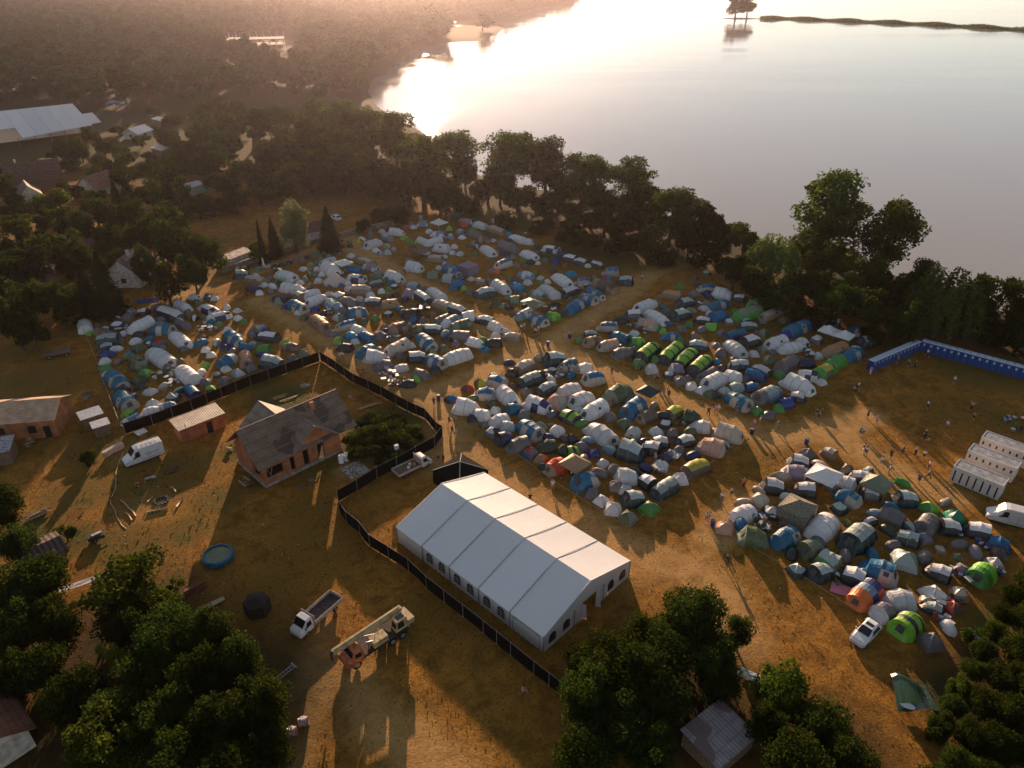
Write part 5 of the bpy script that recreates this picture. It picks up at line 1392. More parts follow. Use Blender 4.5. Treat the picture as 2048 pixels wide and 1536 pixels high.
def arch_window(cx_, base, w_, h_, n=10):
    pts = [(cx_-w_/2, base), (cx_+w_/2, base)]
    for i in range(n+1):
        a = math.pi*i/n; pts.append((cx_+math.cos(a)*w_/2, base+h_-w_/2+math.sin(a)*w_/2))
    return pts
def mwall(pts3, name="wall_panel"):
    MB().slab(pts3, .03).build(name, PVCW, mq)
for k in range(5):
    x0, x1 = k*bay+.06, (k+1)*bay-.06
    # wavy curtain wall on the visible long side
    m = MB(); n = 24
    for i in range(n):
        a, b = x0+(x1-x0)*i/n, x0+(x1-x0)*(i+1)/n
        ya, yb = .05*math.sin(i*1.7+k), .05*math.sin((i+1)*1.7+k)
        m.add([(a,ya*.2,ZE-.1),(b,yb*.2,ZE-.1),(b,yb,.05),(a,ya,.05)], [(3,2,1,0)])
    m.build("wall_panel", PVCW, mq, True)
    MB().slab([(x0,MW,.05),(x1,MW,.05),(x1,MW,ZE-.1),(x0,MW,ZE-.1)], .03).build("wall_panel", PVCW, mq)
    if k in (1,2,3):
        for f in (.27,.73):
            p2 = arch_window(x0+(x1-x0)*f, .75, 1.15, 1.45)
            MB().add([(a,-.075,b) for a,b in p2], [tuple(range(len(p2)))]).build("window", DARKW, mq)
            bars = MB(); cx_ = x0+(x1-x0)*f
            bars.box(cx_-.02,cx_+.02,-.1,-.08,.75,2.2); 
            for zz in (1.15,1.6): bars.box(cx_-.56,cx_+.56,-.1,-.08,zz,zz+.04)
            bars.build("window_bars", PVCW, mq)
    if k == 4:
        m = MB(); m.tube([(x0+.4,-.1,.1),(x0+.4,-.1,2.2),(x1-.5,-.1,2.2),(x1-.5,-.1,.1)], .035, 5); m.build("door_flap_edge", SEAM, mq)
    MB().box(k*bay-.06,k*bay+.06,-.1,.02,0,ZE).build("post", SEAM, mq)
MB().box(ML-.06,ML+.06,-.1,.02,0,ZE).build("post", SEAM, mq)
MB().box(ML-.06,ML+.06,MW-.02,MW+.1,0,ZE).build("post", SEAM, mq)
# gable ends
for gx in (0, ML):
    g_ = MB()
    s_ = 1 if gx else -1
    if gx:
        g_.add([(gx,0,ZE-.05),(gx,MW,ZE-.05),(gx,MW/2,ZR-.03)], [(0,1,2)])
        g_.add([(gx,0,.05),(gx,MW*.42,.05),(gx,MW*.42,ZE-.05),(gx,0,ZE-.05)], [(0,1,2,3)])
        g_.add([(gx,MW*.58,.05),(gx,MW,.05),(gx,MW,ZE-.05),(gx,MW*.58,ZE-.05)], [(0,1,2,3)])
    else:
        g_.add([(gx,0,.05),(gx,MW,.05),(gx,MW,ZE-.05),(gx,MW/2,ZR-.03),(gx,0,ZE-.05)], [(4,3,2,1,0)])
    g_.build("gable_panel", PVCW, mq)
for f in (.09,.24,.76,.91):
    p2 = arch_window(MW*f, .75, 1.15, 1.45)
    MB().add([(ML+.05,a,b) for a,b in p2], [tuple(range(len(p2)))]).build("window", DARKW, mq)
for f in (.33,.67):
    MB().box(ML+.02,ML+.08,MW*f-.04,MW*f+.04,.05,ZE).build("post", SEAM, mq)
MB().add([(ML+.02,MW*.42,.05),(ML+.5,MW*.44,.05),(ML+.3,MW*.44,2.2),(ML+.02,MW*.42,2.4)], [(0,1,2,3)]).build("door_flap", PVCW, mq)
MB().add([(ML+.02,MW*.58,.05),(ML+.6,MW*.6,.05),(ML+.3,MW*.6,2.2),(ML+.02,MW*.58,2.4)], [(0,1,2,3)]).build("door_flap", PVCW, mq)
LAND.append(("large white marquee", G(1030,1100)))

# black hip-topped side tent behind the marquee
c = G(922,965)
bt = thing("black_tent", (c.x, c.y, 0), mrz, "black-walled tent with a pale roof edge standing behind the white marquee", "tent")
a = 2.8
MB().add([(-a,-a,0),(a,-a,0),(a,a,0),(-a,a,0),(-a,-a,2.2),(a,-a,2.2),(a,a,2.2),(-a,a,2.2)], [(0,1,5,4),(1,2,6,5),(2,3,7,6),(3,0,4,7)]).build("wall_panel", BLACKS, bt)
MB().add([(-a-.05,-a-.05,2.22),(a+.05,-a-.05,2.22),(a+.05,a+.05,2.22),(-a-.05,a+.05,2.22),(0,0,3.7)], [(0,1,4),(1,2,4),(2,3,4),(3,0,4)]).build("roof", BLACKS, bt)
m = MB()
for q in ((-a,-a),(a,-a),(a,a),(-a,a)): m.tube([(q[0],q[1],2.26),(0,0,3.76)], .05, 5)
m.build("roof_edge", PVCW, bt)

# ------------------------------------------------------------------ unfinished brick house
bh = thing("brick_house", (-35.0, 81.5, 0), math.radians(44.7), "unfinished orange brick house with a patchy grey-brown roof inside the fence", "house")
XL, YD, ZW, ZRG = 12.6, 8.4, 4.0, 8.0
RX0, RX1 = -.9, 15.4
def wall_with_holes(x0, x1, z0, z1, holes, y, th, axis='x'):
    """brick wall in pieces around rectangular openings"""
    m = MB(); xs_ = sorted(set([x0,x1]+[h[0] for h in holes]+[h[1] for h in holes])); zs_ = sorted(set([z0,z1]+[h[2] for h in holes]+[h[3] for h in holes]))
    for i in range(len(xs_)-1):
        for j in range(len(zs_)-1):
            xm, zm = (xs_[i]+xs_[i+1])/2, (zs_[j]+zs_[j+1])/2
            if any(h[0] < xm < h[1] and h[2] < zm < h[3] for h in holes): continue
            if axis == 'x': m.box(xs_[i],xs_[i+1],y,y+th,zs_[j],zs_[j+1])
            else: m.box(y,y+th,xs_[i],xs_[i+1],zs_[j],zs_[j+1])
    return m
fh = [(.5,3.0,1.3,2.9),(4.2,4.9,.7,3.0),(6.3,7.2,.5,3.1),(8.7,9.7,.5,3.1)]
wall_with_holes(0, XL, .4, 3.75, fh, 0, .3).build("wall", BRICK, bh)
wall_with_holes(0, XL, .4, 3.75, [(3,4.2,1.3,2.8),(8,9.4,1.3,2.8)], YD-.3, .3).build("wall", BRICK, bh)
gw = wall_with_holes(.3, YD-.3, .4, 3.75, [(1.2,3.2,.9,2.9)], 0, .3, 'y')
gw.tri_wall((0,.0,3.75),(0,YD,3.75),(0,YD/2,7.55),-.3)
gw.build("wall", BRICK, bh)
gw = wall_with_holes(.3, YD-.3, .4, 3.75, [(3,5,.5,2.8)], XL-.3, .3, 'y')
gw.tri_wall((XL,.0,3.75),(XL,YD,3.75),(XL,YD/2,7.55),.3); gw.build("wall", BRICK, bh)
MB().box(-.15,XL+.1,-.15,YD+.1,0,.4).build("plinth", CONC, bh)
MB().box(.3,XL-.3,.3,YD-.3,.4,.45).build("inner_slab", paint("dark_inside", (.05,.035,.028), .95, .3), bh)
cen = MB(); cen.box(4.6,12.1,-.06,.32,3.75,4.0)
cen.build("lintel", CONC, bh)
# main roof
rf = MB()
ye = -.75
rf.slab([(RX0,ye,ZW-.25),(RX1,ye,ZW-.25),(RX1,YD/2,ZRG),(RX0,YD/2,ZRG)], .14)
rf.slab([(RX0,YD-ye,ZW-.25),(RX0,YD/2,ZRG),(RX1,YD/2,ZRG),(RX1,YD-ye,ZW-.25)], .14)
rfo = rf.build("roof", ROOFT, bh)
MB().tube([(RX0,YD/2,ZRG+.03),(RX1,YD/2,ZRG+.03)], .09, 6).build("ridge_cap", paint("ridge_metal", (.2,.15,.11), .5, .2), rfo)
bt_ = MB()
for f in (.28,.52,.76): 
    z = (ZW-.25)*(1-f)+ZRG*f; y = ye*(1-f)+YD/2*f
    bt_.tube([(RX0+.2,y-.06,z+.05),(RX1-(1.5 if f<.6 else .4),y-.06,z+.05)], .045, 4)
bt_.build("roof_batten", paint("batten", (.24,.17,.12), .8, .2), rfo)
def cross_gable(xc, hw, yf, yb, za, zl, front):
    g_ = MB()
    g_.slab([(xc-hw,yf,zl),(xc,yf,za),(xc,yb,za),(xc-hw,yb if not front else yb-3.4,zl)], .12)
    g_.slab([(xc,yf,za),(xc+hw,yf,zl),(xc+hw,yb if not front else yb-3.4,zl),(xc,yb,za)], .12)
    return g_
cross_gable(8.3, 3.75, -1.0, 3.35, 7.05, 3.95, True).build("gable_roof", ROOFT_Y, bh)
gf = MB(); 
gf.tri_wall((5.0,-.02,4.0),(11.6,-.02,4.0),(8.3,-.02,6.85),-.25); gf.build("gable_wall", BRICK, bh)
MB().add([(7.3,-.06,4.35),(8.9,-.06,4.35),(8.9,-.06,5.7),(8.3,-.06,6.1),(7.3,-.06,5.5)], [(0,1,2,3,4)]).build("gable_opening", DARKW, bh)
cross_gable(6.0, 3.75, 11.2, 5.0, 7.05, 3.95, False).build("gable_roof", ROOFT_Y, bh)
rw = MB(); rw.box(2.8,9.2,8.4,10.7,.4,3.9); rw.tri_wall((2.7,10.7,3.9),(9.3,10.7,3.9),(6.0,10.7,6.8),.25); rw.build("rear_wing_wall", BRICK, bh)
ch = MB().box(10.3,10.9,3.1,3.6,6.2,8.2); ch.build("chimney", BRICK, bh)
for x, y in ((15.1,-.3),(15.1,8.5),(13.4,8.5)): MB().box(x-.1,x+.1,y-.1,y+.1,0,3.8).build("carport_post", WOOD_O, bh)
for h_ in fh: 
    fr = MB(); fr.box(h_[0],h_[1],-.03,.05,h_[2]-.08,h_[2]); fr.build("window_sill", CONC, bh)
pl = MB()
for k in range(2): pl.obox((1.0+k*.55,.6,2.0), .07,.07,2.0, 0, .6*(k%2)-.3)
pl.build("timber_brace", WOOD_N, bh)
LAND.append(("unfinished brick house", G(600,880)))

# ------------------------------------------------------------------ generic small buildings
def gable_house(name, label, cat, pc, heading_px, Lx, Ly, hw, hr, wallm, roofm, over=.4, windows=(), chimney=None, door=None, top=False):
    c = G(*pc, hw if top else 0); d = G(heading_px[0], heading_px[1])-G(*pc)
    rz = math.atan2(d.y, d.x)
    t = thing(name, (c.x, c.y, 0), rz, label, cat)
    m = MB(); x, y = Lx/2, Ly/2
    m.add([(-x,-y,0),(x,-y,0),(x,y,0),(-x,y,0),(-x,-y,hw),(x,-y,hw),(x,y,hw),(-x,y,hw),(-x,0,hr-.1),(x,0,hr-.1)],
          [(0,1,5,4),(2,3,7,6),(1,2,6,9,5),(3,0,4,8,7)])
    m.build("wall", wallm, t)
    k = (hr-hw)/y; r = MB(); e = over
    r.slab([(-x-e,-y-e,hw-k*e+.08),(x+e,-y-e,hw-k*e+.08),(x+e,0,hr+.08),(-x-e,0,hr+.08)], .1)
    r.slab([(-x-e,y+e,hw-k*e+.08),(-x-e,0,hr+.08),(x+e,0,hr+.08),(x+e,y+e,hw-k*e+.08)], .1)
    ro = r.build("roof", roofm, t)
    if chimney: MB().box(chimney[0]-.3,chimney[0]+.3,chimney[1]-.3,chimney[1]+.3,hw,hr+.9).build("chimney", WALLW, ro)
    for (face, u, z, w_, h_) in windows:
        f = {'s':lambda a:(a,-y-.03), 'n':lambda a:(a,y+.03), 'e':lambda a:(x+.03,a), 'w':lambda a:(-x-.03,a)}[face]
        p0, p1 = f(u-w_/2), f(u+w_/2)
        fr = MB().add([(p0[0],p0[1],z),(p1[0],p1[1],z),(p1[0],p1[1],z+h_),(p0[0],p0[1],z+h_)], [(0,1,2,3)]).build("window", DARKW, t)
    if door:
        face, u, w_, h_ = door
        p0, p1 = {'s':((u-w_/2,-y-.03),(u+w_/2,-y-.03)), 'e':((x+.03,u-w_/2),(x+.03,u+w_/2)), 'w':((-x-.03,u-w_/2),(-x-.03,u+w_/2)), 'n':((u-w_/2,y+.03),(u+w_/2,y+.03))}[face]
        MB().add([(p0[0],p0[1],.05),(p1[0],p1[1],.05),(p1[0],p1[1],h_),(p0[0],p0[1],h_)], [(0,1,2,3)]).build("door", DARKW, t)
    return t
def flat_shed(name, label, cat, pc, head, Lx, Ly, h0, h1, wallm, roofm, door=None, over=.25):
    c = G(*pc); d = G(*head)-G(*pc); rz = math.atan2(d.y, d.x)
    t = thing(name, (c.x, c.y, 0), rz, label, cat); x, y = Lx/2, Ly/2
    MB().add([(-x,-y,0),(x,-y,0),(x,y,0),(-x,y,0),(-x,-y,h0),(x,-y,h0),(x,y,h1),(-x,y,h1)], [(0,1,5,4),(1,2,6,5),(2,3,7,6),(3,0,4,7)]).build("wall", wallm, t)
    e = over
    MB().slab([(-x-e,-y-e,h0+.06),(x+e,-y-e,h0+.06),(x+e,y+e,h1+.06),(-x-e,y+e,h1+.06)], .05).build("roof", roofm, t)
    if door: MB().box(door[0]-door[1]/2,door[0]+door[1]/2,-y-.05,-y-.02,.05,door[2]).build("door", DARKW, t)
    return t

t = flat_shed("brick_shed", "small brick shed with a beige corrugated roof and dark doorway beside the fence", "shed", (402,862), (452,842), 6.9, 3.0, 2.5, 2.9, BRICK, CORR, (1.0,.9,2.0))
MB().tube([(-2.6,-1.75,0),(-2.6,-1.75,3.6)], .05, 5).build("antenna_pole", STEEL, t)
flat_shed("roofed_shelter", "larger pale-roofed open shelter beside the campsite's wire fence", "shelter", (188,850), (212,842), 2.9, 2.2, 2.2, 2.4, WOOD_O, paint("pale_roof_sheet", (.5,.5,.52), .5, .15))
flat_shed("roofed_shelter", "smaller pale-roofed lean-to beside the campsite's wire fence", "shelter", (207,868), (232,860), 2.1, 1.7, 2.0, 2.1, WOOD_O, paint("pale_roof_sheet", (.5,.5,.52), .5, .15))
flat_shed("well_cover", "little tin-roofed box on posts near the wire fence", "cover", (285,874), (296,869), 1.1, .8, .9, 1.0, WOOD_O, paint("pale_tin", (.55,.5,.45), .5, .15))
c = G(230,905); d = G(249,893)-G(211,914)
t = thing("board_wall", (c.x,c.y,0), math.atan2(d.y,d.x), "low pale board wall lying by the fence corner near the white van", "wall")
MB().obox((0,0,.45), 3.2,.12,.9).build("board", paint("pale_board", (.36,.28,.24), .8, .2), t); MB().obox((0,.3,.85), 3.3,.7,.06).build("cap_board", paint("pale_board2", (.42,.33,.28), .8, .2), t)
t = gable_house("farm_house", "tan corrugated roofed brick farmhouse cut off at the picture's edge", "house", (55,855), (115,850), 12, 7, 3.4, 5.0, BRICK, CORRX, .4, (('s',-2,1.2,1.2,1.2),('s',2.5,1.0,1.2,1.3)), None, ('s',4.6,1.0,2.1))
flat_shed("garden_shed", "grey tarpaulin-roofed shed near the heap of firewood", "shed", (2,920), (30,915), 4, 3.5, 2.4, 2.8, WOOD_O, paint("grey_sheet", (.27,.25,.28), .6, .3))
gable_house("cottage", "white gabled cottage with a brown and pale roof among the conifers", "house", (270,560), (235,590), 9.5, 7.5, 3.4, 6.8, WALLW, stripmat("pale_brown_roof", (.36,.29,.25), (.2,.14,.11), .4, 0, .7, .5, tile=1.4, patch=(.12,.08,.06)), .5,
            (('w',1.6,3.6,.8,1.1),('w',-2.2,.9,1.3,1.2),('w',2.2,.9,1.1,1.2),('s',0,1,1.2,1.2),('e',0,1.2,1.1,1.1),('n',1,1,1,1.2)), (1,.6))
flat_shed("long_shed", "low white-walled shed with a pale rough roof by the campsite wall", "shed", (474,524), (530,502), 8, 3.0, 2.0, 2.2, WALLW, paint("pale_felt", (.5,.4,.33), .9, .35, 1.5))
gable_house("farm_shed", "long red-roofed building in the village trees", "shed", (122,482), (170,468), 17, 5, 2.6, 3.8, WALLW, RED_T, .3, (('s',5,1,1.5,1),))
gable_house("white_bungalow", "white bungalow with a dark red roof behind the pale tree", "house", (618,478), (655,470), 13, 6, 2.8, 4.4, WALLW, paint("maroon_roof", (.12,.04,.035), .8, .2, 2), .3, (('s',4,1,1.2,1.1),))
gable_house("timber_hut", "square hut with a dark ribbed roof among the front trees", "hut", (88,1128), (130,1108), 4.6, 3.8, 2.3, 2.9, WOOD_O, stripmat("dark_rib_roof", (.13,.085,.075), (.05,.033,.03), .62, 0, .7, .8), .4)
gable_house("village_house", "dark brown farmhouse with a steep roof and white chimney", "house", (75,372), (130,365), 15, 10, 3.0, 8, paint("dark_plaster", (.2,.11,.07), .9, .2), paint("dark_tiles", (.10,.055,.04), .85, .3, 2), .6, (), (-4,1))
gable_house("village_house", "reddish-roofed garden house with a sunlit ridge", "house", (200,385), (235,372), 10, 8, 2.8, 6, WALLW, paint("slate", (.2,.085,.055), .8, .3, 2), .5)
gable_house("village_house", "small steep-roofed house with white gable among the gardens", "house", (62,402), (45,375), 8, 6, 2.8, 5.6, WALLW, paint("grey_brown_tiles", (.13,.1,.08), .8, .25, 2), .4)
flat_shed("garden_shed", "flat white-roofed shed at the village edge", "shed", (5,378), (30,374), 7, 5, 2.3, 2.6, WALLW, paint("white_roof_felt", (.55,.53,.52), .6, .15))
flat_shed("garden_shed", "pale turquoise-walled shed at the end of the village lane", "shed", (392,385), (410,380), 5.5, 4, 2.6, 2.9, paint("turquoise_wall", (.25,.38,.34), .8, .15), paint("white_roof_felt", (.55,.53,.52), .6, .15))
gable_house("garden_house", "white cross-roofed garden house with a window on the meadow", "house", (278,275), (300,268), 9, 7, 2.6, 4.4, WALLW, paint("bright_roof", (.62,.6,.6), .5, .1, 2), .6, (('s',0,1,1.6,1),('w',0,1,1.2,1)))
flat_shed("garden_shed", "white mono-pitch shed on the far meadow behind the garden house", "shed", (322,250), (338,244), 5.5, 4, 2.2, 3.2, WOOD_O, paint("bright_roof", (.62,.6,.6), .5, .1, 2))
flat_shed("garden_shed", "white mono-pitch shed on the near side of the far meadow", "shed", (322,309), (338,302), 5.0, 3.8, 2.0, 3.0, WOOD_O, paint("bright_roof", (.62,.6,.6), .5, .1, 2))
gable_house("brown_hut", "small orange-brown hut beside the white exhibition tent", "hut", (178,283), (190,278), 5, 4, 2.4, 3.8, paint("brown_boards", (.2,.1,.06), .9, .2), paint("brown_roof", (.2,.09,.05), .8, .2), .2)
flat_shed("green_roof_hut", "pale-green-roofed hut hidden in the village trees", "hut", (84,552), (96,546), 4, 3, 2.2, 2.5, WOOD_O, paint("pale_green_roof", (.3,.36,.28), .7, .2))
flat_shed("garage", "rust-roofed garage in the dark village trees", "shed", (85,585), (115,575), 7, 4, 2.3, 2.6, WOOD_O, paint("rust_roof", (.2,.1,.06), .8, .35, 1.5))
gable_house("farm_barn", "dark red-roofed barn among the village trees", "shed", (225,498), (270,490), 13, 5, 2.4, 3.6, WOOD_O, paint("dark_red_roof", (.1,.04,.03), .8, .3, 2), .3)
gable_house("tile_house", "old house with mossy red-brown tiles at the front left corner", "house", (-35,1500), (-70,1440), 7, 7, 3.0, 5.0, WALLW, stripmat("mossy_tile", (.24,.1,.06), (.12,.05,.03), .35, 0, .9, .7, tile=.5, patch=(.09,.07,.05)), .6, (), None)
flat_shed("tin_roof_shed", "weathered grey tin-roofed shed in the dark front trees", "shed", (1432,1494), (1486,1449), 5.2, 4.2, 2.0, 2.3, WOOD_O, stripmat("weathered_tin", (.3,.26,.27), (.2,.17,.18), .4, 0, .6, .6, tile=1.2, patch=(.14,.1,.1)))
# far exhibition tent
def hall_pt(u, v):
    """u along the hall, v from the front eave (0) up to the ridge (1)"""
    a, b = G(40,277,3.5), G(185,250,3.5); c_, d_ = G(0,222,12), G(145,207,12)
    return a.lerp(b, u).lerp(c_.lerp(d_, u), v)
o0 = hall_pt(.5,0); o0 = Vector((o0.x,o0.y,0))
t = thing("exhibition_tent", o0, 0, "big white-roofed exhibition hall tent on the village meadow", "marquee")
for k in range(7):
    u0, u1 = -.35+k*.193, -.35+(k+1)*.193-.004
    v0 = 0 if u0 > -.02 else .38
    MB().slab([hall_pt(u0,v0)-o0, hall_pt(u1,v0)-o0, hall_pt(u1,1)-o0, hall_pt(u0,1)-o0], .12).build("roof_panel", PVC, t)
MB().slab([hall_pt(1.0,.05)-o0, hall_pt(1.15,.05)-o0, hall_pt(1.15,.52)-o0, hall_pt(1.0,.52)-o0], .12).build("roof_panel", PVC, t)
for u in (-.35,-.02,.2,.4,.6,.8,.998,1.14):
    for v in ((.04,) if u > -.1 else (.4,)):
        p = hall_pt(u, v)-o0; MB().tube([(p.x,p.y,0),(p.x,p.y,p.z-.15)], .14, 5).build("post", STEEL, t)
a, b = hall_pt(-.35,.99)-o0, hall_pt(1.0,.99)-o0
MB().slab([(a.x,a.y,0),(b.x,b.y,0),(b.x,b.y,b.z-.2),(a.x,a.y,a.z-.2)], .1).build("back_wall", PVCW, t)
# concrete building under construction by the far beach
c = G(515,100); 
t = thing("concrete_building", (c.x,c.y,0), math.radians(12), "two-storey concrete shell under construction above the far sand slope", "building")
for z in (0,4.2,8.4): MB().box(-22,22,-10,10,z,z+.5).build("floor_slab", paint("pale_concrete", (.5,.44,.4), .9, .2, .3), t)
cm_ = MB()
for i in range(9):
    for y_ in (-9.6,0,9.6):
        for z in (.5,4.7): cm_.box(-21.6+i*5.4-.2,-21.6+i*5.4+.2,y_-.2,y_+.2,z,z+3.7)
cm_.build("columns", paint("pale_concrete", (.5,.44,.4), .9, .2, .3), t)
MB().box(-20,20,1,1.3,.5,4.2).build("inner_wall", paint("shell_wall", (.3,.25,.22), .9, .2), t)
rb_ = MB()
for i in range(17): rb_.tube([(-21.6+i*2.7,-9.6,8.9),(-21.6+i*2.7,-9.6,12)], .12, 4, False)
for i in range(9): rb_.tube([(-21.6+i*5.4,9.6,8.9),(-21.6+i*5.4,9.6,13)], .12, 4, False)
rb_.build("scaffold", paint("scaffold_grey", (.45,.4,.36), .7, .1), t)
flat_shed("white_hall", "white-roofed hall half hidden in the wood", "hall", (325,84), (345,82), 30, 14, 8, 9, WALLW, paint("bright_roof", (.62,.6,.6), .5, .1, 2))
c = G(900,52); t = thing("lake_jetty", (c.x,c.y,0), .1, "white jetty with a small boathouse on the far shore", "jetty")
MB().box(-12,12,-1.5,1.5,-.1,.2).build("deck", paint("bright_roof", (.62,.6,.6), .5, .1, 2), t); MB().box(-9,6,3,9,0,3.4).build("boathouse", WALLW, t); MB().box(-10,7,2.5,9.5,3.4,3.7).build("boathouse_roof", paint("bright_roof", (.62,.6,.6), .5, .1, 2), t)

# ------------------------------------------------------------------ fences
def fence(name, label, pts, h, panelm, postm, step=3.0, top=True, wires=False, sag=0.0, postr=.035, at_top=True):
    P = [G(x, y, h if at_top else 0) for x, y in pts]
    for p in P: p.z = 0
    t = thing(name, (P[0].x, P[0].y, 0), 0, label, "fence")
    o = P[0].copy(); P = [p-o for p in P]
    sp = []
    for a, b in zip(P[:-1], P[1:]):
        n = max(1, round((b-a).length/step))
        for i in range(n): sp.append(a.lerp(b, i/n))
    sp.append(P[-1])
    pr_ = random.Random(name)
    for i, (a, b) in enumerate(zip(sp[:-1], sp[1:])):
        d = (b-a).normalized(); s = Vector((-d.y, d.x, 0))
        m = MB()
        if panelm and i < 99:
            n = 4; bulge = pr_.uniform(-.12,.12)
            for k in range(n):
                f0, f1 = k/n, (k+1)/n
                o0 = s*bulge*math.sin(math.pi*f0); o1 = s*bulge*math.sin(math.pi*f1)
                z0, z1 = h-sag*math.sin(math.pi*f0), h-sag*math.sin(math.pi*f1)
                m.add([a.lerp(b,f0)+o0+Vector((0,0,.04)), a.lerp(b,f1)+o1+Vector((0,0,.04)), a.lerp(b,f1)+Vector((0,0,z1)), a.lerp(b,f0)+Vector((0,0,z0))], [(0,1,2,3)])
            m.build("screen_panel", panelm, t, True)
    m = MB()
    for q in sp:
        m = MB(); m.tube([q, q+Vector((0,0,h+.06))], postr, 5); m.tube([q+Vector((0,0,0)), q+Vector((.0,0,.12))], postr*2.6, 6)
        if sp.index(q) < 99: m.build("post", postm, t)
    if top or wires:
        m = MB()
        for z in ((h+.02,) if not wires else (h*.5,h*.95)):
            m.tube([q+Vector((0,0,z)) for q in sp], .02 if top else .012, 4, False)
        m.build("top_rail" if top else "wire", postm, t)
    return t
POSTM = paint("galvanised_post", (.34,.3,.27), .5, .2, metal=.3)
FENCE1 = [(639,703),(670,722),(705,747),(735,760),(761,772),(790,788),(814,801),(849,817),(872,844),(884,852),(868,873),(831,893),(792,915),(752,934),(712,959),(673,981),(676,1002),(690,1022),(717,1043),(737,1069),(775,1092),(815,1118),(851,1152),(887,1180),(925,1209),(966,1241),(1021,1285),(1068,1323),(1130,1370)]
fence("screen_fence", "winding black screen fence round the brick house and past the white marquee", FENCE1, 2.0, BLACKS, POSTM, 2.6, sag=.06)
fence("screen_fence", "straight black screen fence between the village yard and the first tents", [(245,847),(300,829),(380,799),(440,775),(498,751),(570,727),(636,704)], 2.0, BLACKS, POSTM, 3.0, sag=.06)
fence("wire_fence", "thin wire fence between the tents and the village meadow", [(165,655),(190,715),(215,785),(240,850)], 1.2, None, POSTM, 3.5, False, True, 0, .04, False)
fence("wire_fence", "wire fence along the reeds behind the far tents", [(965,415),(1010,424),(1090,447),(1170,468),(1260,495),(1335,516)], 1.3, None, POSTM, 5, False, True, 0, .05, False)
fence("wire_fence", "wire fence with small white signs under the shore willows", [(1425,548),(1500,572),(1580,594),(1660,616),(1740,640),(1835,672)], 1.3, None, POSTM, 4.5, False, True, 0, .05, False)
fence("wire_fence", "old wire fence beside the grassy yard track", [(62,955),(110,930),(160,905),(210,885)], 1.1, None, WOOD_O, 2.0, False, True, 0, .05, False)
sg = random.Random(8)
for i in range(14):
    f = i/13; p = G(1430+(1835-1430)*f, 549+(672-549)*f+sg.uniform(-3,3))
    t = thing("notice_board", (p.x,p.y,0), sg.uniform(-.5,.2), None, None)
    MB().obox((0,-.06,1.0), .5,.03,.35).build("board", WHITEP, t); MB().obox((0,0,.5), .05,.05,1.0).build("post", POSTM, t)
    auto(t, "small white notice on the wire fence", "sign", "white notices on the wire fence")
# concrete wall along the campsite's far side
WP = [G(*p) for p in [(440,549),(560,508),(720,466),(800,447)]]
t = thing("boundary_wall", (WP[0].x,WP[0].y,0), 0, "low concrete boundary wall behind the far tents", "wall")
for a, b in zip(WP[:-1], WP[1:]):
    a, b = a-WP[0], b-WP[0]; d = b-a
    MB().obox(((a+b)/2+Vector((0,0,.7))), d.length,.25,1.4, math.atan2(d.y,d.x)).build("wall_section", paint("old_wall", (.2,.15,.115), .95, .25, .8), t)
    MB().obox(((a+b)/2+Vector((0,0,1.44))), d.length,.4,.08, math.atan2(d.y,d.x)).build("coping", paint("pale_coping", (.3,.235,.19), .8, .3), t)

# boundary cords around the tent blocks
CORD = paint("pale_cord", (.42,.34,.22), .8, .1)
for lab, pts in [("cord marking the edge of the tents facing the marquee", [(905,812),(1000,885),(1110,965),(1255,1056),(1390,950),(1495,872)]),
                 ("cord marking the edge of the tents nearest the shower cabins", [(1610,905),(1510,985),(1425,1055),(1530,1110),(1600,1150),(1700,1215)]),
                 ("cord marking the front edge of the green tunnel tents", [(1150,693),(1260,730),(1360,775),(1440,812)]),
                 ("cord marking the edge of the tents beside the notice fence", [(1430,560),(1560,625),(1700,680)])]:
    q = [G(*p)+Vector((0,0,.14)) for p in pts]
    o = MB().tube(q, .035, 4, False).build("marker_cord", CORD, None); o['label'] = lab; o['category'] = "cord"; o['group'] = "cords round the tent blocks"
hose = [(247,905),(238,925),(232,945),(232,975),(228,985),(221,1000),(222,1008),(230,1020),(234,1035),(244,1052),(252,1058)]
o = MB().tube([G(*p)+Vector((0,0,.05)) for p in hose], .06, 5, False).build("garden_hose", paint("beige_hose", (.4,.3,.2), .6, .1), None, True)
o['label'] = "beige hose winding over the yard from the white van"; o['category'] = "hose"

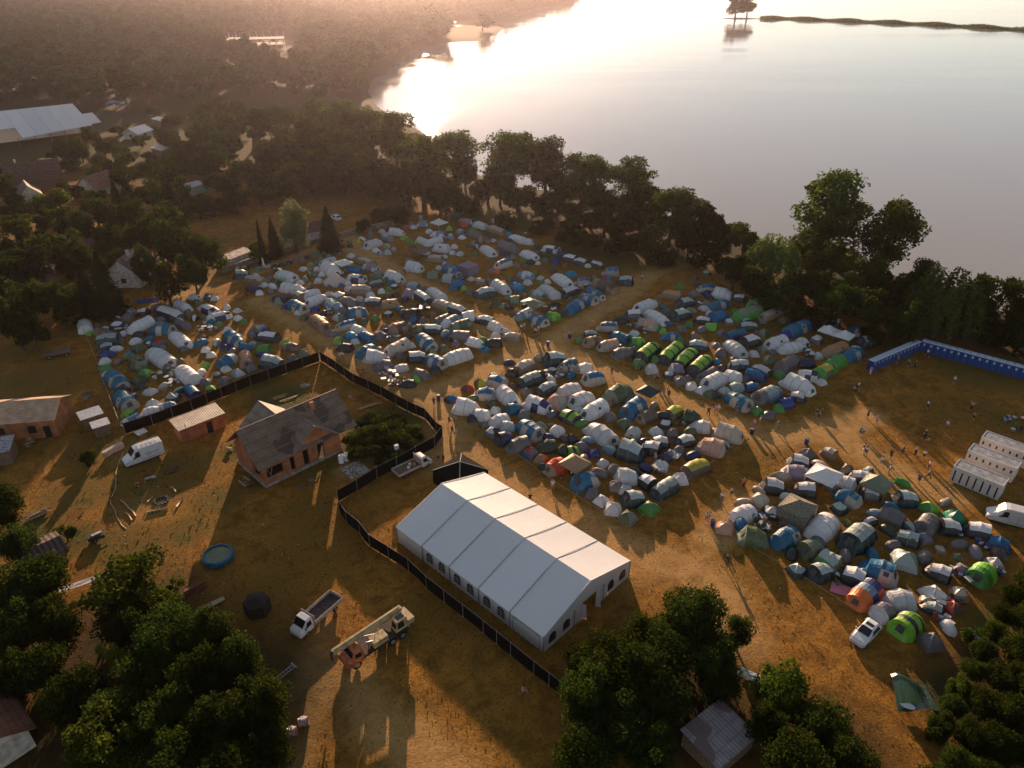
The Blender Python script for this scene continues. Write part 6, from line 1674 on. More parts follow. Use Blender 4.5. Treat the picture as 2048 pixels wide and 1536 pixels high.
# ------------------------------------------------------------------ portable toilets
LB_, LW_ = paint("toilet_blue", (.012,.05,.2), .45, .12), paint("toilet_roof", (.36,.42,.55), .5, .1)
def toilet(loc, rz):
    t = thing("portable_toilet", loc, rz)
    MB().box(-.55,.55,-.55,.55,.05,2.1).build("cabin", LB_, t)
    MB().box(-.47,.47,-.585,-.553,.15,2.0).build("door", paint("toilet_door", (.015,.06,.24), .45, .12), t)
    r = MB(); r.add([(-.6,-.62,2.1),(.6,-.62,2.1),(.6,.6,2.1),(-.6,.6,2.1),(-.5,-.45,2.3),(.5,-.45,2.3),(.5,.45,2.3),(-.5,.45,2.3)], [(0,1,5,4),(1,2,6,5),(2,3,7,6),(3,0,4,7),(4,5,6,7)]); r.build("roof", LW_, t)
    s = MB(); 
    s.add([(-.16,-.6,1.4),(.16,-.6,1.4),(.16,-.6,1.8),(-.16,-.6,1.8)], [(0,1,2,3)]); so = s.build("door_sign", WHITEP, t)
    fg = MB()
    for cx_, r_ in ((-.075,.03),(.075,.03)):
        fg.add([(cx_+math.cos(k*.785)*r_, -.606, 1.72+math.sin(k*.785)*r_) for k in range(8)], [tuple(range(8))])
        fg.add([(cx_-.045,-.606,1.52),(cx_+.045,-.606,1.52),(cx_+.02,-.606,1.68),(cx_-.02,-.606,1.68)], [(0,1,2,3)])
    fg.build("pictogram", LB_, so)
    MB().box(-.6,.6,-.6,.6,0,.05).build("base", GREYP, t)
    return t
proto_t = None
def toilets(a, b, n, look, flip, skip=False):
    global proto_t
    d = b-a; rz = math.atan2(d.y, d.x)+(math.pi if flip else 0)
    for i in range(n):
        p = a.lerp(b, (i+.5)/n)
        if proto_t is None: t = toilet(p, rz); proto_t = t
        else: t = copy_tree(proto_t); t.location = p; t.rotation_euler = (0,0,rz)
        auto(t, look, "toilet", "blue portable toilets in two rows")
TA, TB_, TC_ = G(1737,742), G(1836,699), G(2048,757)
dd = (TC_-TB_).normalized()
toilets(TA, TB_+(TA-TB_).normalized()*.9, 13, "blue toilet of the shorter row", False)
toilets(TB_+dd*.3, TB_+dd*21.3, 18, "blue toilet of the longer row", False)

# ------------------------------------------------------------------ shower cabins
SHW = paint("cabin_white", (.6,.57,.56), .5, .08, 2); SHR = paint("cabin_roof_grey", (.3,.3,.32), .5, .25, 1.5)
s0, s1 = G(1896,962), G(1994,1003)
du = (s1-s0).normalized(); dv = Vector((-du.y, du.x, 0)); srz = math.atan2(du.y, du.x)
SL = (s1-s0).length
for i, (px, lab) in enumerate([((1896,962),"white shower cabin with tall dark slots, first of three by the white van"),((1936,938),"white shower cabin in the middle of the three stepped cabins"),((1963,912),"white shower cabin furthest from the van of the three stepped cabins")]):
    roofs = [(1906,930),(1935,898),(1962,872)]
    base = s0 if i == 0 else (G(*roofs[i], 2.6)-G(*roofs[0], 2.6))+s0
    base = Vector((base.x, base.y, 0))
    t = thing("shower_cabin", base, srz, lab, "cabin", "white shower cabins")
    MB().box(0,SL,0,2.45,.15,2.6).build("cabin_wall", SHW, t)
    r = MB(); r.box(.08,SL-.08,.08,2.37,2.6,2.66); r.build("roof", SHR, t)
    rm = MB()
    rm.box(0,SL,-.02,.08,2.6,2.72); rm.box(0,SL,2.37,2.47,2.6,2.72); rm.box(-.02,.08,.08,2.37,2.6,2.72); rm.box(SL-.08,SL+.02,.08,2.37,2.6,2.72); rm.build("roof_edge", SHW, t)
    for k in range(7):
        x = .35+k*(SL-.7)/6.3
        if i == 0: MB().box(x,x+.18,-.04,-.01,.35,2.15).build("door_slot", DARKW, t)
        else: MB().box(x,x+.22,-.04,-.01,1.6,2.1).build("window", DARKW, t)
    rv = MB()
    for k in range(26): rv.box(.1+k*(SL-.2)/26,.13+k*(SL-.2)/26,-.02,.0,.2,2.55)
    rv.build("wall_rib", paint("rib_shade", (.5,.47,.46), .6, .1), t)

# ------------------------------------------------------------------ vehicles
van((255,930), (322,905), "white panel van with a roof rack and side lettering parked in the yard", 5.6, True, True)
van((1963,1030), (2075,1058), "plain white panel van parked beside the shower cabins", 5.7)
car((1712,1290), (1745,1256), "white car with a sunroof parked in front of the last tents", 4.2)
car((668,436), (676,441), "white car parked far off behind the pale tree", 4.6, False)
flatbed((596,1273), (672,1206), "white tipper truck with an empty dark bed on the front grass", paint("dark_bed", (.06,.045,.045), .8, .3), 6.4)
ft, fc, frz = flatbed((852,928), (800,953), "white flatbed truck loaded with tools beside the black fence", WOOD_O, 6.0, sides=.3)
for k, (x, y) in enumerate([(-.3,.3),(.2,-.2),(-.9,-.3),(.4,.4)]):
    v = fc+Matrix.Rotation(frz,3,'Z') @ Vector((x,y,0))
    t = thing("tool_box" if k % 2 else "water_canister", (v.x,v.y,.93), frz+k, ["white canister on the loaded flatbed truck, beside the cab","yellow toolbox on the loaded flatbed truck","white canister at the tail of the loaded flatbed truck","red toolbox on the loaded flatbed truck"][k], "container")
    mt = [WHITEP, paint("tool_yellow", (.5,.35,.08), .6, .1), WHITEP, paint("tool_red", (.4,.06,.04), .6, .1)][k]
    MB().box(-.2,.2,-.14,.14,0,.34).build("body", mt, t); MB().tube([(-.08,0,.34),(-.08,0,.42),(.08,0,.42),(.08,0,.34)], .015, 4).build("handle", GREYP, t)
# crane truck
c, rz, L = between((700,1328), (800,1262))
CRY = paint("crane_cream", (.36,.29,.15), .55, .25, 2, dirt=(.22,.16,.08)); CRO = paint("crane_orange", (.42,.12,.045), .5, .3, 2, dirt=(.2,.07,.03)); CRD = paint("crane_dark", (.035,.03,.028), .8, .3)
t = thing("crane_truck", (c.x,c.y,0), rz, "old truck crane with an orange cab and cream boom on the front grass", "crane")
MB().box(-3.8,2.6,-1.0,1.0,.75,1.15).build("chassis", CRD, t)
cb = Loft([(2.0,.7,1.5,2.2,1.1,.95),(2.2,.6,1.5,2.35,1.15,.98),(3.1,.6,1.5,2.35,1.15,.95),(3.4,.6,1.4,1.7,1.1,.9),(4.0,.65,1.25,1.4,.95,.75)]); cb.mesh().build("cab", CRO, t)
cb.topstrip(t, 3.12, 3.38, "windscreen", inset=.02)
for s in (-1,1):
    cb.window(t, 2.3, 3.0, .1, .8, s, "side_window")
    for x in (-2.9,-1.6,2.9): wheel(t, x, s*.98, .52, .34)
    MB().box(3.0,3.9,s*1.12-.2,s*1.12+.2,.85,1.15).build("mudguard", CRO, t)
    MB().tube([(-3.5,s*.9,.9),(-3.5,s*1.35,.9),(-3.5,s*1.35,.1)], .08, 6).build("outrigger", CRD, t)
dk = MB(); dk.box(-3.9,1.9,-1.15,1.15,1.15,1.25); dk.build("deck", CRD, t)
MB().box(-1.1,.7,-.1,1.1,1.25,2.0).build("engine_cover", CRY, t)
MB().tube([(-2.3,0,1.25),(-2.3,0,1.6)], .85, 16).build("turntable", CRD, t)
oc = MB(); oc.add([(-3.7,.1,1.5),(-2.1,.1,1.5),(-2.1,1.15,1.5),(-3.7,1.15,1.5),(-3.6,.15,3.0),(-2.3,.15,3.0),(-2.3,1.1,3.0),(-3.6,1.1,3.0)], [(0,3,2,1),(4,5,6,7),(0,1,5,4),(1,2,6,5),(2,3,7,6),(3,0,4,7)])
co = oc.build("crane_cab", CRY, t)
MB().add([(-2.13,.25,1.9),(-2.13,1.05,1.9),(-2.28,1.02,2.8),(-2.28,.25,2.8)], [(0,1,2,3)]).build("cab_window", GLASS, co)
MB().add([(-3.2,1.17,1.9),(-2.35,1.17,1.9),(-2.4,1.14,2.75),(-3.1,1.14,2.75)], [(0,1,2,3)]).build("cab_window", GLASS, co)
MB().add([(-3.45,.3,3.02),(-2.5,.3,3.02),(-2.5,.95,3.02),(-3.45,.95,3.02)], [(0,1,2,3)]).build("roof_window", GLASS, co)
MB().box(-4.6,-3.75,-.9,1.1,1.5,2.2).build("counterweight", CRY, t)
bm = MB(); bm.obox((.4,-.45,2.75), 8.6,.5,.55, 0, .03); bmo = bm.build("boom", CRY, t)
bl = MB(); bl.obox((.4,-.45,3.06), 8.2,.14,.08, 0, .03); bl.obox((.4,-.18,2.8), 8.0,.04,.3, 0, .03); bl.build("boom_rail", CRY, bmo)
MB().tube([(4.7,-.45,2.9),(4.9,-.45,2.5),(4.85,-.45,1.6)], [.18,.14,.12], 6).build("hook_block", CRD, t)
MB().tube([(-.4,-.3,1.5),(1.8,-.4,2.5)], .11, 8).build("lift_cylinder", RIM, t)
MB().tube([(.6,.6,1.9),(1.5,.5,2.2)], .14, 8).build("air_tank", RIM, t)
pp = MB()
pr_ = random.Random(2)
for k in range(9): x = pr_.uniform(-.8,1.8); y = pr_.uniform(-.2,1); pp.tube([(x,y,1.3),(x+pr_.uniform(-.6,.6),y+pr_.uniform(-.4,.4),2.0+pr_.uniform(0,.4))], .04, 5)
pp.build("hydraulic_pipe", CRY, t)
LAND.append(("orange-cabbed truck crane", G(740,1300)))

# ------------------------------------------------------------------ gazebos
def gazebo(x, y, S, style, label, h=2.2, walls=False, rz=None, sx=1.0, cat="gazebo", peak=.9, camo=False):
    c = G(x, y, h+.3)
    t = thing("party_gazebo", (c.x,c.y,0), mrz if rz is None else rz, label, cat)
    a, b = S/2*sx, S/2; m = MB(); n = 6
    def pt(u, v):
        e = max(abs(u), abs(v)); z = h+peak*1.2*(1-e)**1.2
        return (u*a, v*b, z-.05*math.sin(math.pi*e))
    for i in range(-n, n):
        for j in range(-n, n): m.add([pt(i/n,j/n), pt((i+1)/n,j/n), pt((i+1)/n,(j+1)/n), pt(i/n,(j+1)/n)], [(0,1,2,3)])
    for e0, e1 in (((-1,-1),(1,-1)),((1,-1),(1,1)),((1,1),(-1,1)),((-1,1),(-1,-1))):
        p, q = pt(*e0), pt(*e1); m.add([p, q, (q[0],q[1],q[2]-.25), (p[0],p[1],p[2]-.25)], [(0,1,2,3)])
    mt = FAB(style) if not camo else paint("camo_net", (.17,.15,.11), .9, .6, 7, .5, dirt=(.05,.05,.04))
    m.build("canopy", mt, t)
    for u in (-1,1):
        for v in (-1,1): MB().tube([(u*a*.97,v*b*.97,0),(u*a*.97,v*b*.97,h)], .035, 5).build("leg", RIM, t)
    if walls:
        for e0, e1 in (((-1,-1),(1,-1)),((1,-1),(1,1))):
            MB().add([(e0[0]*a,e0[1]*b,.03),(e1[0]*a,e1[1]*b,.03),(e1[0]*a,e1[1]*b,h-.2),(e0[0]*a,e0[1]*b,h-.2)], [(0,1,2,3)]).build("side_wall", mt, t)
    return t, c
for x, y, S, st, lab, kw in [
    (1650,945,4.0,'W',"big white square gazebo at the edge of the nearest tents",{}),
    (1755,962,3.5,'GG',"green pointed gazebo with a white side wall near the shower cabins",dict(walls=False, peak=1.2)),
    (1150,922,3.4,'TN',"tan pointed gazebo between orange tents facing the marquee",dict(peak=1.1)),
    (1597,1008,3.9,'TN',"camouflage-net gazebo in front of the big white gazebo",dict(camo=True, walls=True)),
    (1658,657,3.1,'W',"white gazebo closest to the notice fence, left of a pair",{}),
    (1690,667,3.1,'W',"white gazebo with a curtain, beside its white twin",{}),
    (878,442,3.6,'W',"white gazebo on thin legs among the farthest tents",{}),
    (937,527,3.5,'PU',"lilac gazebo with closed side walls in the far tents",dict(walls=True)),
    (1066,602,3.1,'GG',"long green flat-topped gazebo above a table of campers",dict(sx=1.5, peak=.5)),
    (686,522,3.4,'W',"white gazebo beside the bell tent",dict(peak=.6)),
    (1297,778,3.0,'DG',"dark teal gazebo beside the large olive tent",{}),
    (840,497,4.2,'BR',"flat brown awning over tables in the far tents",dict(peak=.25, h=1.9)),
    (675,585,2.0,'W',"small white square gazebo above a picnic table",dict(peak=.5, h=1.9))]:
    t, c = gazebo(x, y, S, st, lab, **kw)
    LAND.append((" ".join(lab.split()[:3]) if False else {945:"big white square gazebo",962:"green pointed gazebo",922:"tan pointed gazebo",1008:"camouflage gazebo",657:"paired white gazebos",667:None,442:"farthest white gazebo",527:"lilac closed gazebo",602:"long green gazebo",522:"bell tent",778:"dark teal gazebo",497:"flat brown awning",585:None}[y], c))
# bell tent
c = G(668,557,1.2)
t = thing("bell_tent", (c.x,c.y,0), 0, "round pale bell tent with a pointed top in the far tents", "tent")
m = MB(); n = 20
prof = [(2.6,0),(2.55,.6),(1.7,1.25),(.8,2.2),(.06,3.1)]
for i in range(len(prof)-1):
    for k in range(n):
        a0, a1 = k/n*6.283, (k+1)/n*6.283; (r0,z0),(r1,z1) = prof[i], prof[i+1]
        m.add([(math.cos(a0)*r0,math.sin(a0)*r0,z0),(math.cos(a1)*r0,math.sin(a1)*r0,z0),(math.cos(a1)*r1,math.sin(a1)*r1,z1),(math.cos(a0)*r1,math.sin(a0)*r1,z1)], [(0,1,2,3)])
m.build("canopy", fabric("bell_canvas", (.66,.54,.5), .2), t)
MB().add([(2.62*math.cos(-1.7),2.62*math.sin(-1.7),.05),(2.62*math.cos(-1.3),2.62*math.sin(-1.3),.05),(1.75*math.cos(-1.5),1.75*math.sin(-1.5),1.3)], [(0,1,2)]).build("door", MESHW, t)
for x, y, lab in ((527,540,"white feather banner by the small green tree"),):
    p = G(x, y); t = thing("feather_banner", p, .4, lab, "flag"); MB().tube([(0,0,0),(0,0,3.2)], .03, 5).build("pole", RIM, t); MB().slab([(.03,0,1.0),(.5,0,1.1),(.4,0,2.8),(.03,0,3.2)], .02).build("flag", FAB('W'), t)
# white parasol flag on the windbreaks, tarps and blankets lying about
def flat_sheet(x, y, wx, wy, rz, mat, name, label, cat, z=.06):
    c = G(x, y); t_ = MB(); n = 5; rs = random.Random(int(x+y))
    zz = [[z+rs.uniform(0,.07) for _ in range(n+1)] for _ in range(n+1)]
    for i in range(n):
        for j in range(n): t_.add([((i+a)/n*wx-wx/2, (j+b)/n*wy-wy/2, zz[i+a][j+b]) for a, b in ((0,0),(1,0),(1,1),(0,1))], [(0,1,2,3)])
    o = t_.build(name, mat, None); o.location = (c.x,c.y,0); o.rotation_euler = (0,0,rz); o['label'] = label; o['category'] = cat
flat_sheet(297,602,4.8,2.2,.3,FAB('BB'),"ground_tarp","royal blue tarp spread on the grass behind the tents","tarp")
flat_sheet(1681,1180,2.2,1.8,-.5,paint("pink_blanket", (.5,.12,.18), .9, .5, 9, .3, dirt=(.4,.25,.28)),"picnic_blanket","pink patterned blanket littered with things before the tents","blanket")
flat_sheet(1101,849,1.0,.7,.3,FAB('PU'),"picnic_blanket","small lilac cloth lying between the white tents","blanket")
flat_sheet(1510,1358,3.6,1.2,-.55,FAB('PG'),"ground_tarp","crumpled pale green tarp beside the front trees","tarp", .2)
flat_sheet(172,1170,5.5,.9,.55,FAB('W'),"ground_tarp","white plastic sheeting strip half under the front trees","tarp", .5)
flat_sheet(1353,917,1.6,.8,.9,FAB('W'),"table_board","white board lying tilted among the tents","board", .5)
flat_sheet(820,452,3,1.5,.2,paint("pink_blanket", (.5,.12,.18), .9, .5, 9),"ground_tarp","reddish groundsheet among the farthest tents","tarp")
# green tarp shelter at the lower right
c = G(1822,1400)
t = thing("tarp_shelter", (c.x,c.y,0), .2, "dark green tarp shelter pitched beside the hedge", "shelter")
m = MB(); n = 8
def tp(u, v):
    z = .3+2.3*max(0,1-((u+.7)**2+(v-.8)**2)**.5/1.5)+.5*max(0,1-abs(u-.2)*1.4)*(1-v)*.5
    return (u*2.0+v*.3, v*1.5-u*.35, z)
for i in range(n):
    for j in range(n):
        u0,u1,v0,v1 = -1+2*i/n,-1+2*(i+1)/n,-1+2*j/n,-1+2*(j+1)/n
        m.add([tp(u0,v0),tp(u1,v0),tp(u1,v1),tp(u0,v1)], [(0,1,2,3)])
m.build("tarp", fabric("dark_green_tarp", (.03,.085,.035), .3, .12), t, True)
for u, v in ((-1,1),(-.7,.8),(1,-1)): q = tp(u, v); MB().tube([(q[0],q[1],0),(q[0],q[1],q[2]+.1)], .03, 5).build("pole", RIM, t)
c = G(1811,1418); t = thing("oval_table", (c.x,c.y,0), -.5, "white oval board on short legs beside the green tarp shelter", "table")
MB().prism([(math.cos(k*.4488)*.75, math.sin(k*.4488)*.38) for k in range(14)], .55, .6).build("table_top", WHITEP, t)
for x_, y_ in ((-.4,.15),(.4,.15),(-.4,-.15),(.4,-.15)): MB().tube([(x_,y_,0),(x_,y_,.55)], .02, 4).build("leg", GREYP, t)

# ------------------------------------------------------------------ yard objects
c = G(437,1117)
t = thing("garden_pool", (c.x,c.y,0), 0, "round blue inflatable pool with murky green water on the yard grass", "pool")
POOLB = paint("pool_blue", (.015,.10,.16), .35, .15)
m = MB(); n = 28
pr2 = [(1.85,0),(1.98,.35),(1.9,.7),(1.78,.86),(1.6,.86),(1.55,.7),(1.6,.2)]
for i in range(len(pr2)-1):
    for k in range(n):
        a0, a1 = k/n*6.2832, (k+1)/n*6.2832; w0 = 1+.015*math.sin(a0*9); w1 = 1+.015*math.sin(a1*9); (r0,z0),(r1,z1) = pr2[i], pr2[i+1]
        m.add([(math.cos(a0)*r0*w0,math.sin(a0)*r0*w0,z0),(math.cos(a1)*r0*w1,math.sin(a1)*r0*w1,z0),(math.cos(a1)*r1*w1,math.sin(a1)*r1*w1,z1),(math.cos(a0)*r1*w0,math.sin(a0)*r1*w0,z1)], [(0,1,2,3)])
m.build("pool_wall", POOLB, t, True)
MB().add([(math.cos(k/n*6.2832)*1.6,math.sin(k/n*6.2832)*1.6,.66) for k in range(n)], [tuple(range(n))]).build("pool_water", paint("pool_water", (.1,.12,.055), .08, .2, 1, spec=.6), t)
lg = MB()
for k in range(8): a = k*.785; lg.tube([(math.cos(a)*2.3,math.sin(a)*2.3,0),(math.cos(a)*1.95,math.sin(a)*1.95,.6)], .03, 4)
lg.build("brace", RIM, t)
LAND.append(("round blue pool", c))

def log(x0,y0,x1,y1,r,lab,name="fallen_log",mat=None,cat="log"):
    a, b = G(x0,y0), G(x1,y1); m = (a+b)/2
    mb = MB().tube([a-m+Vector((0,0,r)), Vector((.05,.08,r)), b-m+Vector((0,0,r))], [r,r*.9,r*.75], 7)
    o = mb.build(name, mat or WOOD_N, None, True); o.location = m; o['label'] = lab; o['category'] = cat; return o
log(295,1027,337,1018,.16,"straight pale log bench below the fire pit")
log(353,1016,366,997,.15,"short pale log standing off the fire pit's side")
log(242,1002,258,1018,.12,"curved pale log nearest the hose")
log(258,1018,272,1034,.14,"pale log ending at the dark stump")
log(251,1026,264,1042,.12,"short pale log parallel to the curved one")
log(295,1005,306,994,.1,"thin grey log behind the fire pit")
log(342,975,352,985,.14,"short pale beam near the flower patch")
c = G(323,1002); t = thing("fire_pit", (c.x,c.y,0), 0, "round stone fire pit ringed by log benches", "fire pit")
st_ = MB()
for k in range(12): st_.obox((math.cos(k*.524)*.9,math.sin(k*.524)*.9,.1), .3,.25,.22, k*.524+.3)
st_.build("stone_ring", paint("sooty_stone", (.10,.08,.065), .9, .4, 3), t); MB().prism([(math.cos(k*.524)*.75,math.sin(k*.524)*.75) for k in range(12)], .01, .06).build("ash_bed", paint("ash", (.04,.035,.033), .95, .4, 8), t)
def pile(x, y, n, L, spread, rz, mat, name, lab, cat, r=.07, hmax=.6, seed=1, mat2=None):
    c = G(x, y); t = thing(name, (c.x,c.y,0), rz, lab, cat); rs = random.Random(seed)
    for k in range(n):
        zz = rs.uniform(.05,hmax); l = L*rs.uniform(.5,1)
        MB().obox((rs.uniform(-.15,.15)*L, rs.uniform(-1,1)*spread*(1-zz/hmax*.5), zz), l, r*2, r*1.4, rs.uniform(-.12,.12)+ (rs.uniform(-.8,.8) if L < 1.2 else 0), rs.uniform(-.03,.03)).build("plank" if L > 1.2 else "log_piece", (mat2 if mat2 and k % 3 == 0 else mat), t)
    return t
pile(75,1032,14,3.0,.55,.75,WOOD_O,"lumber_pile","long pile of weathered planks beside the left trees","lumber pile",.1,.6,3,WOOD_N)
pile(60,890,34,1.0,1.6,.3,WOOD_N,"firewood_pile","big heap of split firewood near the grey shed","firewood",.07,.9,4,WOOD_O)
pile(342,942,16,1.9,.7,.4,paint("rusty_beam", (.2,.07,.04), .8, .3),"scrap_pile","rusty heap of scrap beams near the white van","scrap pile",.06,.5,5,WOOD_O)
pile(302,958,3,1.6,.35,.55,paint("grey_plank", (.33,.28,.25), .8, .2),"plank_bench","pair of grey planks on blocks near the scrap heap","bench",.14,.35,6)
pile(275,970,14,.8,.6,.4,paint("red_scrap", (.25,.06,.03), .8, .3),"scrap_pile","small red and brown scrap heap under the white van","scrap pile",.06,.3,7,WOOD_N)
pile(492,968,10,1.9,.8,-.7,WOOD_O,"pallet_stack","stacked pallets and boards at the brick house corner","pallets",.12,.7,8,WOOD_N)
pile(460,900,6,1.0,.4,.2,WOOD_N,"brick_pallet","small pallet of pale blocks beside the brick house","pallet",.1,.5,9)
pile(735,815,5,4.5,.4,.62,WOOD_N,"timber_beams","long pale timber beams behind the mound","timber",.08,.3,10)
pile(700,795,9,.8,.5,.3,WOOD_N,"timber_heap","small heap of offcuts beyond the brick house","timber",.06,.3,11)
pile(610,772,7,1.7,.4,.35,CONC,"paving_stack","flat stack of pale slabs behind the brick house","slabs",.14,.35,12)
pile(575,800,4,3.6,.3,.7,WOOD_N,"ladder_boards","scaffold boards leaning behind the brick house roof","timber",.08,.4,13)
pile(603,975,6,1.6,.6,-.6,paint("grey_frame", (.14,.14,.14), .7, .2),"metal_frame","grey metal frames lying before the brick house","frame",.04,.3,14)
pile(622,963,4,1.4,.5,-.6,paint("grey_frame2", (.2,.19,.18), .7, .2),"wooden_crate","grey open crate frame before the brick house","crate",.06,.3,15)
pile(385,1182,9,3.4,.35,.72,paint("rusty_girder", (.16,.045,.03), .7, .3),"steel_girder","dark red girders stacked at the edge of the grove","girders",.1,.55,16)
pile(175,795,24,1.1,1.6,.3,WOOD_O,"junk_heap","cluttered heap of boards beside the tan-roofed farmhouse","junk",.08,.6,17,paint("grey_plank", (.33,.28,.25), .8, .2))
pile(560,795,5,2.6,.5,.6,WOOD_N,"roof_ladder","narrow ladder and battens behind the main roof","ladder",.05,.3,18)
flat_sheet(407,1222,.7,5.0,-.85,paint("tan_board", (.36,.28,.16), .8, .15),"long_board","single long tan board in the dark grass by the grove","board",.35)
flat_sheet(710,940,3.2,3.4,.7,paint("slab_conc", (.3,.25,.22), .7, .5, 2),"concrete_slab","bare concrete slab between the brick house and fence","slab",.03)
# hexagonal dark tarp tent, ladder, barrels, cart, water tanks, lamp heads
c = G(517,1222); t = thing("covered_gazebo", (c.x,c.y,0), 0, "small dark hexagonal covered frame alone on the front grass", "shelter")
m = MB(); r6 = [(math.cos(k*1.047+.3)*1.5,math.sin(k*1.047+.3)*1.5) for k in range(6)]
m.add([(x_,y_,0) for x_,y_ in r6]+[(x_,y_,1.7) for x_,y_ in r6]+[(0,0,2.3)], [(k,(k+1)%6,6+(k+1)%6,6+k) for k in range(6)]+[(6+k,6+(k+1)%6,12) for k in range(6)])
m.build("cover", paint("dark_cover", (.025,.018,.014), .9, .3), t)
c, rz, L = between((551,1362), (585,1335)); t = thing("step_ladder", (c.x,c.y,.1), rz, "pale aluminium ladder lying beside the front trees", "ladder")
for s in (-1,1): MB().box(-1.3,1.3,s*.22-.03,s*.22+.03,0,.06).build("rail", RIM, t)
for k in range(7): MB().box(-1.15+k*.36,-1.1+k*.36,-.19,.19,.01,.05).build("rung", RIM, t)
MB().box(-1.35,-1.25,-.5,.5,0,.08).build("stabiliser", RIM, t)
for x, y, lab in ((608,1448,"pinkish barrel nearer the crane's shadow"),(585,1468,"pinkish barrel nearer the front trees")):
    p = G(x, y); t = thing("water_barrel", p, .3, lab, "barrel"); mt = paint("pink_barrel", (.3,.16,.15), .5, .3, 3)
    MB().tube([(-.5,0,.42),(-.3,0,.42),(.3,0,.42),(.5,0,.42)], [.4,.42,.42,.4], 14).build("drum", mt, t, True); MB().box(-.2,.2,-.2,.2,.82,1.0).build("filler_cap", WHITEP, t)
    MB().box(-.5,.5,-.35,.35,0,.1).build("cradle", WOOD_O, t)
c = G(195,1078); t = thing("old_trailer", (c.x,c.y,0), .5, "black covered trailer with pale junk on the yard grass", "trailer")
MB().box(-1.0,1.0,-.6,.6,.35,.8).build("body", CRD, t); 
for s in (-1,1): wheel(t, -.2, s*.68, .3, .2)
MB().tube([(1,0,.5),(1.9,0,.4)], .05, 5).build("drawbar", CRD, t); MB().obox((.1,0,.88), 1.2,.4,.14, .3).build("load", paint("pale_load", (.45,.42,.38), .7, .3), t)
c = G(118,712); t = thing("hay_wagon", (c.x,c.y,0), .45, "dark flat farm wagon on the shaded meadow", "wagon")
MB().box(-2.1,2.1,-.9,.9,.7,.85).build("deck", WOOD_O, t); MB().box(-2.1,-2.0,-.9,.9,.85,1.5).build("end_board", WOOD_O, t); MB().box(-2,2,.85,.9,.85,1.15).build("side_board", WOOD_O, t)
for x_ in (-1.4,1.4):
    for s in (-1,1): wheel(t, x_, s*.85, .4, .18)
for x, y, lab in ((683,925,"round white water tank at the brick house corner"),(693,921,"slim white water tank beside the round one")):
    p = G(x, y); t = thing("water_tank", p, 0, lab, "tank"); r_ = .42 if x < 690 else .3
    MB().tube([(0,0,.05),(0,0,1.3),(0,0,1.42)], [r_,r_,r_*.6], 14).build("tank", WHITEP, t, True); MB().tube([(0,0,1.42),(0,0,1.5)], .12, 8).build("lid", GREYP, t); MB().box(-.4,.4,-.4,.4,0,.05).build("base", CONC, t)
p = G(796,925); t = thing("floodlight_mast", p, .6, "white floodlight box on a mast at the black fence", "floodlight")
MB().tube([(0,0,0),(0,0,2.5)], .04, 6).build("mast", RIM, t); MB().box(-.3,.3,-.2,.2,2.5,3.2).build("lamp_housing", WHITEP, t); MB().box(-.25,.25,-.22,-.205,2.55,3.1).build("lens", paint("lens", (.4,.4,.42), .2, .1), t)
# old wall slots seen as a dashed rail at the lower right, dark far bins
c, rz, L = between((1955,1338), (2015,1373)); t = thing("picket_rail", (c.x,c.y,0), rz, "pale dashed picket rail in the dark beyond the hedge", "fence")
for k in range(13): MB().box(-L/2+k*L/13,-L/2+k*L/13+.16,-.03,.03,.5,1.1).build("picket", paint("pale_picket", (.4,.3,.2), .7, .2), t)
MB().box(-L/2,L/2,-.05,-.035,.7,.8).build("rail", WOOD_O, t)
# blue litter bins
for x, y, lab in ((1540,715,None),(1096,692,"blue litter bin behind the teal tent at the crossing"),(877,800,"blue litter bin beside the navy dome at the path"),(1139,676,"blue litter bin on the crossing of the paths"),(1386,1125,None),(1385,1110,None),(1385,1108,None),(1612,888,"blue litter bin above the nearest tents"),(1425,1052,"blue litter bin beside the pink tent"),(1386,870,None),(1503,868,"dark litter bin beside the cream tunnel tent")):
    if not lab: continue
    p = G(x, y); t = thing("litter_bin", p, 0, lab, "bin", "litter bins on the paths"); mt = paint("bin_blue", (.015,.06,.25), .5, .1) if 'blue' in lab else CRD
    MB().tube([(0,0,0),(0,0,.95)], [.3,.36], 10).build("body", mt, t); MB().tube([(0,0,.95),(0,0,1.05)], [.38,.3], 10).build("rim", GREYP, t)
# small inflatables by the far village
for x, y, lab, cl in ((228,214,"blue dome tent alone on the far meadow",'LB'),(247,218,"flat blue awning beside the far dome tent",'BL')):
    p = G(x, y); t = thing("garden_canopy", p, .3, lab, "canopy"); MB().add([(-3,-3,2.2),(3,-3,2.2),(3,3,2.2),(-3,3,2.2),(0,0,3.6 if x < 240 else 2.6)], [(0,1,4),(1,2,4),(2,3,4),(3,0,4)]).build("canopy_cloth", FAB(cl), t)
    for u in (-2.9,2.9):
        for v in (-2.9,2.9): MB().tube([(u,v,0),(u,v,2.2)], .08, 4).build("leg", RIM, t)
# ------------------------------------------------------------------ people in place
pr3 = random.Random(11)
PN = dict(stand='standing', walk='walking', sit='seated', phone='standing')
PN['raise'] = 'arms-raised'
for i, (x, y, ps, s_, l_) in enumerate(PLIST):
    x = float(x); y = float(y)
    b, sh, tr, ha = FIG[(ps, s_, l_)]
    p = G(x, y); sc = pr3.uniform(.97,1.08)
    o = link("person", b, None, (p.x,p.y,0), pr3.uniform(0,6.28)); o.scale = (sc,)*3
    link("shirt", sh, o); link("trousers", tr, o); link("hair", ha, o)
    auto(o, f"{PN[ps]} person, {s_} and {l_}", "person", "people on the campsite")

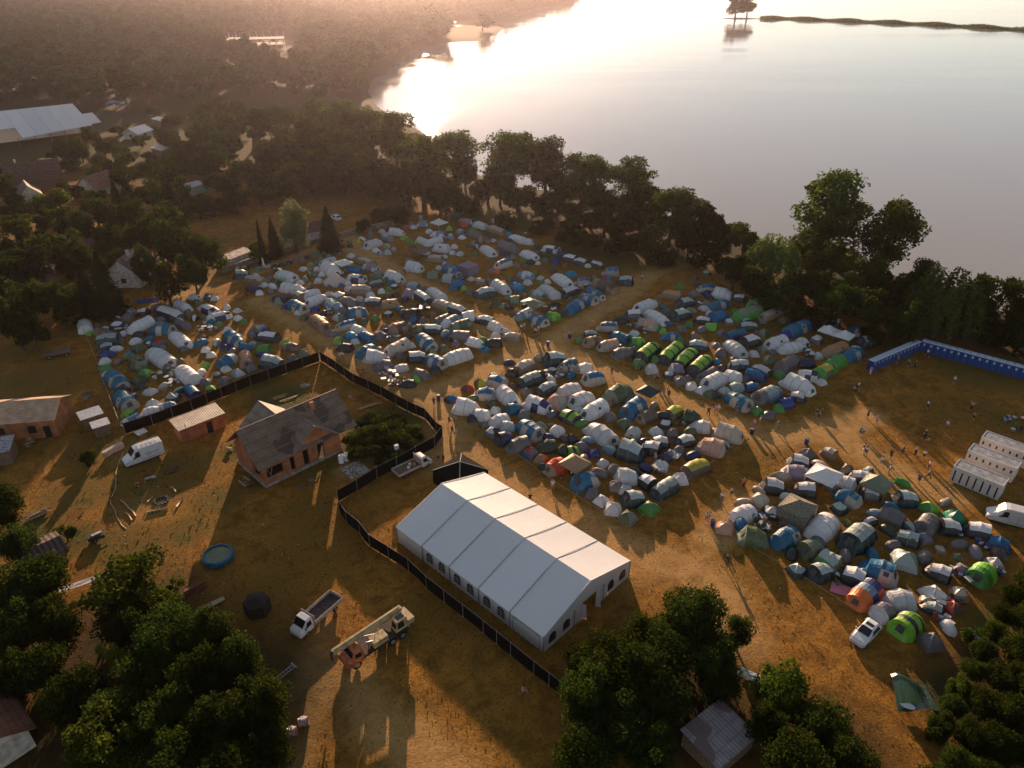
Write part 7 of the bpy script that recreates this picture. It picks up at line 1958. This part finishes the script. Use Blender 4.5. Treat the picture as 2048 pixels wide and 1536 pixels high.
# ------------------------------------------------------------------ camping clutter
CHAIRC = [paint("chair_cloth_%s" % n_, c_, .8, .2) for n_, c_ in (("black",(.03,.03,.03)),("blue",(.03,.08,.25)),("red",(.3,.05,.04)),("white",(.5,.48,.46)),("green",(.05,.14,.05)))]
CN = ["black","blue","red","white","green"]
def mk_chair(m_):
    s = MB().obox((0,0,.42), .5,.5,.03).mesh("chair_seat", m_)
    b = MB().obox((-.26,0,.7), .03,.5,.5, 0, -.2).mesh("chair_back", m_)
    f = MB()
    for u in (-1,1):
        f.tube([(-.22,u*.27,0),(.24,u*.27,.6)], .015, 4); f.tube([(.24,u*.27,0),(-.26,u*.27,.62)], .015, 4); f.tube([(-.22,u*.27,.4),(-.32,u*.27,.95)], .015, 4)
    return s, b, f.mesh("chair_frame", GREYP)
CHM = [mk_chair(m_) for m_ in CHAIRC]
tb_ = (MB().box(-.5,.5,-.35,.35,.68,.71).mesh("ctable_top", paint("table_white", (.55,.52,.5), .5, .1)), [MB().tube([(u*.45,v*.3,0),(u*.4,v*.28,.68)], .018, 4).mesh("ctable_leg", GREYP) for u in (-1,1) for v in (-1,1)])
bxm = {}
def mk_box(cn, c_):
    if cn not in bxm: bxm[cn] = (MB().box(-.26,.26,-.18,.18,0,.32).mesh("box_body", paint("box_"+cn, c_, .6, .2)), MB().box(-.28,.28,-.2,.2,.32,.39).mesh("box_lid", paint("box_lid_white", (.5,.5,.5), .5, .1)))
    return bxm[cn]
rsx = random.Random(77)
CLU = [(332,749,14,2.6),(415,656,12,2.4),(247,660,6,1.6),(270,791,6,1.4),(345,768,7,1.6),(327,665,5,1.2),(535,537,7,2.2),(470,540,14,3.5),(676,592,9,2),(652,627,7,1.6),(845,617,9,1.8),(778,676,9,2),(777,745,10,2),(790,765,12,2.2),(738,455,5,1.6),
       (1107,750,16,2.4),(984,795,4,1.4),(1318,940,6,1.6),(1520,1043,20,2.0),(1622,955,9,1.8),(1683,1163,9,1.6),(1912,1140,7,1.8),(1930,1155,8,1.6),(1885,1208,8,1.8),(1950,1082,6,2),(1700,1000,5,1.4),(1268,652,8,1.8),(1290,660,10,2.0),(1400,607,6,1.6),(1610,700,9,1.8),(1628,712,8,1.6),
       (1100,622,10,2.6),(1060,470,5,1.5),(1175,570,6,1.5),(895,480,6,1.6),(870,590,5,1.5),(1955,1295,6,2),(1880,1240,5,1.4),(1165,810,4,1.2),(1070,800,4,1.2),(1360,845,5,1.3),(1990,1150,5,1.5),(300,690,5,1.5),(225,700,4,1.3),(2030,850,14,3)]
nclu = 0
for ci, (x, y, n, r) in enumerate(CLU):
    c = G(x, y)
    for k in range(n):
        a = rsx.uniform(0,6.28); q = c+Vector((math.cos(a), math.sin(a), 0))*r*rsx.uniform(.15,1)
        u = rsx.random(); nclu += 1
        if u < .4:
            j = rsx.randrange(5); t = thing("camping_chair", q, rsx.uniform(0,6.28)); 
            for nm_, me_ in zip(("seat","backrest","frame"), CHM[j]): link(nm_, me_, t)
            auto(t, CN[j]+" folding camping chair", "chair", "camping chairs between the tents")
        elif u < .58:
            t = thing("camping_table", q, rsx.uniform(0,6.28)); link("table_top", tb_[0], t)
            for me_ in tb_[1]: link("leg", me_, t)
            auto(t, "small white folding table", "table", "folding tables between the tents")
        else:
            cn, c_ = rsx.choice([("blue",(.03,.12,.35)),("grey",(.2,.2,.2)),("brown",(.22,.13,.07)),("white",(.5,.5,.5)),("red",(.35,.05,.04))])
            b_, l_ = mk_box(cn, c_); t = thing("cool_box", q, rsx.uniform(0,6.28), scale=rsx.uniform(.8,1.3)); link("body", b_, t); link("lid", l_, t)
            auto(t, cn+" cool box", "box", "cool boxes between the tents")

# ------------------------------------------------------------------ labels that single each thing out
LAND += [("white cottage", G(270,560)), ("notice fence corner", G(1840,675)), ("shower cabins", G(1950,960)), ("yard van", G(290,915)), ("exhibition tent", G(100,250)), ("concrete building", G(515,110)),
         ("pale silvery tree", G(583,490)), ("tipper truck", G(630,1240)), ("sunroof car", G(1728,1270)), ("toilet corner", G(1837,700)), ("fence peak", G(639,715)), ("pink mesh blanket", G(1681,1180)),
         ("largest olive tent", G(1240,785)), ("green tunnel row", G(1350,710)), ("lake island", G(1480,36)), ("green tarp shelter", G(1822,1400)), ("timber hut", G(90,1110)), ("tin-roofed shed", G(1435,1500)), ("small headland", G(965,62))]
LAND = [(n_, p_) for n_, p_ in LAND if n_]
LAND = [(n_ if n_ != "pink mesh blanket" else "pink blanket", p_) for n_, p_ in LAND]
ORD = ["first","second","third","fourth","fifth","sixth","seventh","eighth","ninth","tenth","eleventh","twelfth","thirteenth","fourteenth","fifteenth","sixteenth","seventeenth","eighteenth","nineteenth","twentieth"]
ORD += ["twenty-"+w_ for w_ in ORD[:9]]+["thirtieth"]+["thirty-"+w_ for w_ in ORD[:9]]+["fortieth"]+["forty-"+w_ for w_ in ORD[:9]]+["fiftieth"]
cells = {}
for o, look in AUTO:
    p = o.location
    ln, lp = min(LAND, key=lambda L_: (L_[1].x-p.x)**2+(L_[1].y-p.y)**2)
    dx, dy = p.x-lp.x, p.y-lp.y
    dr = ("the lake" if dy > 0 else "the front") if abs(dy) > abs(dx) else ("the toilets" if dx > 0 else "the village")
    cells.setdefault((look, ln, dr), []).append((math.hypot(dx, dy), o))
for (look, ln, dr), L_ in cells.items():
    L_.sort(key=lambda q: q[0])
    for k, (d_, o) in enumerate(L_):
        if len(L_) == 1: o['label'] = f"{look} beside the {ln} towards {dr}" if d_ < 12 else f"{look} from the {ln} towards {dr}"
        else: o['label'] = f"{look}, {ORD[min(k,len(ORD)-1)]} from the {ln} towards {dr}"
print("tents", len(TENTS), "auto", len(AUTO), "clutter", nclu, "trees", tcount[0], "wood", len(pts), "objects", len(bpy.data.objects))
